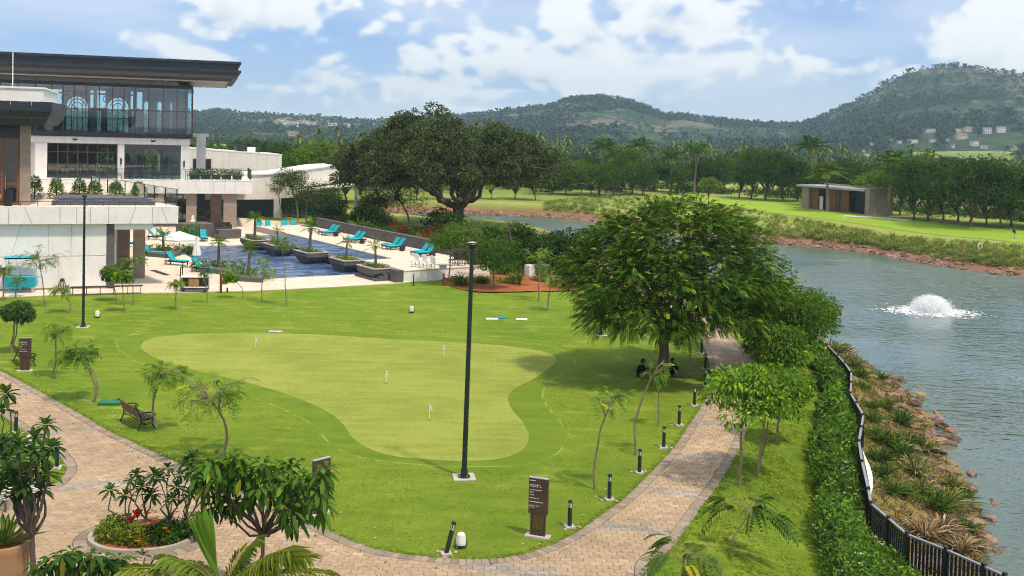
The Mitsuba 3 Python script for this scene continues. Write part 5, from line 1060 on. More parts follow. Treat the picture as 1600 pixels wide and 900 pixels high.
# ---- blades standing out of the mown lawn, and along the path edges
def lawn_blades():
    rng = np.random.default_rng(61); area = shapely.union_all([LAWN.difference(COLLAR), VERGE, PATCH]); x0, y0, x1, y1 = -24, 26, 22, 66
    P = np.c_[rng.uniform(x0, x1, 150000), rng.uniform(y0, y1, 150000)]; P = P[rng.random(len(P)) < np.clip((30 / P[:, 1]) ** 1.5, 0, 1)]
    P = P[shapely.contains(area, shapely.points(P))]; pp = pix(np.c_[P, 0 * P[:, 0]]); P = P[(pp[:, 0] > -20) & (pp[:, 0] < 1400) & (pp[:, 1] < 915)]
    cl = meshkit.fbm(np.c_[P, 0 * P[:, 0]] * .8, 3, 2); P = P[rng.random(len(P)) < np.clip(cl * 1.6 - .1, .3, 1)][:46000]
    k = len(P) * 3; P = np.repeat(P, 3, 0) + rng.normal(size=(k, 2)) * .03; a = rng.uniform(0, 6.28, k); d = np.stack([np.cos(a) * .9, np.sin(a) * .9, .35 + 0 * a], 1)
    B = np.c_[P, terrain(P[:, 0], P[:, 1]) - .005]; L = rng.uniform(.03, .07, k)[:, None] * (.8 + P[:, 1:2] / 90); S = unit(np.cross(d, [0, 0, 1.0])) * .011 * (.8 + P[:, 1:2] / 60)
    v = np.stack([B - S, B + S, B + d * L], 1).reshape(-1, 3); c = np.repeat(tones(rng, k, (.135, .19, .016), .25, .25), 3, 0)
    put('lawn_grass', (v, np.arange(3 * k).reshape(-1, 3), c), 'leaf'); tag('lawn_grass', 'short bright green grass blades of the mown lawns', 'grass', None, 'stuff')
    # longer, leaning grass on the slope down to the hedge
    x0, y0, x1, y1 = VERGE.bounds; P = np.c_[rng.uniform(x0, x1, 60000), rng.uniform(26, 62, 60000)]; P = P[shapely.contains(VERGE, shapely.points(P))]; cl = meshkit.fbm(np.c_[P, 0 * P[:, 0]] * [1.4, .7, 1], 3, 12); P = P[rng.random(len(P)) < np.clip(cl * 3 - 1.0, .06, 1)][:11000]; k = len(P) * 3; P = np.repeat(P, 3, 0) + rng.normal(size=(k, 2)) * .05
    put('slope_grass', blade_leaves(np.c_[P, terrain(P[:, 0], P[:, 1]) - .01], np.stack([.55 + rng.normal(size=k) * .35, -.25 + rng.normal(size=k) * .35, .5 + 0 * P[:, 0]], 1), np.tile([[0, 0, 1.0]], (k, 1)) + rng.normal(size=(k, 3)) * .3, rng.uniform(.08, .24, k), .018, tones(rng, k, (.105, .165, .014), .35, .3), .6, 2), 'leaf'); tag('slope_grass', 'longer leaning grass on the slope between path and hedge', 'grass', None, 'stuff')
    # longer fringe where lawn meets paving
    E = np.vstack([pl[(pl[:, 1] < 75)], pr[(pr[:, 1] < 70)], ring_line(PATCH)]); ls = [(pl, -1), (pr, 1), (ring_line(PATCH), -1)]; Q = []
    for Pn, sd in ls:
        Ln = LineString(Pn); n = int(Ln.length * 26); s = rng.random(n) * Ln.length; p = np.array([Ln.interpolate(t).coords[0] for t in s]); p2 = np.array([Ln.interpolate(t + .05).coords[0] for t in s]); t = unit(p2 - p + 1e-9)
        nn = np.stack([t[:, 1], -t[:, 0]], 1) * sd; Q.append(p + nn * rng.uniform(-.03, .16, (n, 1)))
    Q = np.vstack(Q); pp = pix(np.c_[Q, 0 * Q[:, 0]]); Q = Q[(pp[:, 0] > -20) & (pp[:, 0] < 1620) & (pp[:, 1] < 915) & (Q[:, 1] > 25) & (Q[:, 1] < 75)]; k = len(Q) * 3; Q = np.repeat(Q, 3, 0) + rng.normal(size=(k, 2)) * .03
    a = rng.uniform(0, 6.28, k)
    put('edge_tufts', blade_leaves(np.c_[Q, 0 * a], np.stack([np.cos(a) * .7, np.sin(a) * .7, .6 + 0 * a], 1), np.tile([[0, 0, 1.0]], (k, 1)), rng.uniform(.06, .17, k), .016, tones(rng, k, (.11, .17, .018), .35, .3), .5, 2), 'leaf'); tag('edge_tufts', 'untrimmed grass fringe along the edges of the paved path', 'grass', None, 'stuff')
    # fallen white petals by the path
    Ln = LineString(pl); n = 150; s = rng.random(n) * Ln.length; p = np.array([Ln.interpolate(t).coords[0] for t in s]); p = p + rng.uniform(.1, 1.3, (n, 1)) * unit(np.array([-2, 48]) - p) ; a = rng.uniform(0, 6.28, n)
    put('fallen_petals', leaf_cards(np.c_[p, np.full(n, .05)], np.stack([np.cos(a), np.sin(a), 0 * a], 1), np.tile([[0, 0, 1.0]], (n, 1)), .085, .065, np.tile([[.72, .70, .60]], (n, 1))), 'leaf'); tag('fallen_petals', 'pale fallen petals scattered on the grass near the path edge', 'petals', None, 'stuff')
lawn_blades()

rl_ = np.random.default_rng(88); x0, y0, x1, y1 = -30, 27, 12, 60; P = np.c_[rl_.uniform(x0, x1, 4000), rl_.uniform(y0, y1, 4000)]; P = P[shapely.contains(PAVING, shapely.points(P))]; P = P[rl_.random(len(P)) < np.clip(1.2 - shapely.distance(PAVING.exterior, shapely.points(P)) / 1.2, .12, 1)][:420]; n = len(P); a = rl_.uniform(0, 6.28, n)
put('fallen_leaves', leaf_cards(np.c_[P, np.full(n, .012)], np.stack([np.cos(a), np.sin(a), .05 + 0 * a], 1), np.tile([[0, 0, 1.0]], (n, 1)) + rl_.normal(size=(n, 3)) * .15, rl_.uniform(.06, .13, n), .05, tones(rl_, n, (.15, .10, .04), .4, .3)), 'leaf'); tag('fallen_leaves', 'dry fallen leaves scattered over the paved path', 'leaves', None, 'stuff')
# ------------------------------------------------------------------ plants close to the camera
def rosettes(rng, C, n, L, W, base, el=(.0, 1.2), bend=.35, out=None):
    ms = []
    for i, c in enumerate(C):
        a = np.arange(n) * 2.399 + rng.uniform(0, 6); e = np.linspace(el[1], el[0], n) + rng.normal(size=n) * .12
        D = np.stack([np.cos(a) * np.cos(e), np.sin(a) * np.cos(e), np.sin(e)], 1); k = rng.uniform(.8, 1.15)
        ms.append(leaf_big(rng, np.tile(c, (n, 1)) + D * .03, D, L * k * rng.uniform(.75, 1.1, n), W * k, (tones(rng, n, base, .22) * rng.uniform(.8, 1.2)).clip(.004, .9), bend))
    return cat3(ms)
def leaf_big(rng, P, D, L, W, col, bend=.35):
    """broad leaves with a folded midrib: five cross sections, three points each"""
    k = len(P); D = unit(D); S = unit(np.cross(D, [0, 0, 1.0]) + rng.normal(size=(k, 3)) * .12); L = np.broadcast_to(L, (k,))[:, None]; W = np.broadcast_to(W, (k,))[:, None]
    up = np.array([0, 0, 1.0]); vs = []
    for t, w in ((0, .08), (.25, .62), (.55, 1.0), (.82, .72), (1.0, .04)):
        c = P + D * L * t - up * L * bend * t * t; n = np.cross(S, D)
        vs += [c + S * W * w / 2 + n * W * w * .16, c, c - S * W * w / 2 + n * W * w * .16]
    v = np.stack(vs, 1).reshape(-1, 3); i = (np.arange(k) * 15)[:, None]; f = []
    for j in range(4):
        for s in (0, 1):
            a, b = i + 3 * j + s, i + 3 * j + s + 1; f += [np.hstack([a, b, b + 3]), np.hstack([a, b + 3, a + 3])]
    return v, np.vstack(f), np.repeat(col, 15, 0)
def flowers(rng, C, n=5, r=.06, col=(.85, .83, .76)):
    ms = []
    for c in C:
        for j in range(rng.integers(3, 7)):
            o = c + rng.normal(size=3) * .07; a = np.arange(n) * 2 * PI / n + rng.uniform(0, 1); D = np.stack([np.cos(a), np.sin(a), 0 * a + .35], 1)
            ms.append(leaf_cards(np.tile(o, (n, 1)), D, np.tile([[0, -.3, 1.0]], (n, 1)), r, r * .7, np.tile([col], (n, 1)), .1))
    return cat3(ms)
def multi(base, tips, fork, rng, mb, r=.07):
    """trunk to a fork, then crooked boughs to every tip"""
    branch(mb, base, fork, r, r * .75, rng, 8, 0, 5, .04)
    for q in tips:
        m_ = np.asarray(fork) * .45 + np.asarray(q) * .55 + rng.normal(size=3) * [.12, .12, .06] - [0, 0, .12]
        branch(mb, fork, m_, r * .62, r * .4, rng, 6, -.03, 4, .05); branch(mb, m_, q, r * .4, r * .26, rng, 6, .03, 4, .05)
def tips_at(pxs, Y, rng, sp): return [at(x, y, Y + rng.uniform(-sp, sp)) for x, y in pxs]
FR = (.034, .078, .020)
def frangipani_left():
    rng = np.random.default_rng(401); base = np.array(g(46, 950)); Y = base[1]
    px = [(72, 664), (52, 684), (26, 698), (62, 716), (8, 716), (42, 736), (72, 742), (5, 752), (20, 770), (36, 760), (64, 765), (30, 722), (80, 700), (2, 690), (48, 705), (25, 745), (12, 735), (50, 770)]
    T = tips_at(px, Y, rng, .7); mb = MB(); fork = at(50, 838, Y); multi(base, T, fork, rng, mb, .085)
    k = thing('frangipani_tree', 'dark leaved frangipani with white blossoms at the left edge beside the terracotta pot', 'tree'); part(k, 'trunk', mb, 'bark', 40)
    part(k, 'foliage', rosettes(rng, T, 22, .40, .115, FR, (-.5, 1.2)), 'leaf'); kf = part(k, 'blossom', flowers(rng, [at(44, 690, Y - .7), at(10, 784, Y - .8), at(52, 770, Y - .8), at(9, 772, Y - .8)]), 'leaf'); labels[kf] = {'label': 'white frangipani blossoms', 'kind': 'stuff'}
    rng = np.random.default_rng(402); base = np.array(g(8, 800)); Y = base[1]; T = tips_at([(9, 616), (3, 640), (12, 700), (24, 690)], Y, rng, .4); mb = MB(); fork = at(6, 700, Y); multi(base, T, fork, rng, mb, .05)
    k = thing('frangipani_tree', 'thin frangipani at the left edge standing on the small lawn patch', 'tree'); part(k, 'trunk', mb, 'bark', 40); part(k, 'foliage', rosettes(rng, T, 18, .50, .15, (.045, .095, .02), (-.3, 1.2)), 'leaf')
def island_plants():
    rng = np.random.default_rng(403); base = np.array([ISLE_C[0], ISLE_C[1], .07]); Y = base[1]
    px = [(172, 766), (206, 752), (222, 762), (196, 775), (236, 774), (214, 742), (262, 732), (282, 742), (300, 733), (302, 716), (248, 748), (276, 762), (296, 775), (318, 760), (270, 780), (240, 742), (290, 722), (310, 745)]
    T = tips_at(px, Y, rng, .5); mb = MB()
    for i, x in enumerate((208, 226, 262, 288)):
        b = np.array(g(x, 842)); b[2] = .07; multi(b, [t for t in T if (i == 0 and pix(t)[0] < 208) or (i == 1 and 208 <= pix(t)[0] < 245) or (i == 2 and 245 <= pix(t)[0] < 285) or (i == 3 and pix(t)[0] >= 285)], b + [(-.15 if i == 0 else .05), 0, .5], rng, mb, .05)
    k = thing('frangipani_shrub', 'many stemmed dark frangipani growing in the round planting island', 'shrub'); part(k, 'stem', mb, 'bark', 40); part(k, 'foliage', rosettes(rng, T, 20, .36, .11, (.032, .072, .018), (-.5, 1.2)), 'leaf')
    for x, y, s, kd, lb in [(175, 845, .42, 3, 'yellow green low bush at the left of the round planting island'), (195, 850, .40, 3, 'yellow green low bush at the front of the round planting island'), (215, 852, .38, 3, 'light low bush in the front middle of the round planting island'), (186, 838, .45, 1, 'green low bush at the back left of the round planting island'), (240, 850, .42, 0, 'dark low bush in the front right of the round planting island'), (268, 846, .45, 1, 'green low bush at the right of the round planting island'), (292, 842, .45, 0, 'dark low bush near the right rim of the round planting island'), (300, 836, .40, 3, 'light low bush at the right rim of the round planting island')]:
        set_shrub_small(kd, lb, g(x, y), s)
    for x, y, lb in [(204, 822, 'bright red flower spike at the left of the planting island'), (214, 815, 'bright red flower spike in the middle of the planting island')]:
        P = np.array(g(x, y + 22)); P[2] = .1; H = .75; kx = thing('red_flower', lb, 'flower'); part(kx, 'stem', MB().tube([P, P + [0, 0, H * .7]], .015, 5), 'bark', 30)
        a = rng.uniform(0, 6.28, 10); D = np.stack([np.cos(a) * .55, np.sin(a) * .55, .9 + 0 * a], 1); part(kx, 'bloom', leaf_big(rng, np.tile(P + [0, 0, H * .55], (10, 1)), D, .34, .13, tones(rng, 10, (.62, .045, .018), .2, .05), .15), 'leaf')
    P = np.c_[rng.uniform(ISLE.bounds[0], ISLE.bounds[2], 90), rng.uniform(ISLE.bounds[1], ISLE.bounds[3], 90)]; P = P[shapely.contains(ISLE.buffer(-.1), shapely.points(P))]; k_ = len(P)
    put('island_flowers', flowers(rng, np.c_[P, rng.uniform(.25, .5, k_)][:12], 5, .06, (.75, .20, .02)), 'leaf'); tag('island_flowers', 'small orange flowers scattered through the planting island', 'flowers', None, 'stuff')
    st = MB(); cl = []
    for i in range(16): v, f = rock(rng, .06); p = np.array(g(147 + rng.uniform(-6, 8), 846 + rng.uniform(-3, 4))); st.add(v + [p[0], p[1], .1], f); cl.append(np.tile([.35, .36, .38], (len(v), 1)))
    v, f = st.out(); put('island_pebbles', (v, f, np.vstack(cl)), 'tinted'); tag('island_pebbles', 'grey pebbles at the left rim of the planting island', 'stones', None, 'stuff')
def set_shrub_small(kd, label, P, s):
    rng = np.random.default_rng(int(P[0] * 1000) % 9999); k = thing('island_bush', label, 'shrub'); sm, lv = shrub_mesh(int(rng.integers(1e6)), 1.4, 1.0, [(.030, .065, .014), (.065, .13, .02), (.16, .03, .018), (.16, .21, .03)][kd], 12, 75, .26, .11)
    T = TW((P[0], P[1], .06), 0, s); part(k, 'stem', sm, 'bark', 30, T); part(k, 'foliage', lv, 'leaf', False, T)
def glossy_shrub():
    rng = np.random.default_rng(405); base = np.array(g(418, 935)); Y = base[1]; fork = at(411, 836, Y)
    px = [(318, 728), (335, 716), (362, 722), (352, 742), (322, 756), (346, 770), (378, 742), (398, 740), (412, 728), (405, 762), (385, 772), (442, 732), (455, 728), (447, 758), (470, 748), (462, 775), (488, 752), (504, 738), (498, 765), (478, 788), (450, 795), (503, 790), (335, 790), (362, 788), (430, 748), (372, 712), (428, 776), (310, 742), (340, 735), (460, 812)]
    T = tips_at(px, Y, rng, .75); mb = MB(); multi(base, T[:22], fork, rng, mb, .06)
    ms = []
    for c in T:
        n = 24; a = np.arange(n) * 2.399 + rng.uniform(0, 6); e = np.linspace(1.0, -1.1, n) + rng.normal(size=n) * .15; D = np.stack([np.cos(a) * np.cos(e), np.sin(a) * np.cos(e), np.sin(e)], 1)
        ms.append(leaf_big(rng, np.tile(c, (n, 1)) + D * .10 + rng.normal(size=(n, 3)) * .05, D, rng.uniform(.28, .44, n), .135, (tones(rng, n, (.066, .135, .020), .3) * rng.uniform(.7, 1.3)).clip(.004, .9), .55))
    k = thing('glossy_shrub', 'glossy shrub with large drooping leaves in the middle foreground, covering a sign', 'shrub'); part(k, 'stem', mb, 'bark', 40); part(k, 'foliage', cat3(ms), 'leaf')
def foreground_palm():
    rng = np.random.default_rng(407); base = np.array(g(352, 985)); Y = base[1]; crown = at(348, 925, Y)
    mb = MB(); mb.tube([base, (base + crown) / 2, crown], [.10, .09, .07], 8)
    k = thing('foreground_palm', 'yellow green palm with arching fronds at the bottom edge in front of the shrub', 'palm tree'); part(k, 'trunk', mb, 'bark_pale', 40)
    P, D, L = [], [], []
    for x, y, ln in [(175, 878, 1.0), (240, 850, .95), (285, 865, .8), (496, 850, 1.05), (470, 835, .9), (440, 880, .8), (415, 812, .75), (392, 830, .65), (300, 900, .8), (215, 905, .9), (520, 890, .9)]:
        q = at(x, y, Y + rng.uniform(-1.0, 0.7)); d = q - crown; l_ = np.linalg.norm(d); d[2] += .35 * l_ ; P.append(crown); D.append(d); L.append(l_ * 1.06)
    L = np.array(L); fr = fronds_mesh(rng, np.array(P), np.array(D), L, 26, (.175, .225, .032), .33, .32, .034); part(k, 'frond_crown', fr, 'leaf')
    tip = at(314, 788, Y - .1); d = unit((tip - crown)[None])[0]; n = 26; t = rng.uniform(.10, .6, n); side = unit(np.cross(d, [0, -1.0, 0])[None])[0]; Ls = np.linalg.norm(tip - crown)
    Pn = crown + d * (t * Ls)[:, None]; Dn = unit(d + side * rng.uniform(-.22, .16, (n, 1)) + rng.normal(size=(n, 3)) * .02)
    part(k, 'young_frond', blade_leaves(Pn, Dn, np.tile([[0, -1.0, .2]], (n, 1)), (1 - t) * Ls * rng.uniform(.85, 1.0, n), .13, tones(rng, n, (.10, .19, .022), .3), .06, 5), 'leaf')
def low_branch_plant():
    rng = np.random.default_rng(409); base = np.array(g(120, 990)); Y = base[1]; px = [(62, 884), (80, 876), (98, 868), (112, 862), (128, 872), (148, 868), (165, 874), (178, 884), (140, 888), (105, 884), (186, 872), (155, 890)]
    T = tips_at(px, Y, rng, .4); mb = MB(); multi(base, T, at(122, 905, Y), rng, mb, .05); ms = []
    for c in T:
        n = 17; a = np.arange(n) * 2.399 + rng.uniform(0, 6); e = np.linspace(.6, -1.1, n); D = np.stack([np.cos(a) * np.cos(e), np.sin(a) * np.cos(e), np.sin(e)], 1)
        ms.append(leaf_big(rng, np.tile(c, (n, 1)) + D * .06, D, rng.uniform(.26, .40, n), .125, tones(rng, n, (.042, .092, .018), .3), .5))
    k = thing('dark_shrub', 'dark green shrub top reaching up from below the lower edge, right of the pot', 'shrub'); part(k, 'stem', mb, 'bark', 40); part(k, 'foliage', cat3(ms), 'leaf')
    base = np.array(g(238, 985)); Y = base[1]; mb = MB(); tp = [at(226, 872, Y), at(244, 868, Y)]; multi(base, tp, at(234, 893, Y), rng, mb, .055)
    k = thing('bare_stem_shrub', 'forked dark bare stem with a few leaves at the bottom edge below the planting island', 'shrub'); part(k, 'stem', mb, 'bark', 40); part(k, 'foliage', rosettes(rng, [at(250, 888, Y), at(262, 880, Y), at(222, 868, Y)], 9, .26, .09, (.04, .085, .018)), 'leaf')
def pot_plant():
    rng = np.random.default_rng(411); Y = 25.2; c = at(8, 845, Y); zr = c[2]; R = .60
    solo('plinth', MB().prism(ellipse((c[0], c[1]), .56, .56, 24), -.04, .32), 'dark_stone', 'low dark stone plinth under the terracotta pot', 'plinth')
    prof = [(0, .32), (.34, .32), (.40, .36), (.53, .85), (.60, zr - .18), (.615, zr - .06), (.60, zr), (.53, zr), (.52, zr - .15), (0, zr - .15)]
    k = thing('terracotta_pot', 'large worn terracotta pot cut off by the left lower corner', 'pot'); mat('terracotta', proc(lambda p, n, uv: mix((.36, .19, .085), (.52, .33, .18), fbm(p.x * 2, p.y * 2, p.z * 5, 4))), .8, .2)
    part(k, 'body', MB().lathe(prof, (c[0], c[1], 0), 40), 'terracotta', 35); part(k, 'soil', MB().prism(ellipse((c[0], c[1]), .525, .525, 24), zr - .2, zr - .1), 'soil')
    n = 30; a = np.arange(n) * 2.399; e = np.linspace(1.45, .42, n); D = np.stack([np.cos(a) * np.cos(e), np.sin(a) * np.cos(e), np.sin(e)], 1); b = np.tile([[c[0], c[1], zr - .1]], (n, 1)) + D * [.12, .12, 0]
    k = thing('yucca', 'spiky yucca with yellow striped blades in the terracotta pot', 'plant'); col = tones(rng, n, (.10, .17, .025), .2); 
    part(k, 'blades', blade_leaves(b, D, np.tile([[0, 0, 1.0]], (n, 1)), rng.uniform(.75, 1.15, n), .115, col, .22, 6), 'leaf')
    part(k, 'blade_stripe', blade_leaves(b + [0, 0, .006], D, np.tile([[0, 0, 1.0]], (n, 1)), rng.uniform(.7, 1.0, n), .05, tones(rng, n, (.52, .46, .10), .15), .22, 6), 'leaf')
frangipani_left(); island_plants(); glossy_shrub(); foreground_palm(); low_branch_plant(); pot_plant()
# ------------------------------------------------------------------ pool terrace
mat('turquoise', (.015, .36, .42), .75, .2); mat('deck_edge', (.48, .42, .35), .8, .2); mat('rattan', (.055, .045, .04), .8, .2)
POOL = Polygon(line([(268, 386), (366, 384)]) + [tuple(CAS.p(1.0, .62)[:2]), tuple(CAS.p(26.4, .62)[:2])] + line([(562, 429), (412, 437), (398, 430), (360, 425), (350, 417), (316, 412), (296, 402)])).buffer(0)
struct('pool_deck', MB().prism(DECK.difference(POOL), -.15, .05), 'deck_stone')
struct('pool_basin', MB().prism(POOL, -.12, -.06), 'dark_stone')
struct('pool_water', region_mesh(POOL, 2.0, lambda x, y: np.full(np.shape(x), -.03)), 'pool_water')
C_ = CAS
def cbox(u0, u1, v0, v1, z0, z1): return C_.box(u0, u1, v0, v1, z0, z1)
UD = thing('lounger_terrace', 'raised stone lounger terrace with a grey retaining wall along the pool cascade', 'terrace')
part(UD, 'floor', C_.mb(MB().prism(Polygon([(-12, 5.4), (24.6, 5.4), (24.6, 11.4), (-12, 11.4)]), .06, .62)), 'deck_stone')
part(UD, 'kerb', cbox(-12, 24.6, 5.05, 5.397, .06, .68), 'deck_edge')
rw_ = part(UD, 'retaining_wall', cbox(-9.0, 27.0, 11.55, 11.9, .0, 1.62), 'dark_stone')
for k in range(19): part(rw_, 'panel', cbox(-8.98 + k * 1.9, -8.98 + k * 1.9 + 1.86, 11.47, 11.549, .62, 1.60), 'dark_stone')
part(rw_, 'coping', cbox(-9.05, 27.05, 11.42, 11.95, 1.622, 1.70), 'dark_stone')
# channel between cascade and terrace
struct('channel_water', cbox(-2, 24.6, 1.25, 5.05, .3, .58), 'pool_water')
cas = thing('pool_cascade', 'dark stone cascade wall with stepped spouts along the far side of the pool', 'cascade')
part(cas, 'wall', cbox(-3, 26.5, .62, 1.24, -.15, .66), 'dark_stone'); part(cas, 'coping', cbox(-3, 26.5, .55, 1.30, .665, .71), 'dark_stone')
for k in range(5): part(cas, 'spill_panel', cbox(1.9 + k * 5.4, 4.9 + k * 5.4, .54, .618, -.1, .6), 'fascia')
planters_c = []
for k, (x, y) in enumerate([(398, 374), (434, 382), (484, 393), (541, 405), (587, 417)]):
    p = g(x, y, .95); u_, v_ = C_.uv_of(p); nm = ['leftmost', 'second from the left', 'middle', 'fourth from the left', 'rightmost'][k]
    key = thing('cascade_planter', f'{nm} of the dark tapered planters on the pool cascade', 'planter', 'tapered planters along the pool cascade')
    w = 1.6; v = np.array([[-w, -.95, .95], [w, -.95, .95], [w, 1.1, .95], [-w, 1.1, .95], [-w, -.95, .62], [w, -.95, .62], [w, 1.1, .62], [-w, 1.1, .62], [-w * .5, -.55, -.1], [w * .5, -.55, -.1], [w * .5, .9, -.1], [-w * .5, .9, -.1]]) + [u_, v_, 0]
    f = [[0, 1, 2, 3]] + [[a + 4, (a + 1) % 4 + 4, (a + 1) % 4, a] for a in range(4)] + [[a + 8, (a + 1) % 4 + 8, (a + 1) % 4 + 4, a + 4] for a in range(4)]
    part(key, 'box', C_.mb(MB().add(v, f)), 'dark_stone'); part(key, 'rim', C_.mb(MB().prism(sbox(u_ - w - .05, v_ - 1.0, u_ + w + .05, v_ + 1.15).difference(sbox(u_ - w + .2, v_ - .75, u_ + w - .2, v_ + .9)), .952, 1.02)), 'kerb_stone'); planters_c.append(C_.p(u_, v_, .95))
GC = [shape(clump_leaves(np.random.default_rng(500 + i), np.array([[x, y, .12] for x in np.linspace(-1.2, 1.2, 5) for y in (-.5, .0, .5)]), np.full(15, .38), 40, .20, .08, b, .7, .1, .35), 'leaf') for i, b in enumerate([(.08, .16, .02), (.12, .21, .025)])]
def cover(label, P, a, s=1.0, kd=0): solo('planter_greenery', GC[kd], None, label, 'plants', None, tw=TW(P, a, s), kind='stuff')
for k, P in enumerate(planters_c): cover(f'low green planting filling the {["leftmost", "second from the left", "middle", "fourth from the left", "rightmost"][k]} cascade planter', P, C_.a, .8, k % 2)
SP = [palm(521, 2.6, 14, 1.25, (.075, .15, .02), .04, .15, 10), palm(522, 1.9, 12, 1.15, (.10, .19, .025), .05, .15, 10), palm(523, 1.3, 9, .9, (.12, .20, .03), .05, .08, 8)]
SPD = [(shape(a, 'bark', 40), shape(b, 'leaf')) for a, b in SP]
def small_palm(kd, label, P, s=1.0, a=0): return set_tree(SPD[kd], 'young_palm', label, 'palm tree', None, P, s, None, a)
small_palm(0, 'young palm with a stout trunk in the leftmost cascade planter', planters_c[0], .85); small_palm(0, 'young palm with a stout trunk in the middle cascade planter', planters_c[2], .85, 2)
small_palm(2, 'tiny palm in the fourth cascade planter from the left', planters_c[3], 1.1, 1); small_palm(2, 'thin drooping palm in the rightmost cascade planter', planters_c[4], 1.35, 3); small_palm(2, 'tiny tree in the second cascade planter from the left', planters_c[1], 1.0, 4)
# steps and the white end block
st = thing('stone_steps', 'dark stone steps from the pool deck up to the lounger terrace, near end', 'steps')
for k in range(5): part(st, 'step', cbox(27.2, 31.0, -.9 + k * .38, .95, .055 + k * .185, .055 + (k + 1) * .185 - .003), 'dark_stone')
st = thing('stone_steps', 'dark stone steps beside the stone columns at the far end of the cascade', 'steps')
for k in range(5): p = C_.uv_of(g(352, 372)); part(st, 'step', cbox(p[0] - 1.4 + k * .4, p[0] + 1.4, p[1] - 1.2, p[1] + 1.3, .055 + k * .2, .055 + (k + 1) * .2 - .003), 'dark_stone')
solo('low_stone_wall', cbox(C_.uv_of(g(352, 372))[0] - 4.2, C_.uv_of(g(352, 372))[0] - 1.45, 3.2 - 8, 3.6 - 8 + 3, .05, 1.5), 'dark_stone', 'short dark stone wall at the head of the far pool steps', 'wall')
wb = thing('white_block', 'white low platform wall with a stone top at the near end of the lounger terrace', 'wall')
part(wb, 'wall', C_.mb(MB().prism(Polygon([(24.7, 1.0), (32.2, 1.0), (32.0, 9.4), (24.7, 9.4)]), .0, .90)), 'cladding'); part(wb, 'paving', C_.mb(MB().prism(Polygon([(24.65, .95), (32.25, .95), (32.05, 9.45), (24.65, 9.45)]), .902, .97)), 'deck_stone')
part(wb, 'end_stone', cbox(31.2, 32.28, .3, .94, .0, 1.02), 'dark_stone')
solo('white_stub_wall', C_.mb(MB().lo(33.5, 34.2, 12.0, 14.2, 0, 1.05)), 'cladding', 'short white wall stub behind the grasses of the red soil bed', 'wall')

# loungers
def lounger_parts():
    fr = MB(); fr.lo(-1.0, 1.0, -.34, -.28, .26, .33).lo(-1.0, 1.0, .28, .34, .26, .33).lo(-1.0, -.94, -.28, .28, .26, .33).lo(.94, 1.0, -.28, .28, .26, .33)
    for x in np.arange(-.8, .9, .3): fr.lo(x, x + .05, -.28, .28, .27, .32)
    legs = [MB().lo(x - .03, x + .03, y - .03, y + .03, 0, .26) for x in (-.85, .85) for y in (-.3, .3)]
    m = rbox(1.30, .62, .10, .035); seat = MB().add(m[0] + [.34, 0, .385], m[1])
    b = rbox(.92, .62, .10, .035); a = math.radians(48); R = np.array([[math.cos(a), 0, -math.sin(a)], [0, 1, 0], [math.sin(a), 0, math.cos(a)]]).T
    bk = MB().add(b[0] @ R.T * 1 + [-.31 - .46 * math.cos(a), 0, .39 + .46 * math.sin(a)], b[1])
    bf = MB().beam((-.33, -.3, .34), (-.33 - .9 * math.cos(a), -.3, .34 + .9 * math.sin(a)), .04).beam((-.33, .3, .34), (-.33 - .9 * math.cos(a), .3, .34 + .9 * math.sin(a)), .04).beam((-.95, -.3, .28), (-.75, -.3, .8), .03).beam((-.95, .3, .28), (-.75, .3, .8), .03)
    return [('frame', shape(fr, 'dark_metal'))] + [('leg', shape(l, 'dark_metal')) for l in legs] + [('seat_cushion', shape(seat, 'turquoise', 30)), ('back_cushion', shape(bk, 'turquoise', 30)), ('back_frame', shape(bf, 'dark_metal'))]
LP = lounger_parts()
def lounger(P, a, label, group=None, s=1.0):
    k = thing('sun_lounger', label, 'sun lounger', group); T = TW(P, a, s)
    for nm, d in LP: part(k, nm, d, None, tw=T)
GL = 'turquoise loungers along the retaining wall'
for i, (x, y, z) in enumerate([(412, 359, .05), (452, 359, .05), (514, 367, .62), (554, 378, .62), (615, 389, .62), (661, 399, .62)]):
    p = np.array(g(x, y, z)); aw = C_.a + PI / 2 + PI if i >= 2 else -PI / 2 + .2
    which = ['first', 'second', 'third', 'fourth', 'fifth', 'sixth'][i]
    for s, nm in ((-.5, 'left'), (.5, 'right')):
        q = p + np.array([math.cos(aw + PI / 2), math.sin(aw + PI / 2), 0]) * -s * 1.05; q[2] = z
        lounger(q, aw + .12, f'{nm} turquoise lounger of the {which} pair from the far left along the terrace', GL, 1.0)
    if i >= 2: q = p + np.array([math.cos(aw + PI / 2), math.sin(aw + PI / 2), 0]) * 1.75; solo('side_table', MB().lathe([(0, z), (.26, z), (.28, z + .45), (.3, z + .5), (0, z + .5)], (q[0], q[1], 0), 14), 'dark_metal', f'small round black table beside the {which} lounger pair of the terrace', 'table', smooth=30)
for i, (x, y, a, lb) in enumerate([(276, 414, -.35, 'dark framed turquoise lounger left of the closed parasol'), (318, 425, -.3, 'dark framed turquoise lounger nearest the drinks cart'), (238, 400, -.2, 'turquoise lounger half behind the right stone column'), (246, 374, .2, 'turquoise lounger at the back left beside the open parasol'), (258, 372, .2, 'second turquoise lounger at the back left beside the open parasol'), (318, 376, -1.2, 'turquoise lounger behind the open white parasol'), (206, 385, .1, 'turquoise lounger seen between the two stone columns'), (300, 374, -1.2, 'turquoise lounger behind the canopy of the open parasol')]):
    lounger(np.array(g(x, y, .05)), a, lb, None, 1.05)
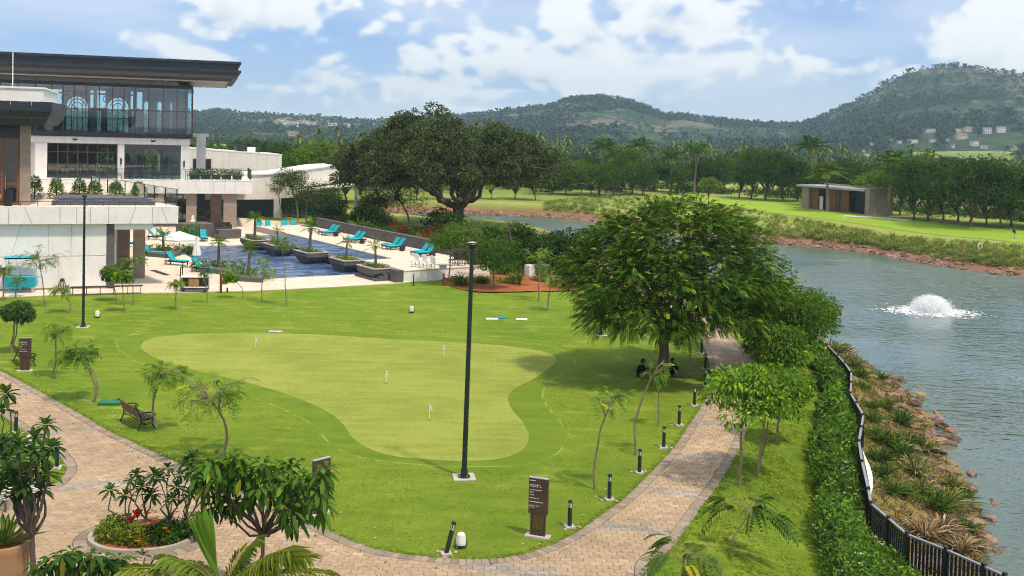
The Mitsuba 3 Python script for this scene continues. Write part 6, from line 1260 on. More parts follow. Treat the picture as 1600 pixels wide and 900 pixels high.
# parasols
def parasol(label, P, H, R):
    k = thing('parasol', label, 'parasol'); P = np.array(P)
    part(k, 'pole', MB().tube([P, P + [0, 0, H]], .03, 8), 'dark_metal', 30); n = 8; an = np.arange(n) * 2 * PI / n + .2; v = np.vstack([[P + [0, 0, H]], np.c_[P[0] + R * np.cos(an), P[1] + R * np.sin(an), np.full(n, P[2] + H - R * .36)], np.c_[P[0] + R * np.cos(an), P[1] + R * np.sin(an), np.full(n, P[2] + H - R * .36 - .16)]])
    i = np.arange(n); j = (i + 1) % n; part(k, 'canopy', (v, np.vstack([np.c_[0 * i, i + 1, j + 1], np.c_[i + 1, i + 1 + n, j + 1 + n], np.c_[i + 1, j + 1 + n, j + 1]])), 'white_paint')
    for t in an: part(k, 'rib', MB().beam(P + [0, 0, H - .06], P + [R * math.cos(t) * .97, R * math.sin(t) * .97, H - R * .36 - .06], .02), 'dark_metal')
    part(k, 'base', MB().lathe([(0, P[2]), (.35, P[2]), (.35, P[2] + .08), (0, P[2] + .1)], (P[0], P[1], 0), 16), 'dark_metal')
def closed_parasol(label, P, H):
    k = thing('closed_parasol', label, 'parasol'); P = np.array(P); part(k, 'pole', MB().tube([P, P + [0, 0, H]], .03, 8), 'dark_metal', 30); n = 16; an = np.arange(n) * 2 * PI / n; pr_ = [(.10, H - .02), (.13, H - .5), (.20, H * .62), (.30, H * .35), (.26, H * .30)]
    v = np.array([[P[0] + r * (1 + .3 * (i % 2)) * math.cos(t), P[1] + r * (1 + .3 * (i % 2)) * math.sin(t), P[2] + z] for r, z in pr_ for i, t in enumerate(an)]); f = [[a * n + i, a * n + (i + 1) % n, (a + 1) * n + (i + 1) % n, (a + 1) * n + i] for a in range(4) for i in range(n)]
    part(k, 'canopy', (v, np.array(f)), 'white_paint'); part(k, 'base', MB().lathe([(0, P[2]), (.3, P[2]), (.3, P[2] + .08), (0, P[2] + .1)], (P[0], P[1], 0), 16), 'dark_metal')
P = g(280, 392, .05); parasol('open white parasol over the loungers at the left end of the pool', P, 1.95, 2.0)
closed_parasol('closed white parasol standing at the pool edge', g(307, 413, .05), 2.5); closed_parasol('closed white parasol in front of the left terrace column', g(301, 362, .05), 1.95)
# planted islands in the pool
for k, (poly, pm, lb) in enumerate([([(316, 411), (312, 419), (366, 424), (372, 414)], (341, 410), 'left'), ([(366, 424), (364, 432), (411, 435), (413, 427)], (381, 419), 'right'), ([(232, 388), (230, 395), (268, 398), (285, 392), (262, 386)], (251, 388), 'rear')]):
    Pz = [g2(x, y, .4) for x, y in poly]; solo('pool_planter', MB().prism(Polygon(Pz).buffer(0), -.1, .42), 'dark_stone', f'{lb} dark low planter at the left rim of the pool', 'planter')
    c = np.mean(Pz, 0); cover(f'green ground cover in the {lb} low planter at the pool rim', (c[0], c[1], .42), .3, 1.35, k % 2)
    b = np.array([c[0], c[1], .42]); small_palm(0 if k < 2 else 1, f'stocky young palm in the {lb} low planter at the pool rim', b, .8, k * 2)
set_shrub(3, 'bright bush on the deck between the stone columns and the pool', g(300, 374), .8, .8); set_shrub(1, 'small green bush under the open parasol', g(298, 396), .5, .5)
for i, (x, lb) in enumerate([(54, 'first'), (88, 'second'), (124, 'third'), (148, 'fourth'), (181, 'fifth'), (217, 'sixth')]):
    Y = 81 + i * .9; p = np.array(at(x, 300, Y)); z = ZT + .02; rr = np.random.default_rng(540 + i); top = at(x, 276 + i * 2.6, Y)[2]; H_ = max(1.2, top - z)
    C5 = np.array([[0, 0, H_ * t] for t in np.linspace(.2, .85, 5)]); lv = clump_leaves(rr, C5, np.linspace(.72, .35, 5), 170, .22, .07, (.075, .15, .022), .8, -.2, .35); k = thing('terrace_shrub', f'{lb} cone shaped green shrub from the left on the roof terrace', 'shrub', 'cone shaped shrubs on the roof terrace')
    part(k, 'stem', MB().tube([(0, 0, 0), (0, 0, H_ * .6)], .05, 5), 'bark', 30, TW((p[0], p[1], z))); part(k, 'foliage', lv, 'leaf', False, TW((p[0], p[1], z)))
# terrace tables and chairs
def chair_parts():
    out = [('seat', MB().lo(-.25, .25, -.25, .25, .42, .48), 'rattan'), ('backrest', MB().lo(-.25, .25, .22, .28, .48, .98), 'rattan'), ('armrest', MB().lo(-.29, -.24, -.22, .24, .62, .67), 'rattan'), ('armrest', MB().lo(.24, .29, -.22, .24, .62, .67), 'rattan')]
    return [(a, shape(b, c)) for a, b, c in out + [('leg', MB().lo(x - .02, x + .02, y - .02, y + .02, 0, .42), 'dark_metal') for x in (-.22, .22) for y in (-.22, .22)]]
CH = chair_parts(); WCH = [(n_, {**d, 'bsdf': {'type': 'ref', 'id': 'm_white_paint'}}) for n_, d in CH]
def chair(P, a, label, group, D=CH, s=1.0):
    k = thing('chair', label, 'chair', group)
    for nm, d in D: part(k, nm, d, None, tw=TW(P, a, s))
ti = 0
for u_ in (-10.5, -6.5, -2.6, 1.4, 4.9):
    ti += 1; p = H.p(u_, .0 - .95, 5.8); k = thing('terrace_table', f'{nth(ti - 1)} dark dining table from the left on the clubhouse terrace', 'table', 'dining tables on the clubhouse terrace'); part(k, 'top', H.box(u_ - .7, u_ + .7, -1.35, -.6, 6.50, 6.55), 'dark_metal'); part(k, 'pedestal', H.box(u_ - .06, u_ + .06, -1.04, -.92, 5.8, 6.5), 'dark_metal')
    for s, nm in ((-1.1, 'left'), (1.1, 'right')): chair(H.p(u_ + s, -1.0, 5.8), H.a + (PI / 2 if s < 0 else -PI / 2), f'dark chair at the {nm} of the {nth(ti - 1)} terrace table from the left', 'dark chairs on the clubhouse terrace', s=1.1)
# dark lounge seats under the terrace
for i, (x, y, lb) in enumerate([(326, 361, 'low dark rattan sofa between the terrace columns'), (347, 360, 'dark rattan seat right behind the front terrace column'), (316, 362, 'dark rattan seat left of the low sofa under the terrace')]):
    p = np.array(g(x, y, .05)); k = thing('rattan_sofa', lb, 'sofa'); w = 1.6 if i == 0 else .9; part(k, 'seat', MB().lo(-w, w, -.45, .45, 0, .45), 'rattan', tw=TW(p, .2)); part(k, 'backrest', MB().lo(-w, w, .3, .5, .451, .95), 'rattan', tw=TW(p, .2)); part(k, 'armrest', MB().lo(-w - .2, -w - .002, -.45, .5, 0, .7), 'rattan', tw=TW(p, .2)); part(k, 'armrest', MB().lo(w + .002, w + .2, -.45, .5, 0, .7), 'rattan', tw=TW(p, .2))
rr = np.random.default_rng(61); mb = MB(); cc = []
for i in range(130): v, f = rock(rr, rr.uniform(.16, .3)); mb.add(v + [0, 0, 0] + np.array([rr.uniform(-1.1, 1.1), rr.uniform(-.35, .35), rr.uniform(.1, 2.2)]), f); cc.append(np.tile(np.array([.16, .155, .15]) * rr.uniform(.5, 1.4), (len(v), 1)))
v, f = mb.out(); solo('stone_feature_wall', (v, f, np.vstack(cc)), 'tinted', 'rough piled stone feature wall under the terrace behind the sofa', 'wall', tw=TW(np.array(g(315, 352, .0)), .2))
# white chairs and black chairs on the white block
for i in range(6): p = np.array(g(648 + i * 6.2, 417 + i * .9 - (i % 2) * 4, .97)); chair(p, C_.a + (PI if i % 2 else 0), f'{nth(i)} white chair from the left on the white block at the pool end', 'white chairs on the white block', WCH, 1.0)
k = thing('white_table', 'low white table right of the white chairs', 'table'); p = np.array(g(692, 421, .97)); part(k, 'top', MB().lo(-.6, .6, -.4, .4, .40, .46), 'white_paint', tw=TW(p, .2)); part(k, 'pedestal', MB().lo(-.3, .3, -.15, .15, 0, .4), 'white_paint', tw=TW(p, .2))
for i in range(4): p = np.array(g(708 + i * 7, 415 - (i % 2) * 3, .97)); chair(p, C_.a + 1.2 * i, f'{nth(i)} black chair from the left beside the lamp post', 'black chairs on the white block', CH, 1.15)
# the long garden bed of grasses along the white block
for i in range(9):
    p = np.array(g(704 + i * 10.5, 441 + (i % 3), 0)); solo('lavender_clump', TUS[(i * 3) % 4], None, f'{nth(i)} grey green grass clump from the left in front of the white block', 'grass tuft', 'grass clumps in front of the white block', tw=TW(p, i, 1.15, 1.05))

for i in range(5):
    u_ = .9 + i * 1.25; k = thing('planter_trough', f'{nth(i)} dark planter trough with green plants from the left behind the terrace railing', 'planter', 'planter troughs behind the terrace railing'); part(k, 'box', H.box(u_ - .55, u_ + .55, .9, 1.3, 5.8, 6.35), 'dark_metal')
    part(k, 'greenery', xf3(clump_leaves(np.random.default_rng(580 + i), np.array([[x, 0, z] for x in (-.4, 0, .4) for z in (.15, .5)]), np.full(6, .34), 60, .22, .09, (.035, .075, .014), .9, .0, .35), rotz(H.a), H.p(u_, 1.1, 6.3)), 'leaf')
# ------------------------------------------------------------------ lamp posts, bollards, signs, benches, carts
mat('silver', (.55, .57, .60), .35, .5, .6); mat('rail_metal', (.32, .34, .37), .4, .5, .5); mat('concrete', (.42, .39, .35), .9, .2); mat('sign_brown', proc(lambda p, n, uv: mix((.055, .032, .024), (.075, .045, .034), noise(p.x * 4, p.y * 4, p.z * 3))), .5, .4); mat('lettering', (.75, .74, .70), .6, .2)
mat('lens', (.55, .52, .40), .3, .6); mat('bench_iron', (.012, .012, .013), .4, .5); mat('bench_slat', proc(lambda p, n, uv: mix((.10, .055, .028), (.19, .105, .055), noise(p.x * 9, p.y * 9, p.z * 40))), .55, .4)
mat('cart_blue', (.01, .34, .42), .4, .5); mat('lid_green', (.01, .14, .06), .5, .4); mat('lid_teal', (.02, .20, .22), .5, .4); mat('rust', (.16, .06, .03), .8, .2); mat('skin', (.20, .11, .075), .6, .3); mat('dark_cloth', (.012, .012, .014), .9, .1); mat('brown_cloth', (.10, .055, .04), .9, .1); mat('hair', (.006, .005, .005), .7, .2)
def lamp(label, base_px, top_y, lean=0.0, r=.085, arm=None):
    B = np.array(g(*base_px)); Hh = at(base_px[0], top_y, B[1])[2]; k = thing('lamp_post', label, 'lamp post'); top = B + [lean * Hh, 0, Hh]
    part(k, 'pole', MB().tube([B + [0, 0, .03], B * .5 + top * .5, top - [0, 0, .12]], [r * 1.12, r * .98, r * .86], 14), 'post_green', 40)
    part(k, 'base_plate', MB().prism(Point(B[0], B[1]).buffer(r * 2.6, 8), .03, .075), 'dark_metal'); part(k, 'footing', MB().box(B + [0, 0, .0], (r * 9, r * 9, .06), .15), 'concrete')
    part(k, 'collar', MB().tube([B + [0, 0, .07], B + [0, 0, .30]], r * 1.5, 14), 'dark_metal', 30)
    for a in (0.6, 2.2, 3.7, 5.3): part(k, 'bolt', MB().tube([B + [r * 2.1 * math.cos(a), r * 2.1 * math.sin(a), .075], B + [r * 2.1 * math.cos(a), r * 2.1 * math.sin(a), .11]], .02, 6), 'silver', 30)
    part(k, 'hatch', MB().box(B + [0, -r * 1.02, .95], (r * 1.0, r * .25, .35)), 'dark_metal')
    return k, B, top, r
k, B, top, r = lamp('tall black lamp post standing on the lawn in front of the putting green', (725, 746), 382, .012)
hd = part(k, 'lamp_head', MB().lathe([(0, -.14), (.09, -.14), (.12, -.06), (.22, -.02), (.235, .02), (.20, .06), (0, .085)], top, 24), 'dark_metal', 35)
part(hd, 'cap', MB().lathe([(0, .087), (.16, .078), (.05, .11), (0, .115)], top, 20), 'silver', 40)
k, B, top, r = lamp('thin dark lamp post in front of the white podium wall', (130, 511), 306, .0, .075)
part(k, 'lamp_head', MB().lathe([(0, -.1), (.09, -.1), (.16, 0), (.12, .06), (0, .08)], top, 16), 'dark_metal', 35)
k, B, top, r = lamp('short dark lamp post half hidden by the large feathery tree', (939, 524), 452, 0, .075); part(k, 'lamp_head', MB().lathe([(0, -.1), (.1, -.1), (.2, 0), (.1, .06), (0, .07)], top, 16), 'dark_metal', 35)
# bollards
def bollard(label, base_px, Hh=.86, lean=(0, 0)):
    B = np.array(g(*base_px)); k = thing('bollard_light', label, 'bollard', 'bollard lights along the path'); T = B + [lean[0], lean[1], Hh]; u = (T - B) / Hh; r = .068
    n = 12; part(k, 'post', MB().tube([B, B + u * Hh * .74], r, n), 'post_green', 30); part(k, 'cap', MB().tube([B + u * Hh * .93, T], r, n), 'post_green', 30)
    part(k, 'lens', MB().tube([B + u * Hh * .742, B + u * Hh * .928], r * .72, n), 'lens', 30)
    for a in (0.3, 2.4, 4.5): o = np.array([math.cos(a), math.sin(a), 0]) * r * .88; part(k, 'stay', MB().beam(B + o + u * Hh * .742, B + o + u * Hh * .928, .022), 'post_green')
    part(k, 'footing', MB().box(B + [0, 0, .02], (.30, .30, .07), .3), 'concrete')
    for j in range(3):
        a = j * 2.1 + B[0]; rr = np.random.default_rng(int(abs(B[0]) * 100) + j); v, f = rock(rr, .07); part(k, 'stone', (v + B + [math.cos(a) * .3, math.sin(a) * .25, .02], f, np.tile([.42, .33, .25], (len(v), 1))), 'tinted')
for i, p in enumerate([(890, 824), (952, 781), (999, 739), (1037, 700), (1061, 665), (1085, 634), (1102, 603), (1102, 577), (1096, 553)]): bollard(f'{nth(i)} dark bollard light from the front along the left edge of the right path', p, .84 + .01 * (i % 3))
bollard('tilted dark bollard light beside the small white spotlight', (697, 866), .95, (.21, .0)); bollard('dark bollard light on the small lawn patch, nearer one', (89, 731), .86); bollard('dark bollard light on the small lawn patch, farther one', (25, 676), .84)
# small white spotlights
for p, s, lb in [((720, 857), 1.0, 'small white spotlight on the grass beside the tilted bollard'), ((152, 497), .9, 'small white spotlight on the lawn right of the thin lamp post'), ((643, 489), .9, 'small white spotlight in the middle of the back lawn'), ((587, 655), .6, 'small round white lamp between bench and green, hardly visible')]:
    if p == (587, 655): continue
    B = np.array(g(*p)); k = thing('spotlight', lb, 'lamp'); part(k, 'spike', MB().tube([B, B + [0, 0, .12 * s]], .05 * s, 8), 'dark_metal', 30); part(k, 'housing', MB().lathe([(0, .12), (.13, .12), (.155, .2), (.12, .42), (.08, .46), (0, .47)], B * [1, 1, 0] + [0, 0, 0], 16).xf(np.eye(3)), 'white_paint', 35); part(k, 'bracket', MB().beam(B + [-.17, 0, .05], B + [-.17, 0, .26], .03).beam(B + [.17, 0, .05], B + [.17, 0, .26], .03).beam(B + [-.17, 0, .05], B + [.17, 0, .05], .03), 'dark_metal')
# direction signs
LINES = [(.03, .955, .30, .03), (.03, .835, .55, .028), (.03, .79, .65, .028), (.03, .69, .62, .028), (.03, .62, .20, .028), (.03, .545, .22, .028), (.03, .46, .50, .028), (.03, .355, .72, .028), (.03, .245, .5, .028), (.03, .195, .28, .028)]
def sign(label, base_px, Hh, a, w=.62, words=True, slats=7):
    B = np.array(g(*base_px)); k = thing('direction_sign', label, 'sign'); M = rotz(a); T_ = TW(B, a); th = .10; zb = Hh * .40
    brd = part(k, 'board', MB().lo(-w / 2, w / 2, -th / 2, th / 2, zb, Hh), 'sign_brown', tw=T_); part(k, 'top_cap', MB().lo(-w / 2 - .004, w / 2 + .004, -th / 2 - .004, th / 2 + .004, Hh + .001, Hh + .025), 'silver', tw=T_)
    for s in (-1, 1): part(k, 'post', MB().lo(s * (w / 2 - .11) - .045, s * (w / 2 - .11) + .045, -th / 2 + .01, th / 2 - .01, .05, zb - .002), 'sign_brown', tw=T_)
    part(k, 'bottom_rail', MB().lo(-w / 2 + .16, w / 2 - .16, -th / 2 + .012, th / 2 - .012, .06, .22), 'sign_brown', tw=T_)
    for x in np.linspace(-w / 2 + .19, w / 2 - .19, slats): part(k, 'slat', MB().lo(x - .008, x + .008, -.03, .03, .222, zb - .002), 'bronze', tw=T_)
    part(k, 'plinth', MB().lo(-w / 2 - .08, w / 2 + .08, -.16, .16, 0, .055), 'concrete', tw=T_)
    if words:
        tx = MB(); hh = (Hh - zb)
        rl = np.random.default_rng(int(abs(B[0]) * 50))
        for (x, z, L, h) in (LINES if words == 1 else LINES[1:8]):
            x_ = -w / 2 + .05 * w; xe = x_ + L * w
            while x_ < xe - .008:
                q = min(rl.uniform(.010, .020), xe - x_); h2 = h * hh * rl.uniform(.55, .85); z_ = zb + (z - .03) * hh
                if rl.random() > .16: tx.lo(x_, x_ + q * .72, -th / 2 - .004, -th / 2 - .0005, z_, z_ + h2)
                x_ += q
        kk = part(k, 'lettering', tx, 'lettering', tw=T_); labels[kk] = {'label': 'small white lines of lettering, too small to read', 'kind': 'stuff'}
sign('brown direction sign with white lettering at the inner edge of the right path', (840, 839), 1.78, -.34, .60, 1); sign('brown direction sign partly hidden behind the glossy foreground shrub', (501, 803), 1.74, .78, .62, False); sign('brown direction sign in front of the farther bench at the left', (39, 580), 1.62, .22, .55, 2)
# cast iron benches
def bench(label, P, a):
    k = thing('park_bench', label, 'bench'); T_ = TW(P, a); W_ = 1.75
    def side(x):
        mb = MB(); c = lambda pts, r=.022: mb.tube([(x, y, z) for y, z in smooth_line(pts, 5)], r, 6)
        c([(-.36, 0), (-.30, .10), (-.24, .22), (-.30, .34), (-.26, .42)], .028); c([(.34, 0), (.30, .12), (.24, .25), (.20, .42), (.27, .62), (.36, .86), (.44, .93), (.47, .88)], .028); c([(-.26, .42), (0, .40), (.22, .42)], .026)
        c([(.27, .63), (.05, .68), (-.18, .66), (-.32, .60), (-.36, .52), (-.29, .47), (-.24, .52), (-.28, .56)], .026); c([(-.26, .42), (-.20, .30), (0, .20), (.20, .28), (.22, .42)], .018)
        t = np.linspace(0, 2 * PI, 14)
        for (y, z, r_) in ((-.10, .32, .06), (.08, .32, .06), (0, .52, .07), (-.14, .54, .05), (.14, .54, .055)): mb.tube(np.stack([0 * t + x, y + r_ * np.cos(t), z + r_ * np.sin(t)], 1), .012, 5)
        return mb
    for s in (-1, 1): part(k, 'end_frame', side(s * W_ / 2), 'bench_iron', 40, T_)
    for i in range(5): y = -.25 + i * .105; part(k, 'seat_slat', MB().lo(-W_ / 2, W_ / 2, y - .043, y + .043, .425, .455), 'bench_slat', tw=T_)
    for i in range(4): t = i / 3; y, z = .235 + .14 * t, .53 + .33 * t; part(k, 'back_slat', MB().beam((-W_ / 2, y, z), (W_ / 2, y, z), .03, .085, (0, .33, .9)), 'bench_slat', tw=T_)
    part(k, 'stretcher', MB().beam((-W_ / 2, 0, .2), (W_ / 2, 0, .2), .025), 'bench_iron', tw=T_)
    return k
pa = np.array(g(189, 657)); pb = np.array(g(215, 672)); pc = np.array(g(241, 670)); d_ = pb - pa
bench('black cast iron park bench with wooden slats, nearer one beside the crooked young tree', (pa + pb) / 2 * .5 + (pa + (pc - pb) + pc) / 2 * .5, math.atan2(d_[1], d_[0]) + PI if False else math.atan2(-d_[1], -d_[0]))
bench('black cast iron park bench with wooden slats, farther one behind the left sign', np.array(g(38, 568)), math.atan2(-d_[1], -d_[0]) - .1)
# flat lids and odds and ends on the lawn
def lid(label, px, w, h, m, a=0.0, t=.06): B = np.array(g(*px)); v, f = rbox(w, h, t, .02); solo('utility_lid', (v + [0, 0, t / 2], f), m, label, 'lid', tw=TW(B, a), smooth=30)
lid('flat green plastic lid lying left of the near bench', (173, 631), .95, .60, 'lid_green', .1, .12); lid('flat white lid on the back lawn, left one', (769, 499), .8, .45, 'white_paint', .1); lid('flat teal lid lying on the back lawn behind the white one', (783, 497), .7, .6, 'lid_teal', .4); lid('flat white lid on the back lawn, right one', (815, 499.5), .75, .45, 'white_paint', -.1); lid('small grey lid on the back lawn above the green', (430, 519), .8, .4, 'concrete')
# putting flags
mat('flag_cloth', (.80, .80, .78), .8, .1)
for p, lb in [((399.5, 545), 'small white putting flag at the far left of the green'), ((692.5, 557.5), 'small white putting flag at the far right of the green, near the lamp post'), ((603, 599), 'small white putting flag in the middle of the green'), ((671, 656), 'small white putting flag nearest the camera on the green')]:
    B = np.array(g(*p)); k = thing('putting_flag', lb, 'flag'); Hh = .66; part(k, 'pole', MB().tube([B, B + [0, 0, Hh]], .013, 6), 'white_paint', 30)
    xs = np.linspace(0, 1, 5); v = np.vstack([[B + [x * .05 + .012, .02 * math.sin(x * 6), Hh - .03 - .03 * x] for x in xs], [B + [-.03 + x * .16, .03 * math.sin(x * 5), Hh - .30 + .04 * x] for x in xs]]); v2 = v + [0, .008, 0]
    f = [[i, i + 1, i + 6, i + 5] for i in range(4)]; part(k, 'cloth', (np.vstack([v, v2]), np.array(f + [[b + 10 for b in q[::-1]] for q in f])), 'flag_cloth'); part(k, 'cup', MB().tube([B + [0, 0, .002], B + [0, 0, .007]], .06, 12), 'dark_metal')
# lake fence
fz = lambda p: FZ
L_f = LineString(fence_xy); kf = thing('lake_fence', 'dark metal fence with a silver top rail zigzagging along the lake bank', 'fence'); pk = MB()
for i in range(len(fence_xy) - 1):
    a, b = fence_xy[i], fence_xy[i + 1]; ln = np.linalg.norm(b - a); n = max(1, int(round(ln / 2.4)))
    for j in range(n):
        p, q = a + (b - a) * j / n, a + (b - a) * (j + 1) / n; zp = -1.05
        part(kf, 'post', MB().box([p[0], p[1], (FZ + .1 + zp) / 2], (.10, .10, FZ + .1 - zp), math.atan2(*(b - a)[::-1])), 'dark_metal')
        P0, P1 = np.array([*p, FZ]), np.array([*q, FZ]); dd = unit((P1 - P0)[None])[0] * .06; part(kf, 'top_rail', MB().beam(P0 + dd, P1 - dd, .09, .05), 'rail_metal'); part(kf, 'lower_rail', MB().beam(P0 + dd - [0, 0, 1.1], P1 - dd - [0, 0, 1.1], .05), 'dark_metal')
        m = int(np.linalg.norm(q - p) / .13)
        for t in np.linspace(.06, .94, max(2, m)): c = p + (q - p) * t; pk.box([c[0], c[1], FZ - .56], (.028, .075, 1.06), math.atan2(*(b - a)[::-1]) + PI / 2)
kp = part(kf, 'picket', pk, 'dark_metal'); labels[kp] = {'kind': 'stuff'}
b0, b1 = np.array(g(1343, 699, FZ)), np.array(g(1356, 765, FZ)); nn = np.array([.20, -.05, 0]); v = []
for t in np.linspace(0, 1, 7): c = b0 + (b1 - b0) * t; v += [c + [.09, 0, .03], c + [.09, 0, .03] + nn * (math.sin(PI * t) ** .8 + .05) - [0, 0, .22]]
v = np.array(v); f = [[2 * i, 2 * i + 1, 2 * i + 3, 2 * i + 2] for i in range(6)]; solo('white_sheet', (np.vstack([v, v - [0, 0, .02]]), np.array(f + [[b + 14 for b in q[::-1]] for q in f])), 'white_paint', 'white plastic sheet hung over the lake side of the fence', 'sheet', smooth=40)
# turquoise cart by the white wall
B = np.array(g(33, 456.5, .05)); k = thing('turquoise_cart', 'turquoise vending cart with a canopy in front of the white podium wall', 'cart'); T_ = TW(B, .25)
v, f = rbox(2.0, .95, .75, .06); part(k, 'body', (v + [0, 0, .78], f), 'cart_blue', 30, T_)
n = 9; th = np.linspace(-.55, .55, n); v = np.array([[x, math.sin(t) * 1.15, 2.05 + math.cos(t) * .55] for x in (-1.05, 1.05) for t in th] + [[x, math.sin(t) * 1.1, 2.0 + math.cos(t) * .5] for x in (-1.05, 1.05) for t in th]); f = [[i, i + 1, n + i + 1, n + i] for i in range(n - 1)] + [[2 * n + i, 3 * n + i, 3 * n + i + 1, 2 * n + i + 1] for i in range(n - 1)]; part(k, 'canopy', (v, np.array(f)), 'cart_blue', 40, T_)
for x in (-.92, .92):
    for y in (-.42, .42): part(k, 'canopy_post', MB().tube([(x, y, 1.15), (x, y, 2.5)], .025, 6), 'silver', 30, T_)
for y in (-.52, .52):
    t = np.linspace(0, 2 * PI, 25); w_ = part(k, 'wheel', MB().tube(np.stack([-.35 + .42 * np.cos(t), 0 * t + y, .43 + .42 * np.sin(t)], 1), .035, 6), 'cart_blue', 40, T_)
    sp = MB(); [sp.beam((-.35, y, .43), (-.35 + .41 * math.cos(a), y, .43 + .41 * math.sin(a)), .022) for a in np.arange(8) * PI / 4]; part(w_, 'spokes', sp, 'cart_blue', tw=T_)
part(k, 'front_leg', MB().lo(.75, .82, -.4, .4, 0, .42), 'silver', tw=T_); part(k, 'handle', MB().beam((1.0, -.35, 1.05), (1.35, -.35, 1.1), .03).beam((1.0, .35, 1.05), (1.35, .35, 1.1), .03).beam((1.35, -.35, 1.1), (1.35, .35, 1.1), .03), 'silver', tw=T_)
# drinks cart
B = np.array(g(304, 455, .05)); k = thing('drinks_cart', 'black framed drinks cart with a wooden front panel at the deck edge', 'cart'); T_ = TW(B, .12); mb = MB()
for x in (-.95, .95):
    for y in (-.35, .35): part(k, 'leg', MB().lo(x - .03, x + .03, y - .03, y + .03, .1, 1.75), 'dark_metal', tw=T_)
part(k, 'top_frame', MB().lo(-.98, .98, -.38, -.34, 1.75, 1.79).lo(-.98, .98, .34, .38, 1.75, 1.79).lo(-.98, -.94, -.34, .34, 1.75, 1.79).lo(.94, .98, -.34, .34, 1.75, 1.79), 'dark_metal', tw=T_); part(k, 'counter', MB().lo(-1.05, 1.05, -.42, .42, 1.05, 1.12), 'white_paint', tw=T_); part(k, 'cabinet', MB().lo(-.9, .9, -.32, .32, .38, 1.045), 'dark_metal', tw=T_)
for x in (-.19, .19): part(k, 'door', MB().lo(x - .18, x + .18, -.36, -.322, .42, 1.0), 'wood_light', tw=T_)
part(k, 'shelf', MB().lo(-1.0, 1.0, -.38, .38, .16, .2), 'dark_metal', tw=T_)
for x in (-.8, .8):
    for y in (-.36, .36): part(k, 'wheel', MB().tube([(x, y - .02, .09), (x, y + .02, .09)], .09, 12), 'dark_metal', 30, T_)
part(k, 'handle', MB().beam((-.95, 0, 1.1), (-1.3, 0, 1.25), .04), 'dark_metal', tw=T_)
# long low serving rail
e0, e1 = np.array(g(110, 461, .05)), np.array(g(223, 458, .05)); d_ = e1 - e0; ln = np.linalg.norm(d_); T_ = TW(e0, math.atan2(d_[1], d_[0])); k = thing('long_table', 'long narrow dark table with thin legs at the lawn edge of the deck', 'table'); part(k, 'top', MB().lo(0, ln, -.22, .22, .52, .58), 'rattan', tw=T_)
for x in np.linspace(.15, ln - .15, 6):
    for y in (-.18, .18): part(k, 'leg', MB().lo(x - .02, x + .02, y - .02, y + .02, 0, .52), 'dark_metal', tw=T_)
# brown post with hanging box, black lantern, fire bowl, small posts
P = np.array(g(345, 457, .03)); k = thing('timber_post', 'rust brown timber post at the deck edge right of the drinks cart', 'post'); part(k, 'post', MB().box(P + [0, 0, .65], (.14, .14, 1.3)), 'rust'); part(k, 'cap', MB().box(P + [0, 0, 1.32], (.18, .18, .05)), 'rust')
P = np.array(g(351, 444, .05)); solo('wooden_box', MB().box(P + [0, 0, .2], (.45, .3, .3), .2), 'rust', 'small rust coloured box with white lid beside the timber post', 'box')
P = np.array(g(693, 447, .0)); k = thing('timber_post', 'rust brown timber post at the corner of the white block', 'post'); part(k, 'post', MB().box(P + [0, 0, .5], (.16, .16, 1.0)), 'rust'); part(k, 'brace', MB().box(P + [.2, 0, .6], (.4, .1, .12)), 'rust')
P = np.array(g(646, 446, .0)); k = thing('black_post', 'short black post in front of the white block', 'post'); part(k, 'post', MB().box(P + [0, 0, .45], (.07, .07, .9)), 'dark_metal'); part(k, 'foot', MB().box(P + [0, 0, .03], (.2, .2, .06)), 'dark_metal')
P = np.array(g(355, 456, .03)); solo('bollard_stub', MB().box(P + [0, 0, .15], (.1, .1, .3)), 'dark_metal', 'tiny dark post stub right of the timber post', 'post')
P = np.array(g(97, 453, .05)); k = thing('black_lantern', 'black lantern with splayed legs standing before the white wall', 'lantern'); part(k, 'top', MB().lathe([(0, .62), (.2, .62), (.14, .82), (0, .86)], P * [1, 1, 0] + [0, 0, .05], 8), 'dark_metal')
for a in (.8, 2.4, 3.9, 5.5): part(k, 'leg', MB().beam(P + [.34 * math.cos(a), .34 * math.sin(a), 0], P + [.15 * math.cos(a), .15 * math.sin(a), .64], .05), 'dark_metal')
P = np.array(g(199, 437, .05)); k = thing('fire_bowl', 'black bowl on a post at the foot of the left stone column', 'bowl'); part(k, 'stem', MB().tube([P, P + [0, 0, .7]], .06, 8), 'dark_metal', 30); part(k, 'bowl', MB().lathe([(0, .68), (.2, .7), (.5, .86), (.52, .9), (0, .84)], P * [1, 1, 0] + [0, 0, .05], 18), 'dark_metal', 35)
P = np.array(g(178, 452, .05)); k = thing('black_torch', 'black torch stand near the corner of the white wall', 'torch'); part(k, 'stem', MB().tube([P, P + [0, 0, .9]], .045, 8), 'dark_metal', 30); part(k, 'head', MB().lathe([(0, .9), (.14, .92), (.18, 1.4), (.12, 1.46), (0, 1.46)], P * [1, 1, 0] + [0, 0, .05], 12), 'dark_metal', 35)
P0, P1 = np.array(g(238, 422, .058)), np.array(g(262, 430, .058)); solo('drain_grate', MB().beam(P0, P1, .5, .012), 'dark_metal', 'long dark drain grate set in the deck by the right column', 'grate')

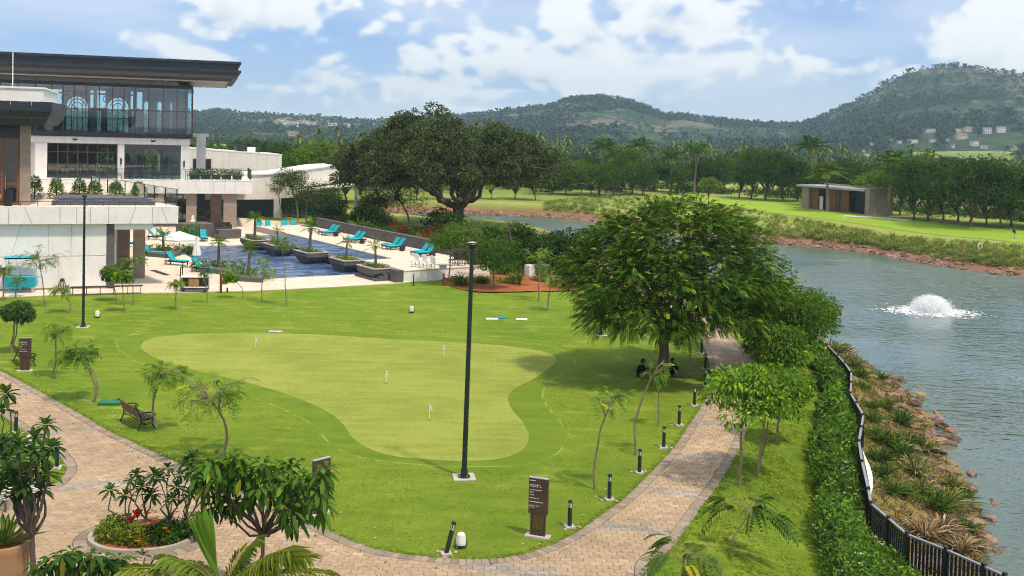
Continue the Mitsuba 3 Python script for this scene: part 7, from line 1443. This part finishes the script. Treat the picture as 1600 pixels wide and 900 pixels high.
# ------------------------------------------------------------------ people
def body(joints, bones, seg=.02):
    """one continuous figure: hulls of the joint spheres, joined, refined and smoothed"""
    S = {k: m3.Manifold.sphere(r, 14).translate([float(x) for x in p]) for k, (p, r) in joints.items()}; M = m3.Manifold()
    for b in bones: M = M + m3.Manifold.batch_hull([S[j] for j in b])
    m = M.refine_to_length(seg).to_mesh(); t = trimesh.Trimesh(np.array(m.vert_properties[:, :3]), np.array(m.tri_verts), process=True); trimesh.smoothing.filter_taubin(t, iterations=8); return np.array(t.vertices), np.array(t.faces)
def hand_joints(J, Bn, nm, w, d, side, curl):
    """palm, four fingers and a thumb beyond the wrist w, pointing along d"""
    d = unit(np.array([d]))[0]; s = unit(np.array([side]))[0]; n = np.cross(d, s); w = np.array(w)
    for i, (o, L) in enumerate(zip((-.030, -.010, .010, .029), (.070, .080, .076, .060))):
        k = w + d * .085 + s * o; a = k + d * L * .5 + n * curl * .01; b = a + d * L * .42 * math.cos(curl) + n * L * .45 * math.sin(curl)
        J[f'{nm}k{i}'] = (k, .012); J[f'{nm}a{i}'] = (a, .0095); J[f'{nm}b{i}'] = (b, .008); Bn += [(f'{nm}k{i}', f'{nm}a{i}'), (f'{nm}a{i}', f'{nm}b{i}')]
    J[f'{nm}w'] = (w, .024); J[f'{nm}t0'] = (w + d * .03 + s * -.03, .013); J[f'{nm}t1'] = (w + d * .065 + s * -.06, .011); J[f'{nm}t2'] = (w + d * .09 + s * -.07, .009); Bn += [(f'{nm}w', f'{nm}k0', f'{nm}k1', f'{nm}k2', f'{nm}k3'), (f'{nm}w', f'{nm}t0'), (f'{nm}t0', f'{nm}t1'), (f'{nm}t1', f'{nm}t2')]
def person(label, T_, J, arms, clothes, hair_c):
    Bn = [('hip_l', 'hip_r', 'waist'), ('waist', 'chest', 'sh_l', 'sh_r'), ('chest', 'neck'), ('sh_l', 'sh_r', 'neck'), ('neck', 'head'), ('head', 'brow', 'chin'), ('brow', 'nose'), ('head', 'ear_l'), ('head', 'ear_r')]
    for s in 'lr': Bn += [('sh_' + s, 'el_' + s), ('el_' + s, 'wr_' + s), ('hip_' + s, 'kn_' + s), ('kn_' + s, 'an_' + s), ('an_' + s, 'he_' + s, 'to_' + s)]
    for s in 'lr':
        d = np.array(J['wr_' + s][0]) - np.array(J['el_' + s][0]); hand_joints(J, Bn, 'h' + s, J['wr_' + s][0], d, (1 if s == 'l' else -1, .15, 0), arms)
    k = thing('person', label, 'person'); part(k, 'body', body(J, Bn, .03), 'skin', True, T_)
    for nm, bones, grow, m in clothes:
        J2 = {a: (p, r + grow) for a, (p, r) in J.items()}; part(k, nm, body(J2, bones, .03), m, True, T_)
    h = np.array(J['head'][0]); bt = np.array(J['brow'][0]) - h; f_ = unit(bt[None])[0] * [1, 1, 0]; Jh = {'a': (h + [0, 0, .035] - f_ * .015, .104), 'b': (h - f_ * .05 + [0, 0, -.02], .092), 'c': (h + f_ * .03 + [0, 0, .065], .070)}; part(k, 'hair', body(Jh, [('a', 'b', 'c')], .03), hair_c, True, T_)
# sitting on the lawn under the feathery tree, knees drawn up, facing right
J = {'hip_l': ((0, .10, .12), .115), 'hip_r': ((0, -.10, .12), .115), 'waist': ((-.02, 0, .30), .125), 'chest': ((.05, 0, .48), .135), 'sh_l': ((.08, .19, .56), .065), 'sh_r': ((.08, -.19, .56), .065), 'neck': ((.11, 0, .64), .055), 'head': ((.17, 0, .78), .092), 'brow': ((.20, 0, .80), .080), 'chin': ((.235, 0, .71), .040), 'nose': ((.275, 0, .765), .014), 'ear_l': ((.165, .09, .775), .022), 'ear_r': ((.165, -.09, .775), .022),
     'el_l': ((.22, .27, .36), .045), 'el_r': ((.22, -.27, .36), .045), 'wr_l': ((.44, .14, .33), .030), 'wr_r': ((.44, -.12, .35), .030), 'kn_l': ((.42, .13, .43), .065), 'kn_r': ((.44, -.13, .40), .065), 'an_l': ((.62, .11, .09), .042), 'an_r': ((.66, -.11, .09), .042), 'he_l': ((.59, .11, .04), .038), 'he_r': ((.63, -.11, .04), .038), 'to_l': ((.80, .13, .035), .032), 'to_r': ((.84, -.13, .035), .032)}
cl = [('shirt', [('hip_l', 'hip_r', 'waist'), ('waist', 'chest', 'sh_l', 'sh_r'), ('sh_l', 'el_l'), ('sh_r', 'el_r')], .016, 'dark_cloth'), ('shorts', [('hip_l', 'kn_l'), ('hip_r', 'kn_r'), ('hip_l', 'hip_r')], .013, 'brown_cloth')]
person('person in a dark top sitting left of the feathery tree trunk, leaning forward', TW(g(999, 589), -.25, 1.05), dict(J), .7, cl, 'hair')
person('person in dark clothes sitting on the lawn right of the feathery tree trunk', TW(g(1047, 586), -1.0, 1.0), dict(J), .7, [cl[0], ('shorts', cl[1][1], .013, 'dark_cloth')], 'hair')
# golfer far away at the right edge, bending to a bag
J = {'hip_l': ((0, .10, .92), .115), 'hip_r': ((0, -.10, .92), .115), 'waist': ((.02, 0, 1.08), .125), 'chest': ((.10, 0, 1.28), .14), 'sh_l': ((.14, .19, 1.38), .065), 'sh_r': ((.14, -.19, 1.38), .065), 'neck': ((.17, 0, 1.46), .055), 'head': ((.22, 0, 1.60), .092), 'brow': ((.25, 0, 1.62), .080), 'chin': ((.285, 0, 1.53), .04), 'nose': ((.325, 0, 1.585), .014), 'ear_l': ((.215, .09, 1.595), .022), 'ear_r': ((.215, -.09, 1.595), .022),
     'el_l': ((.24, .24, 1.14), .045), 'el_r': ((.24, -.24, 1.14), .045), 'wr_l': ((.42, .12, 1.0), .03), 'wr_r': ((.42, -.12, 1.0), .03), 'kn_l': ((.03, .11, .50), .065), 'kn_r': ((-.02, -.12, .50), .065), 'an_l': ((-.02, .12, .09), .042), 'an_r': ((-.08, -.13, .09), .042), 'he_l': ((-.05, .12, .04), .038), 'he_r': ((-.11, -.13, .04), .038), 'to_l': ((.16, .13, .035), .032), 'to_r': ((.10, -.14, .035), .032)}
cl = [('shirt', [('hip_l', 'hip_r', 'waist'), ('waist', 'chest', 'sh_l', 'sh_r'), ('sh_l', 'el_l'), ('sh_r', 'el_r')], .016, 'dark_cloth'), ('trousers', [('hip_l', 'kn_l'), ('hip_r', 'kn_r'), ('kn_l', 'an_l'), ('kn_r', 'an_r'), ('hip_l', 'hip_r')], .014, 'concrete')]
person('person in a dark top and grey trousers bending on the far fairway, right edge', TW(hit(1585, 374, 80, 300), 2.6, 1.0), J, .5, cl, 'hair')

# ------------------------------------------------------------------ shelter on the far bank
P0, P1 = hit(1250, 325, 100, 400), hit(1360, 337, 100, 400); d_ = P1 - P0; ln = np.linalg.norm(d_[:2]); Sh = Frame(P0[:2] + d_[:2] * 0, math.degrees(math.atan2(d_[1], d_[0]))); z0 = P1[2] - .15; hs = ln / 13.6
sh = thing('golf_shelter', 'flat roofed shelter with brown timber walls and stone ends on the far fairway', 'building'); h_ = 3.25 * hs
part(sh, 'wall', Sh.box(0, 1.5 * hs, .3, 5, z0, z0 + h_), 'travertine'); part(sh, 'wall', Sh.box(ln - .75 * hs, ln, -.4, 5, z0, z0 + h_ + .45 * hs), 'travertine'); part(sh, 'wall', Sh.box(1.5 * hs, ln - .75 * hs, 4.6, 4.9, z0, z0 + h_), 'inside_wall')
part(sh, 'roof', Sh.mb(MB().lo(-.3, ln - .77 * hs, -.8, 5.3, z0 + h_ + .003, z0 + h_ + .28 * hs)), 'silver'); part(sh, 'parapet', Sh.box(1, ln, 5.0, 5.4, z0, z0 + h_ + .5 * hs), 'travertine')
for a, b in ((.125, .22), (.33, .48), (.545, .66)):
    tp = part(sh, 'timber_wall', Sh.box(a * ln, b * ln, .8, 1.0, z0, z0 + h_), 'wood')
part(sh, 'door', Sh.box(.225 * ln, .275 * ln, 1.1, 1.2, z0, z0 + h_ * .62), 'white_paint'); part(sh, 'pillar', Sh.box(.485 * ln, .525 * ln, .9, 1.1, z0, z0 + h_), 'dark_stone'); part(sh, 'screen', Sh.box(.67 * ln, ln - .8 * hs, 1.8, 1.9, z0, z0 + h_), 'dark_metal'); part(sh, 'floor', Sh.box(-.2, ln + .2, -.6, 5.2, z0 - .3, z0 + .02), 'concrete')
def strip(name, pts, w, m, dz=.09):
    pts = smooth_line([hit(x, y, 90, 500)[:2] for x, y in pts], 5); q = LineString(pts).buffer(w, cap_style='flat'); struct(name, region_mesh(q, 2.0, lambda x, y: terrain(x, y) + dz), m)
strip('far_path', [(1318, 338), (1370, 341), (1420, 346)], 1.4, 'concrete', .10)
# life ring on the bank
P = hit(1531, 394, 80, 300); t = np.linspace(0, 2 * PI, 25); solo('life_ring', MB().tube(np.stack([P[0] + .26 * np.cos(t), P[1] - .08 * np.sin(t), P[2] + .75 + .36 * np.sin(t)], 1), .085, 8), 'white_paint', 'pale life ring leaning on the grassy bank across the lake', 'life ring', smooth=40)
# fountain
Fc = np.array(g(1455, 487, WATER)); rr = np.random.default_rng(91); k = thing('fountain', 'white domed fountain spraying in the middle of the lake', 'fountain'); n = 9000
a = rr.uniform(0, 2 * PI, n); u_ = rr.uniform(0, 1, n) ** .55; th = rr.uniform(0, PI / 2, n); rad = np.where(rr.random(n) < .75, rr.uniform(.78, 1.06, n), rr.uniform(.2, .8, n)); lob = 1 + .10 * np.sin(9 * a) + .06 * np.sin(23 * a)
lob = lob * (1 + .16 * rr.normal(size=n)); R_ = 1.55 * np.cos(th) ** .8 * rad * lob; Z_ = 1.20 * np.sin(th) * rad * (1 + .12 * np.sin(14 * a + 3 * th)) + .02
p = np.stack([Fc[0] + R_ * np.cos(a), Fc[1] + R_ * np.sin(a), Fc[2] + Z_], 1) + rr.normal(size=(n, 3)) * .09; p[:, 2] = np.maximum(p[:, 2], WATER + .02); dv = np.stack([np.cos(a) * np.sin(th), np.sin(a) * np.sin(th), .3 - np.cos(th)], 1)
part(k, 'spray', leaf_cards(p, dv, sphere_dirs(rr, n), rr.uniform(.08, .30, n), rr.uniform(.02, .07, n), np.ones((n, 3)), 0), 'spray'); labels['fountain__spray'] = {'kind': 'stuff'}
n = 1500; a = rr.uniform(0, 2 * PI, n); r_ = 2.2 * np.abs(rr.normal(.8, .38, n)).clip(.1, 1.9); p = np.stack([Fc[0] + r_ * np.cos(a) * 1.3, Fc[1] + r_ * np.sin(a), np.full(n, WATER + .035)], 1) + rr.normal(size=(n, 3)) * [0, 0, .012]
part(k, 'foam', leaf_cards(p, np.stack([np.cos(a + 1.2), np.sin(a + 1.2) * .4, 0 * a], 1), np.tile([[0, 0, 1.0]], (n, 1)), rr.uniform(.12, .5, n), rr.uniform(.04, .16, n), np.ones((n, 3)), 0), 'foam'); labels['fountain__foam'] = {'kind': 'stuff'}
part(k, 'nozzle_ring', MB().lathe([(.5, -.1), (.75, -.1), (.75, .12), (.5, .12)], Fc, 20), 'dark_metal', 30)
# ------------------------------------------------------------------ the valley: woods, palms and villages
rf = np.random.default_rng(801)
def blob_tree(rng, leaves, H=1.0):
    C = sphere_dirs(rng, leaves) * [.42, .42, .40] * rng.uniform(.72, 1, (leaves, 1)) + [0, 0, .56]; lob = 1 + .22 * np.sin(3 * np.arctan2(C[:, 1], C[:, 0]) + rng.uniform(0, 6)); C[:, :2] *= lob[:, None]
    o = unit(C - [0, 0, .5]); D = unit(o + sphere_dirs(rng, leaves) * .7); N = unit(o + rng.normal(size=(leaves, 3)) * .4)
    return C, D, N
HOUSE_PX = []
VIL = [(1451, 207, 30, 7, 'w', 'long white house left in the hillside village below the big hill'), (1495, 207, 16, 7, 'c', 'cream house above the red roofed house in the village'), (1512, 206, 20, 7, 'r', 'red roofed house next to the two white blocks'), (1542, 209, 20, 12, 'w', 'left one of the two tall white blocks in the village'), (1564, 207, 20, 11, 'w', 'right one of the two tall white blocks in the village'), (1501, 217, 30, 8, 'r', 'wide red roofed house in the middle of the village'), (1426, 224, 20, 7, 'w', 'white flat house in the trees left of the village'),
       (1457, 223, 9, 6, 'w', 'small white house under the long white house'), (1478, 222, 8, 6, 'c', 'small cream house left of the wide red roof'), (1522, 228, 16, 9, 'w', 'white house with two steps below the village'), (1537, 232, 16, 6, 'c', 'cream house at the lower right of the village'), (1585, 236, 12, 6, 'r', 'small red roofed house at the right edge of the valley'), (1489, 231, 7, 6, 'w', 'small white hut among the palms'), (1352, 245, 16, 5, 'w', 'white house among palms left, below the saddle'), (1362, 229, 6, 8, 'w', 'narrow white house left among the palms'), (1322, 247, 11, 5, 'w', 'white hut with a dark side left among the palms'), (1290, 235, 9, 5, 'c', 'cream hut far left among the palms'), (1391, 221, 7, 5, 'w', 'tiny white house in the woods left of the village'), (1405, 224, 7, 5, 'w', 'second tiny white house in the woods left of the village'), (1558, 240, 9, 5, 'c', 'cream hut in the right lower valley'), (1347, 238, 7, 5, 'w', 'white hut above the white house among palms')]
HOUSE_PX = [(x, hit(x, y, 300, 2400)[1], max(8, w * .6)) for x, y, w, h, c, lb in VIL]
def forest(name, label, n, r0, r1, leaves, size, dens, base, cat='trees', az=33):
    rng = np.random.default_rng(len(name) * 77 + n); r = np.sqrt(rng.uniform(r0 ** 2, r1 ** 2, n * 4)) if r1 < 1500 else rng.uniform(r0, r1, n * 4); t = np.radians(rng.uniform(-az, az, n * 4)); x, y = r * np.sin(t), r * np.cos(t)
    d = dens(x, y, rng); pc_ = CX + F * x / np.maximum(y, 1)
    for hx, hy, hw in HOUSE_PX: d = np.where((np.abs(pc_ - hx) < hw) & (y < hy + 15) & (y > hy * .62), 0, d)
    d = np.where((np.abs(pc_ - 490) < 125) & (y > 1150) & (r > 1250), d * .30, d)
    ok = rng.random(len(x)) < d; x, y = x[ok][:n], y[ok][:n]; z = terrain(x, y); k = len(x); s = rng.uniform(*size, k)
    Vs = [blob_tree(rng, leaves) for _ in range(6)]; ms = []
    for j in range(6):
        idx = np.arange(j, k, 6); m = len(idx); C, D, N = Vs[j]; a = rng.uniform(0, 6.28, m); c_, s_ = np.cos(a)[:, None], np.sin(a)[:, None]; w = (s[idx] * rng.uniform(.8, 1.25, m))[:, None]; h = (s[idx] * rng.uniform(.75, 1.1, m))[:, None]
        rot = lambda V: np.stack([V[None, :, 0] * c_ - V[None, :, 1] * s_, V[None, :, 0] * s_ + V[None, :, 1] * c_, np.broadcast_to(V[None, :, 2], (m, leaves))], -1)
        P = rot(C); P = np.stack([P[..., 0] * w + x[idx, None], P[..., 1] * w + y[idx, None], P[..., 2] * h + z[idx, None] - .08 * h], -1)
        tone = np.array(base) * rng.uniform(.80, 1.2, (m, 1)) * (1 + rng.normal(size=(m, 1)) * .22 * np.array([[1, .2, -.3]])); col = (np.repeat(tone, leaves, 0) * rng.uniform(.75, 1.25, (m * leaves, 1))).clip(.004, .6)
        if leaves < 20: N = N * .35 + [0, 0, 1.0]
        L = np.repeat(w[:, 0], leaves) * (1.9 / math.sqrt(leaves)) * 1.25
        ms.append(leaf_cards(P.reshape(-1, 3), rot(D).reshape(-1, 3), rot(N).reshape(-1, 3), L, L * .8, col, .12))
    put(name, cat3(ms), 'leaf_far'); tag(name, label, cat, None, 'stuff')
nz = lambda x, y, f, s: meshkit.fbm(np.stack([x, y, 0 * x], -1) * f, 3, s)
def d_near(x, y, rng): pc = CX + F * x / np.maximum(y, 1); return np.where(y < 285, 0, np.clip((nz(x, y, .009, 4) - .40) * 4.5, .03, 1)) * np.where((pc > 250) & (pc < 640) & (np.hypot(x, y) > 380), .06, 1) * np.where((pc > 860) & (pc < 1020), .45, 1)
def d_mid(x, y, rng): pc = CX + F * x / np.maximum(y, 1); return np.clip((nz(x, y, .006, 14) - .36) * 4.5, .05, 1) * np.where((pc > 250) & (pc < 650) & (np.hypot(x, y) < 1180), .06, 1)
def d_hill(x, y, rng): q = terrain(x, y); return np.clip((nz(x, y, .005, 24) - .44) * 5, .03, 1) * np.clip(1.15 - q / 150, .10, 1)
forest('valley_wood', 'green woods of mixed trees filling the valley behind the fairway trees', 560, 295, 620, 150, (6.5, 10.5), d_near, (.056, .098, .022))
forest('middle_wood', 'belt of woods across the middle of the valley', 3600, 600, 1250, 46, (7, 12), d_mid, (.052, .086, .024))
forest('far_wood', 'dark far woods and scrub on the lower hills', 8200, 1200, 2350, 16, (6, 12), d_hill, (.028, .052, .018))
forest('hill_scrub', 'scrub and scattered trees over the hill tops', 2600, 1900, 2720, 14, (4, 8), lambda x, y, r: np.clip((nz(x, y, .009, 34) - .46) * 4.5, .03, .8), (.024, .044, .016))
# coconut groves in the valley
n = 260; ms, tk = [], []
t_ = np.radians(rf.uniform(-12, 28, n)); r_ = rf.uniform(300, 900, n); x, y = r_ * np.sin(t_), r_ * np.cos(t_); z = terrain(x, y); tr_ = MB()
for i in range(n):
    Hh = rf.uniform(9, 14); p = np.array([x[i], y[i], z[i]]); tr_.tube([p, p + [rf.uniform(-.5, .5), 0, Hh]], [.22, .16], 4, False); m = 13; a = np.arange(m) * 2.399; e = np.linspace(1.1, -.45, m); D = np.stack([np.cos(a) * np.cos(e), np.sin(a) * np.cos(e), np.sin(e)], 1)
    ms.append(blade_leaves(np.tile(p + [0, 0, Hh], (m, 1)), D, np.tile([[0, 0, 1.0]], (m, 1)), 3.4 * rf.uniform(.85, 1.1, m), .75, tones(rf, m, (.085, .13, .03), .25), .45, 3))
put('coconut_grove', cat3(ms), 'leaf_far'); tag('coconut_grove', 'scattered coconut palms rising over the valley woods', 'palm trees', None, 'stuff')
put('coconut_grove__trunks', tr_, 'bark_pale')
# houses
mat('house_white', (.70, .68, .64), .8, .2); mat('house_cream', (.62, .52, .42), .8, .2); mat('roof_red', (.24, .12, .085), .8, .2); mat('roof_grey', (.40, .38, .37), .8, .2); mat('window_dark', (.04, .045, .05), .3, .5)
def house(label, group, P, w, d, h, wallm, roofm, a, gable=False, wins=3, floors=2):
    k = thing('village_house', label, 'house', group); T_ = TW(P, a); part(k, 'wall', MB().lo(-w / 2, w / 2, -d / 2, d / 2, -2, h), wallm, tw=T_)
    if gable: v = np.array([[-w / 2 - .4, -d / 2 - .4, h], [w / 2 + .4, -d / 2 - .4, h], [w / 2 + .4, d / 2 + .4, h], [-w / 2 - .4, d / 2 + .4, h], [-w / 2, 0, h + d * .33], [w / 2, 0, h + d * .33]]); part(k, 'roof', (v, np.array([[0, 1, 5], [0, 5, 4], [2, 3, 4], [2, 4, 5], [0, 4, 3], [1, 2, 5], [0, 3, 2], [0, 2, 1]])), roofm, tw=T_)
    else: part(k, 'roof', MB().lo(-w / 2 - .3, w / 2 + .3, -d / 2 - .3, d / 2 + .3, h + .02, h + .6), roofm, tw=T_)
    for fl in range(floors):
        for j in range(wins): x_ = -w / 2 + w * (j + .5) / wins; part(k, 'window', MB().lo(x_ - w / wins * .24, x_ + w / wins * .24, -d / 2 - .12, -d / 2 - .01, h * (fl + .35) / floors, h * (fl + .75) / floors), 'window_dark', tw=T_)
for x, y, w, h, c, lb in VIL:
    P = hit(x, y, 300, 2400); house(lb, 'houses of the village below the big hill', P + [0, 0, .0], w * P[1] / 2600, 7, h * P[1] / 2100, 'house_cream' if c in 'cr' else 'house_white', 'roof_red' if c == 'r' else 'roof_grey', rf.uniform(-.3, .3), c == 'r', 4 if w > 14 else 2, 2)
pts = []
while len(pts) < 130:
    x = rf.normal(500, 58); y = rf.normal(193 + (x - 500) * .012, 3.2)
    if not (360 < x < 605) or not (187 < y < 204): continue
    pts.append((x, y))
for i, (x, y) in enumerate(sorted(pts)):
    P = hit(x, y, 900, 3200); d = P[1] / 1600; house('small pale house in the crowded far hillside town on the left', 'houses of the far hillside town', P, rf.uniform(8, 17), 9, rf.uniform(3.5, 7.5), ['house_white', 'house_cream', 'house_white'][i % 3], ['roof_grey', 'roof_grey', 'roof_red', 'roof_grey', 'roof_grey', 'roof_grey'][i % 6], rf.uniform(-.4, .4), i % 6 == 2, 2, 1)
for i, (x, y) in enumerate([(322, 196), (338, 192), (388, 194), (418, 199), (395, 203), (430, 195), (455, 212), (462, 213), (348, 203), (374, 190)]):
    P = hit(x, y, 500, 2600); house(f'{nth(i)} lone red roofed house among the woods left of the far town', 'lone houses left of the far town', P, 10, 8, 4, 'house_cream', 'roof_red', rf.uniform(-.4, .4), True, 2, 1)
# pale roofs and walls glimpsed behind the spreading tree
gh = [(482, 250, 300, 9, 4, 'small grey roofed house between the trees left of the spreading tree'), (478, 323, 150, 15, 2.2, 'long pale low wall seen left under the spreading tree')]
P = np.array(at(482, 248, 300)); house('small grey roofed house among trees left of the spreading tree', None, (P[0], P[1], P[2] - 4), 9, 7, 4, 'house_cream', 'roof_grey', .3, True, 2, 1)
# ------------------------------------------------------------------ the air
put('haze', {'type': 'cube', 'bsdf': {'type': 'null'}, 'interior': {'type': 'ref', 'id': 'haze_air'}, 'to_world': T4().translate([0, 2400, 155]).scale([7200, 3600, 165])}, None)
tag('haze', 'thin pale haze over the whole valley and the far hills', 'haze', None, 'stuff')
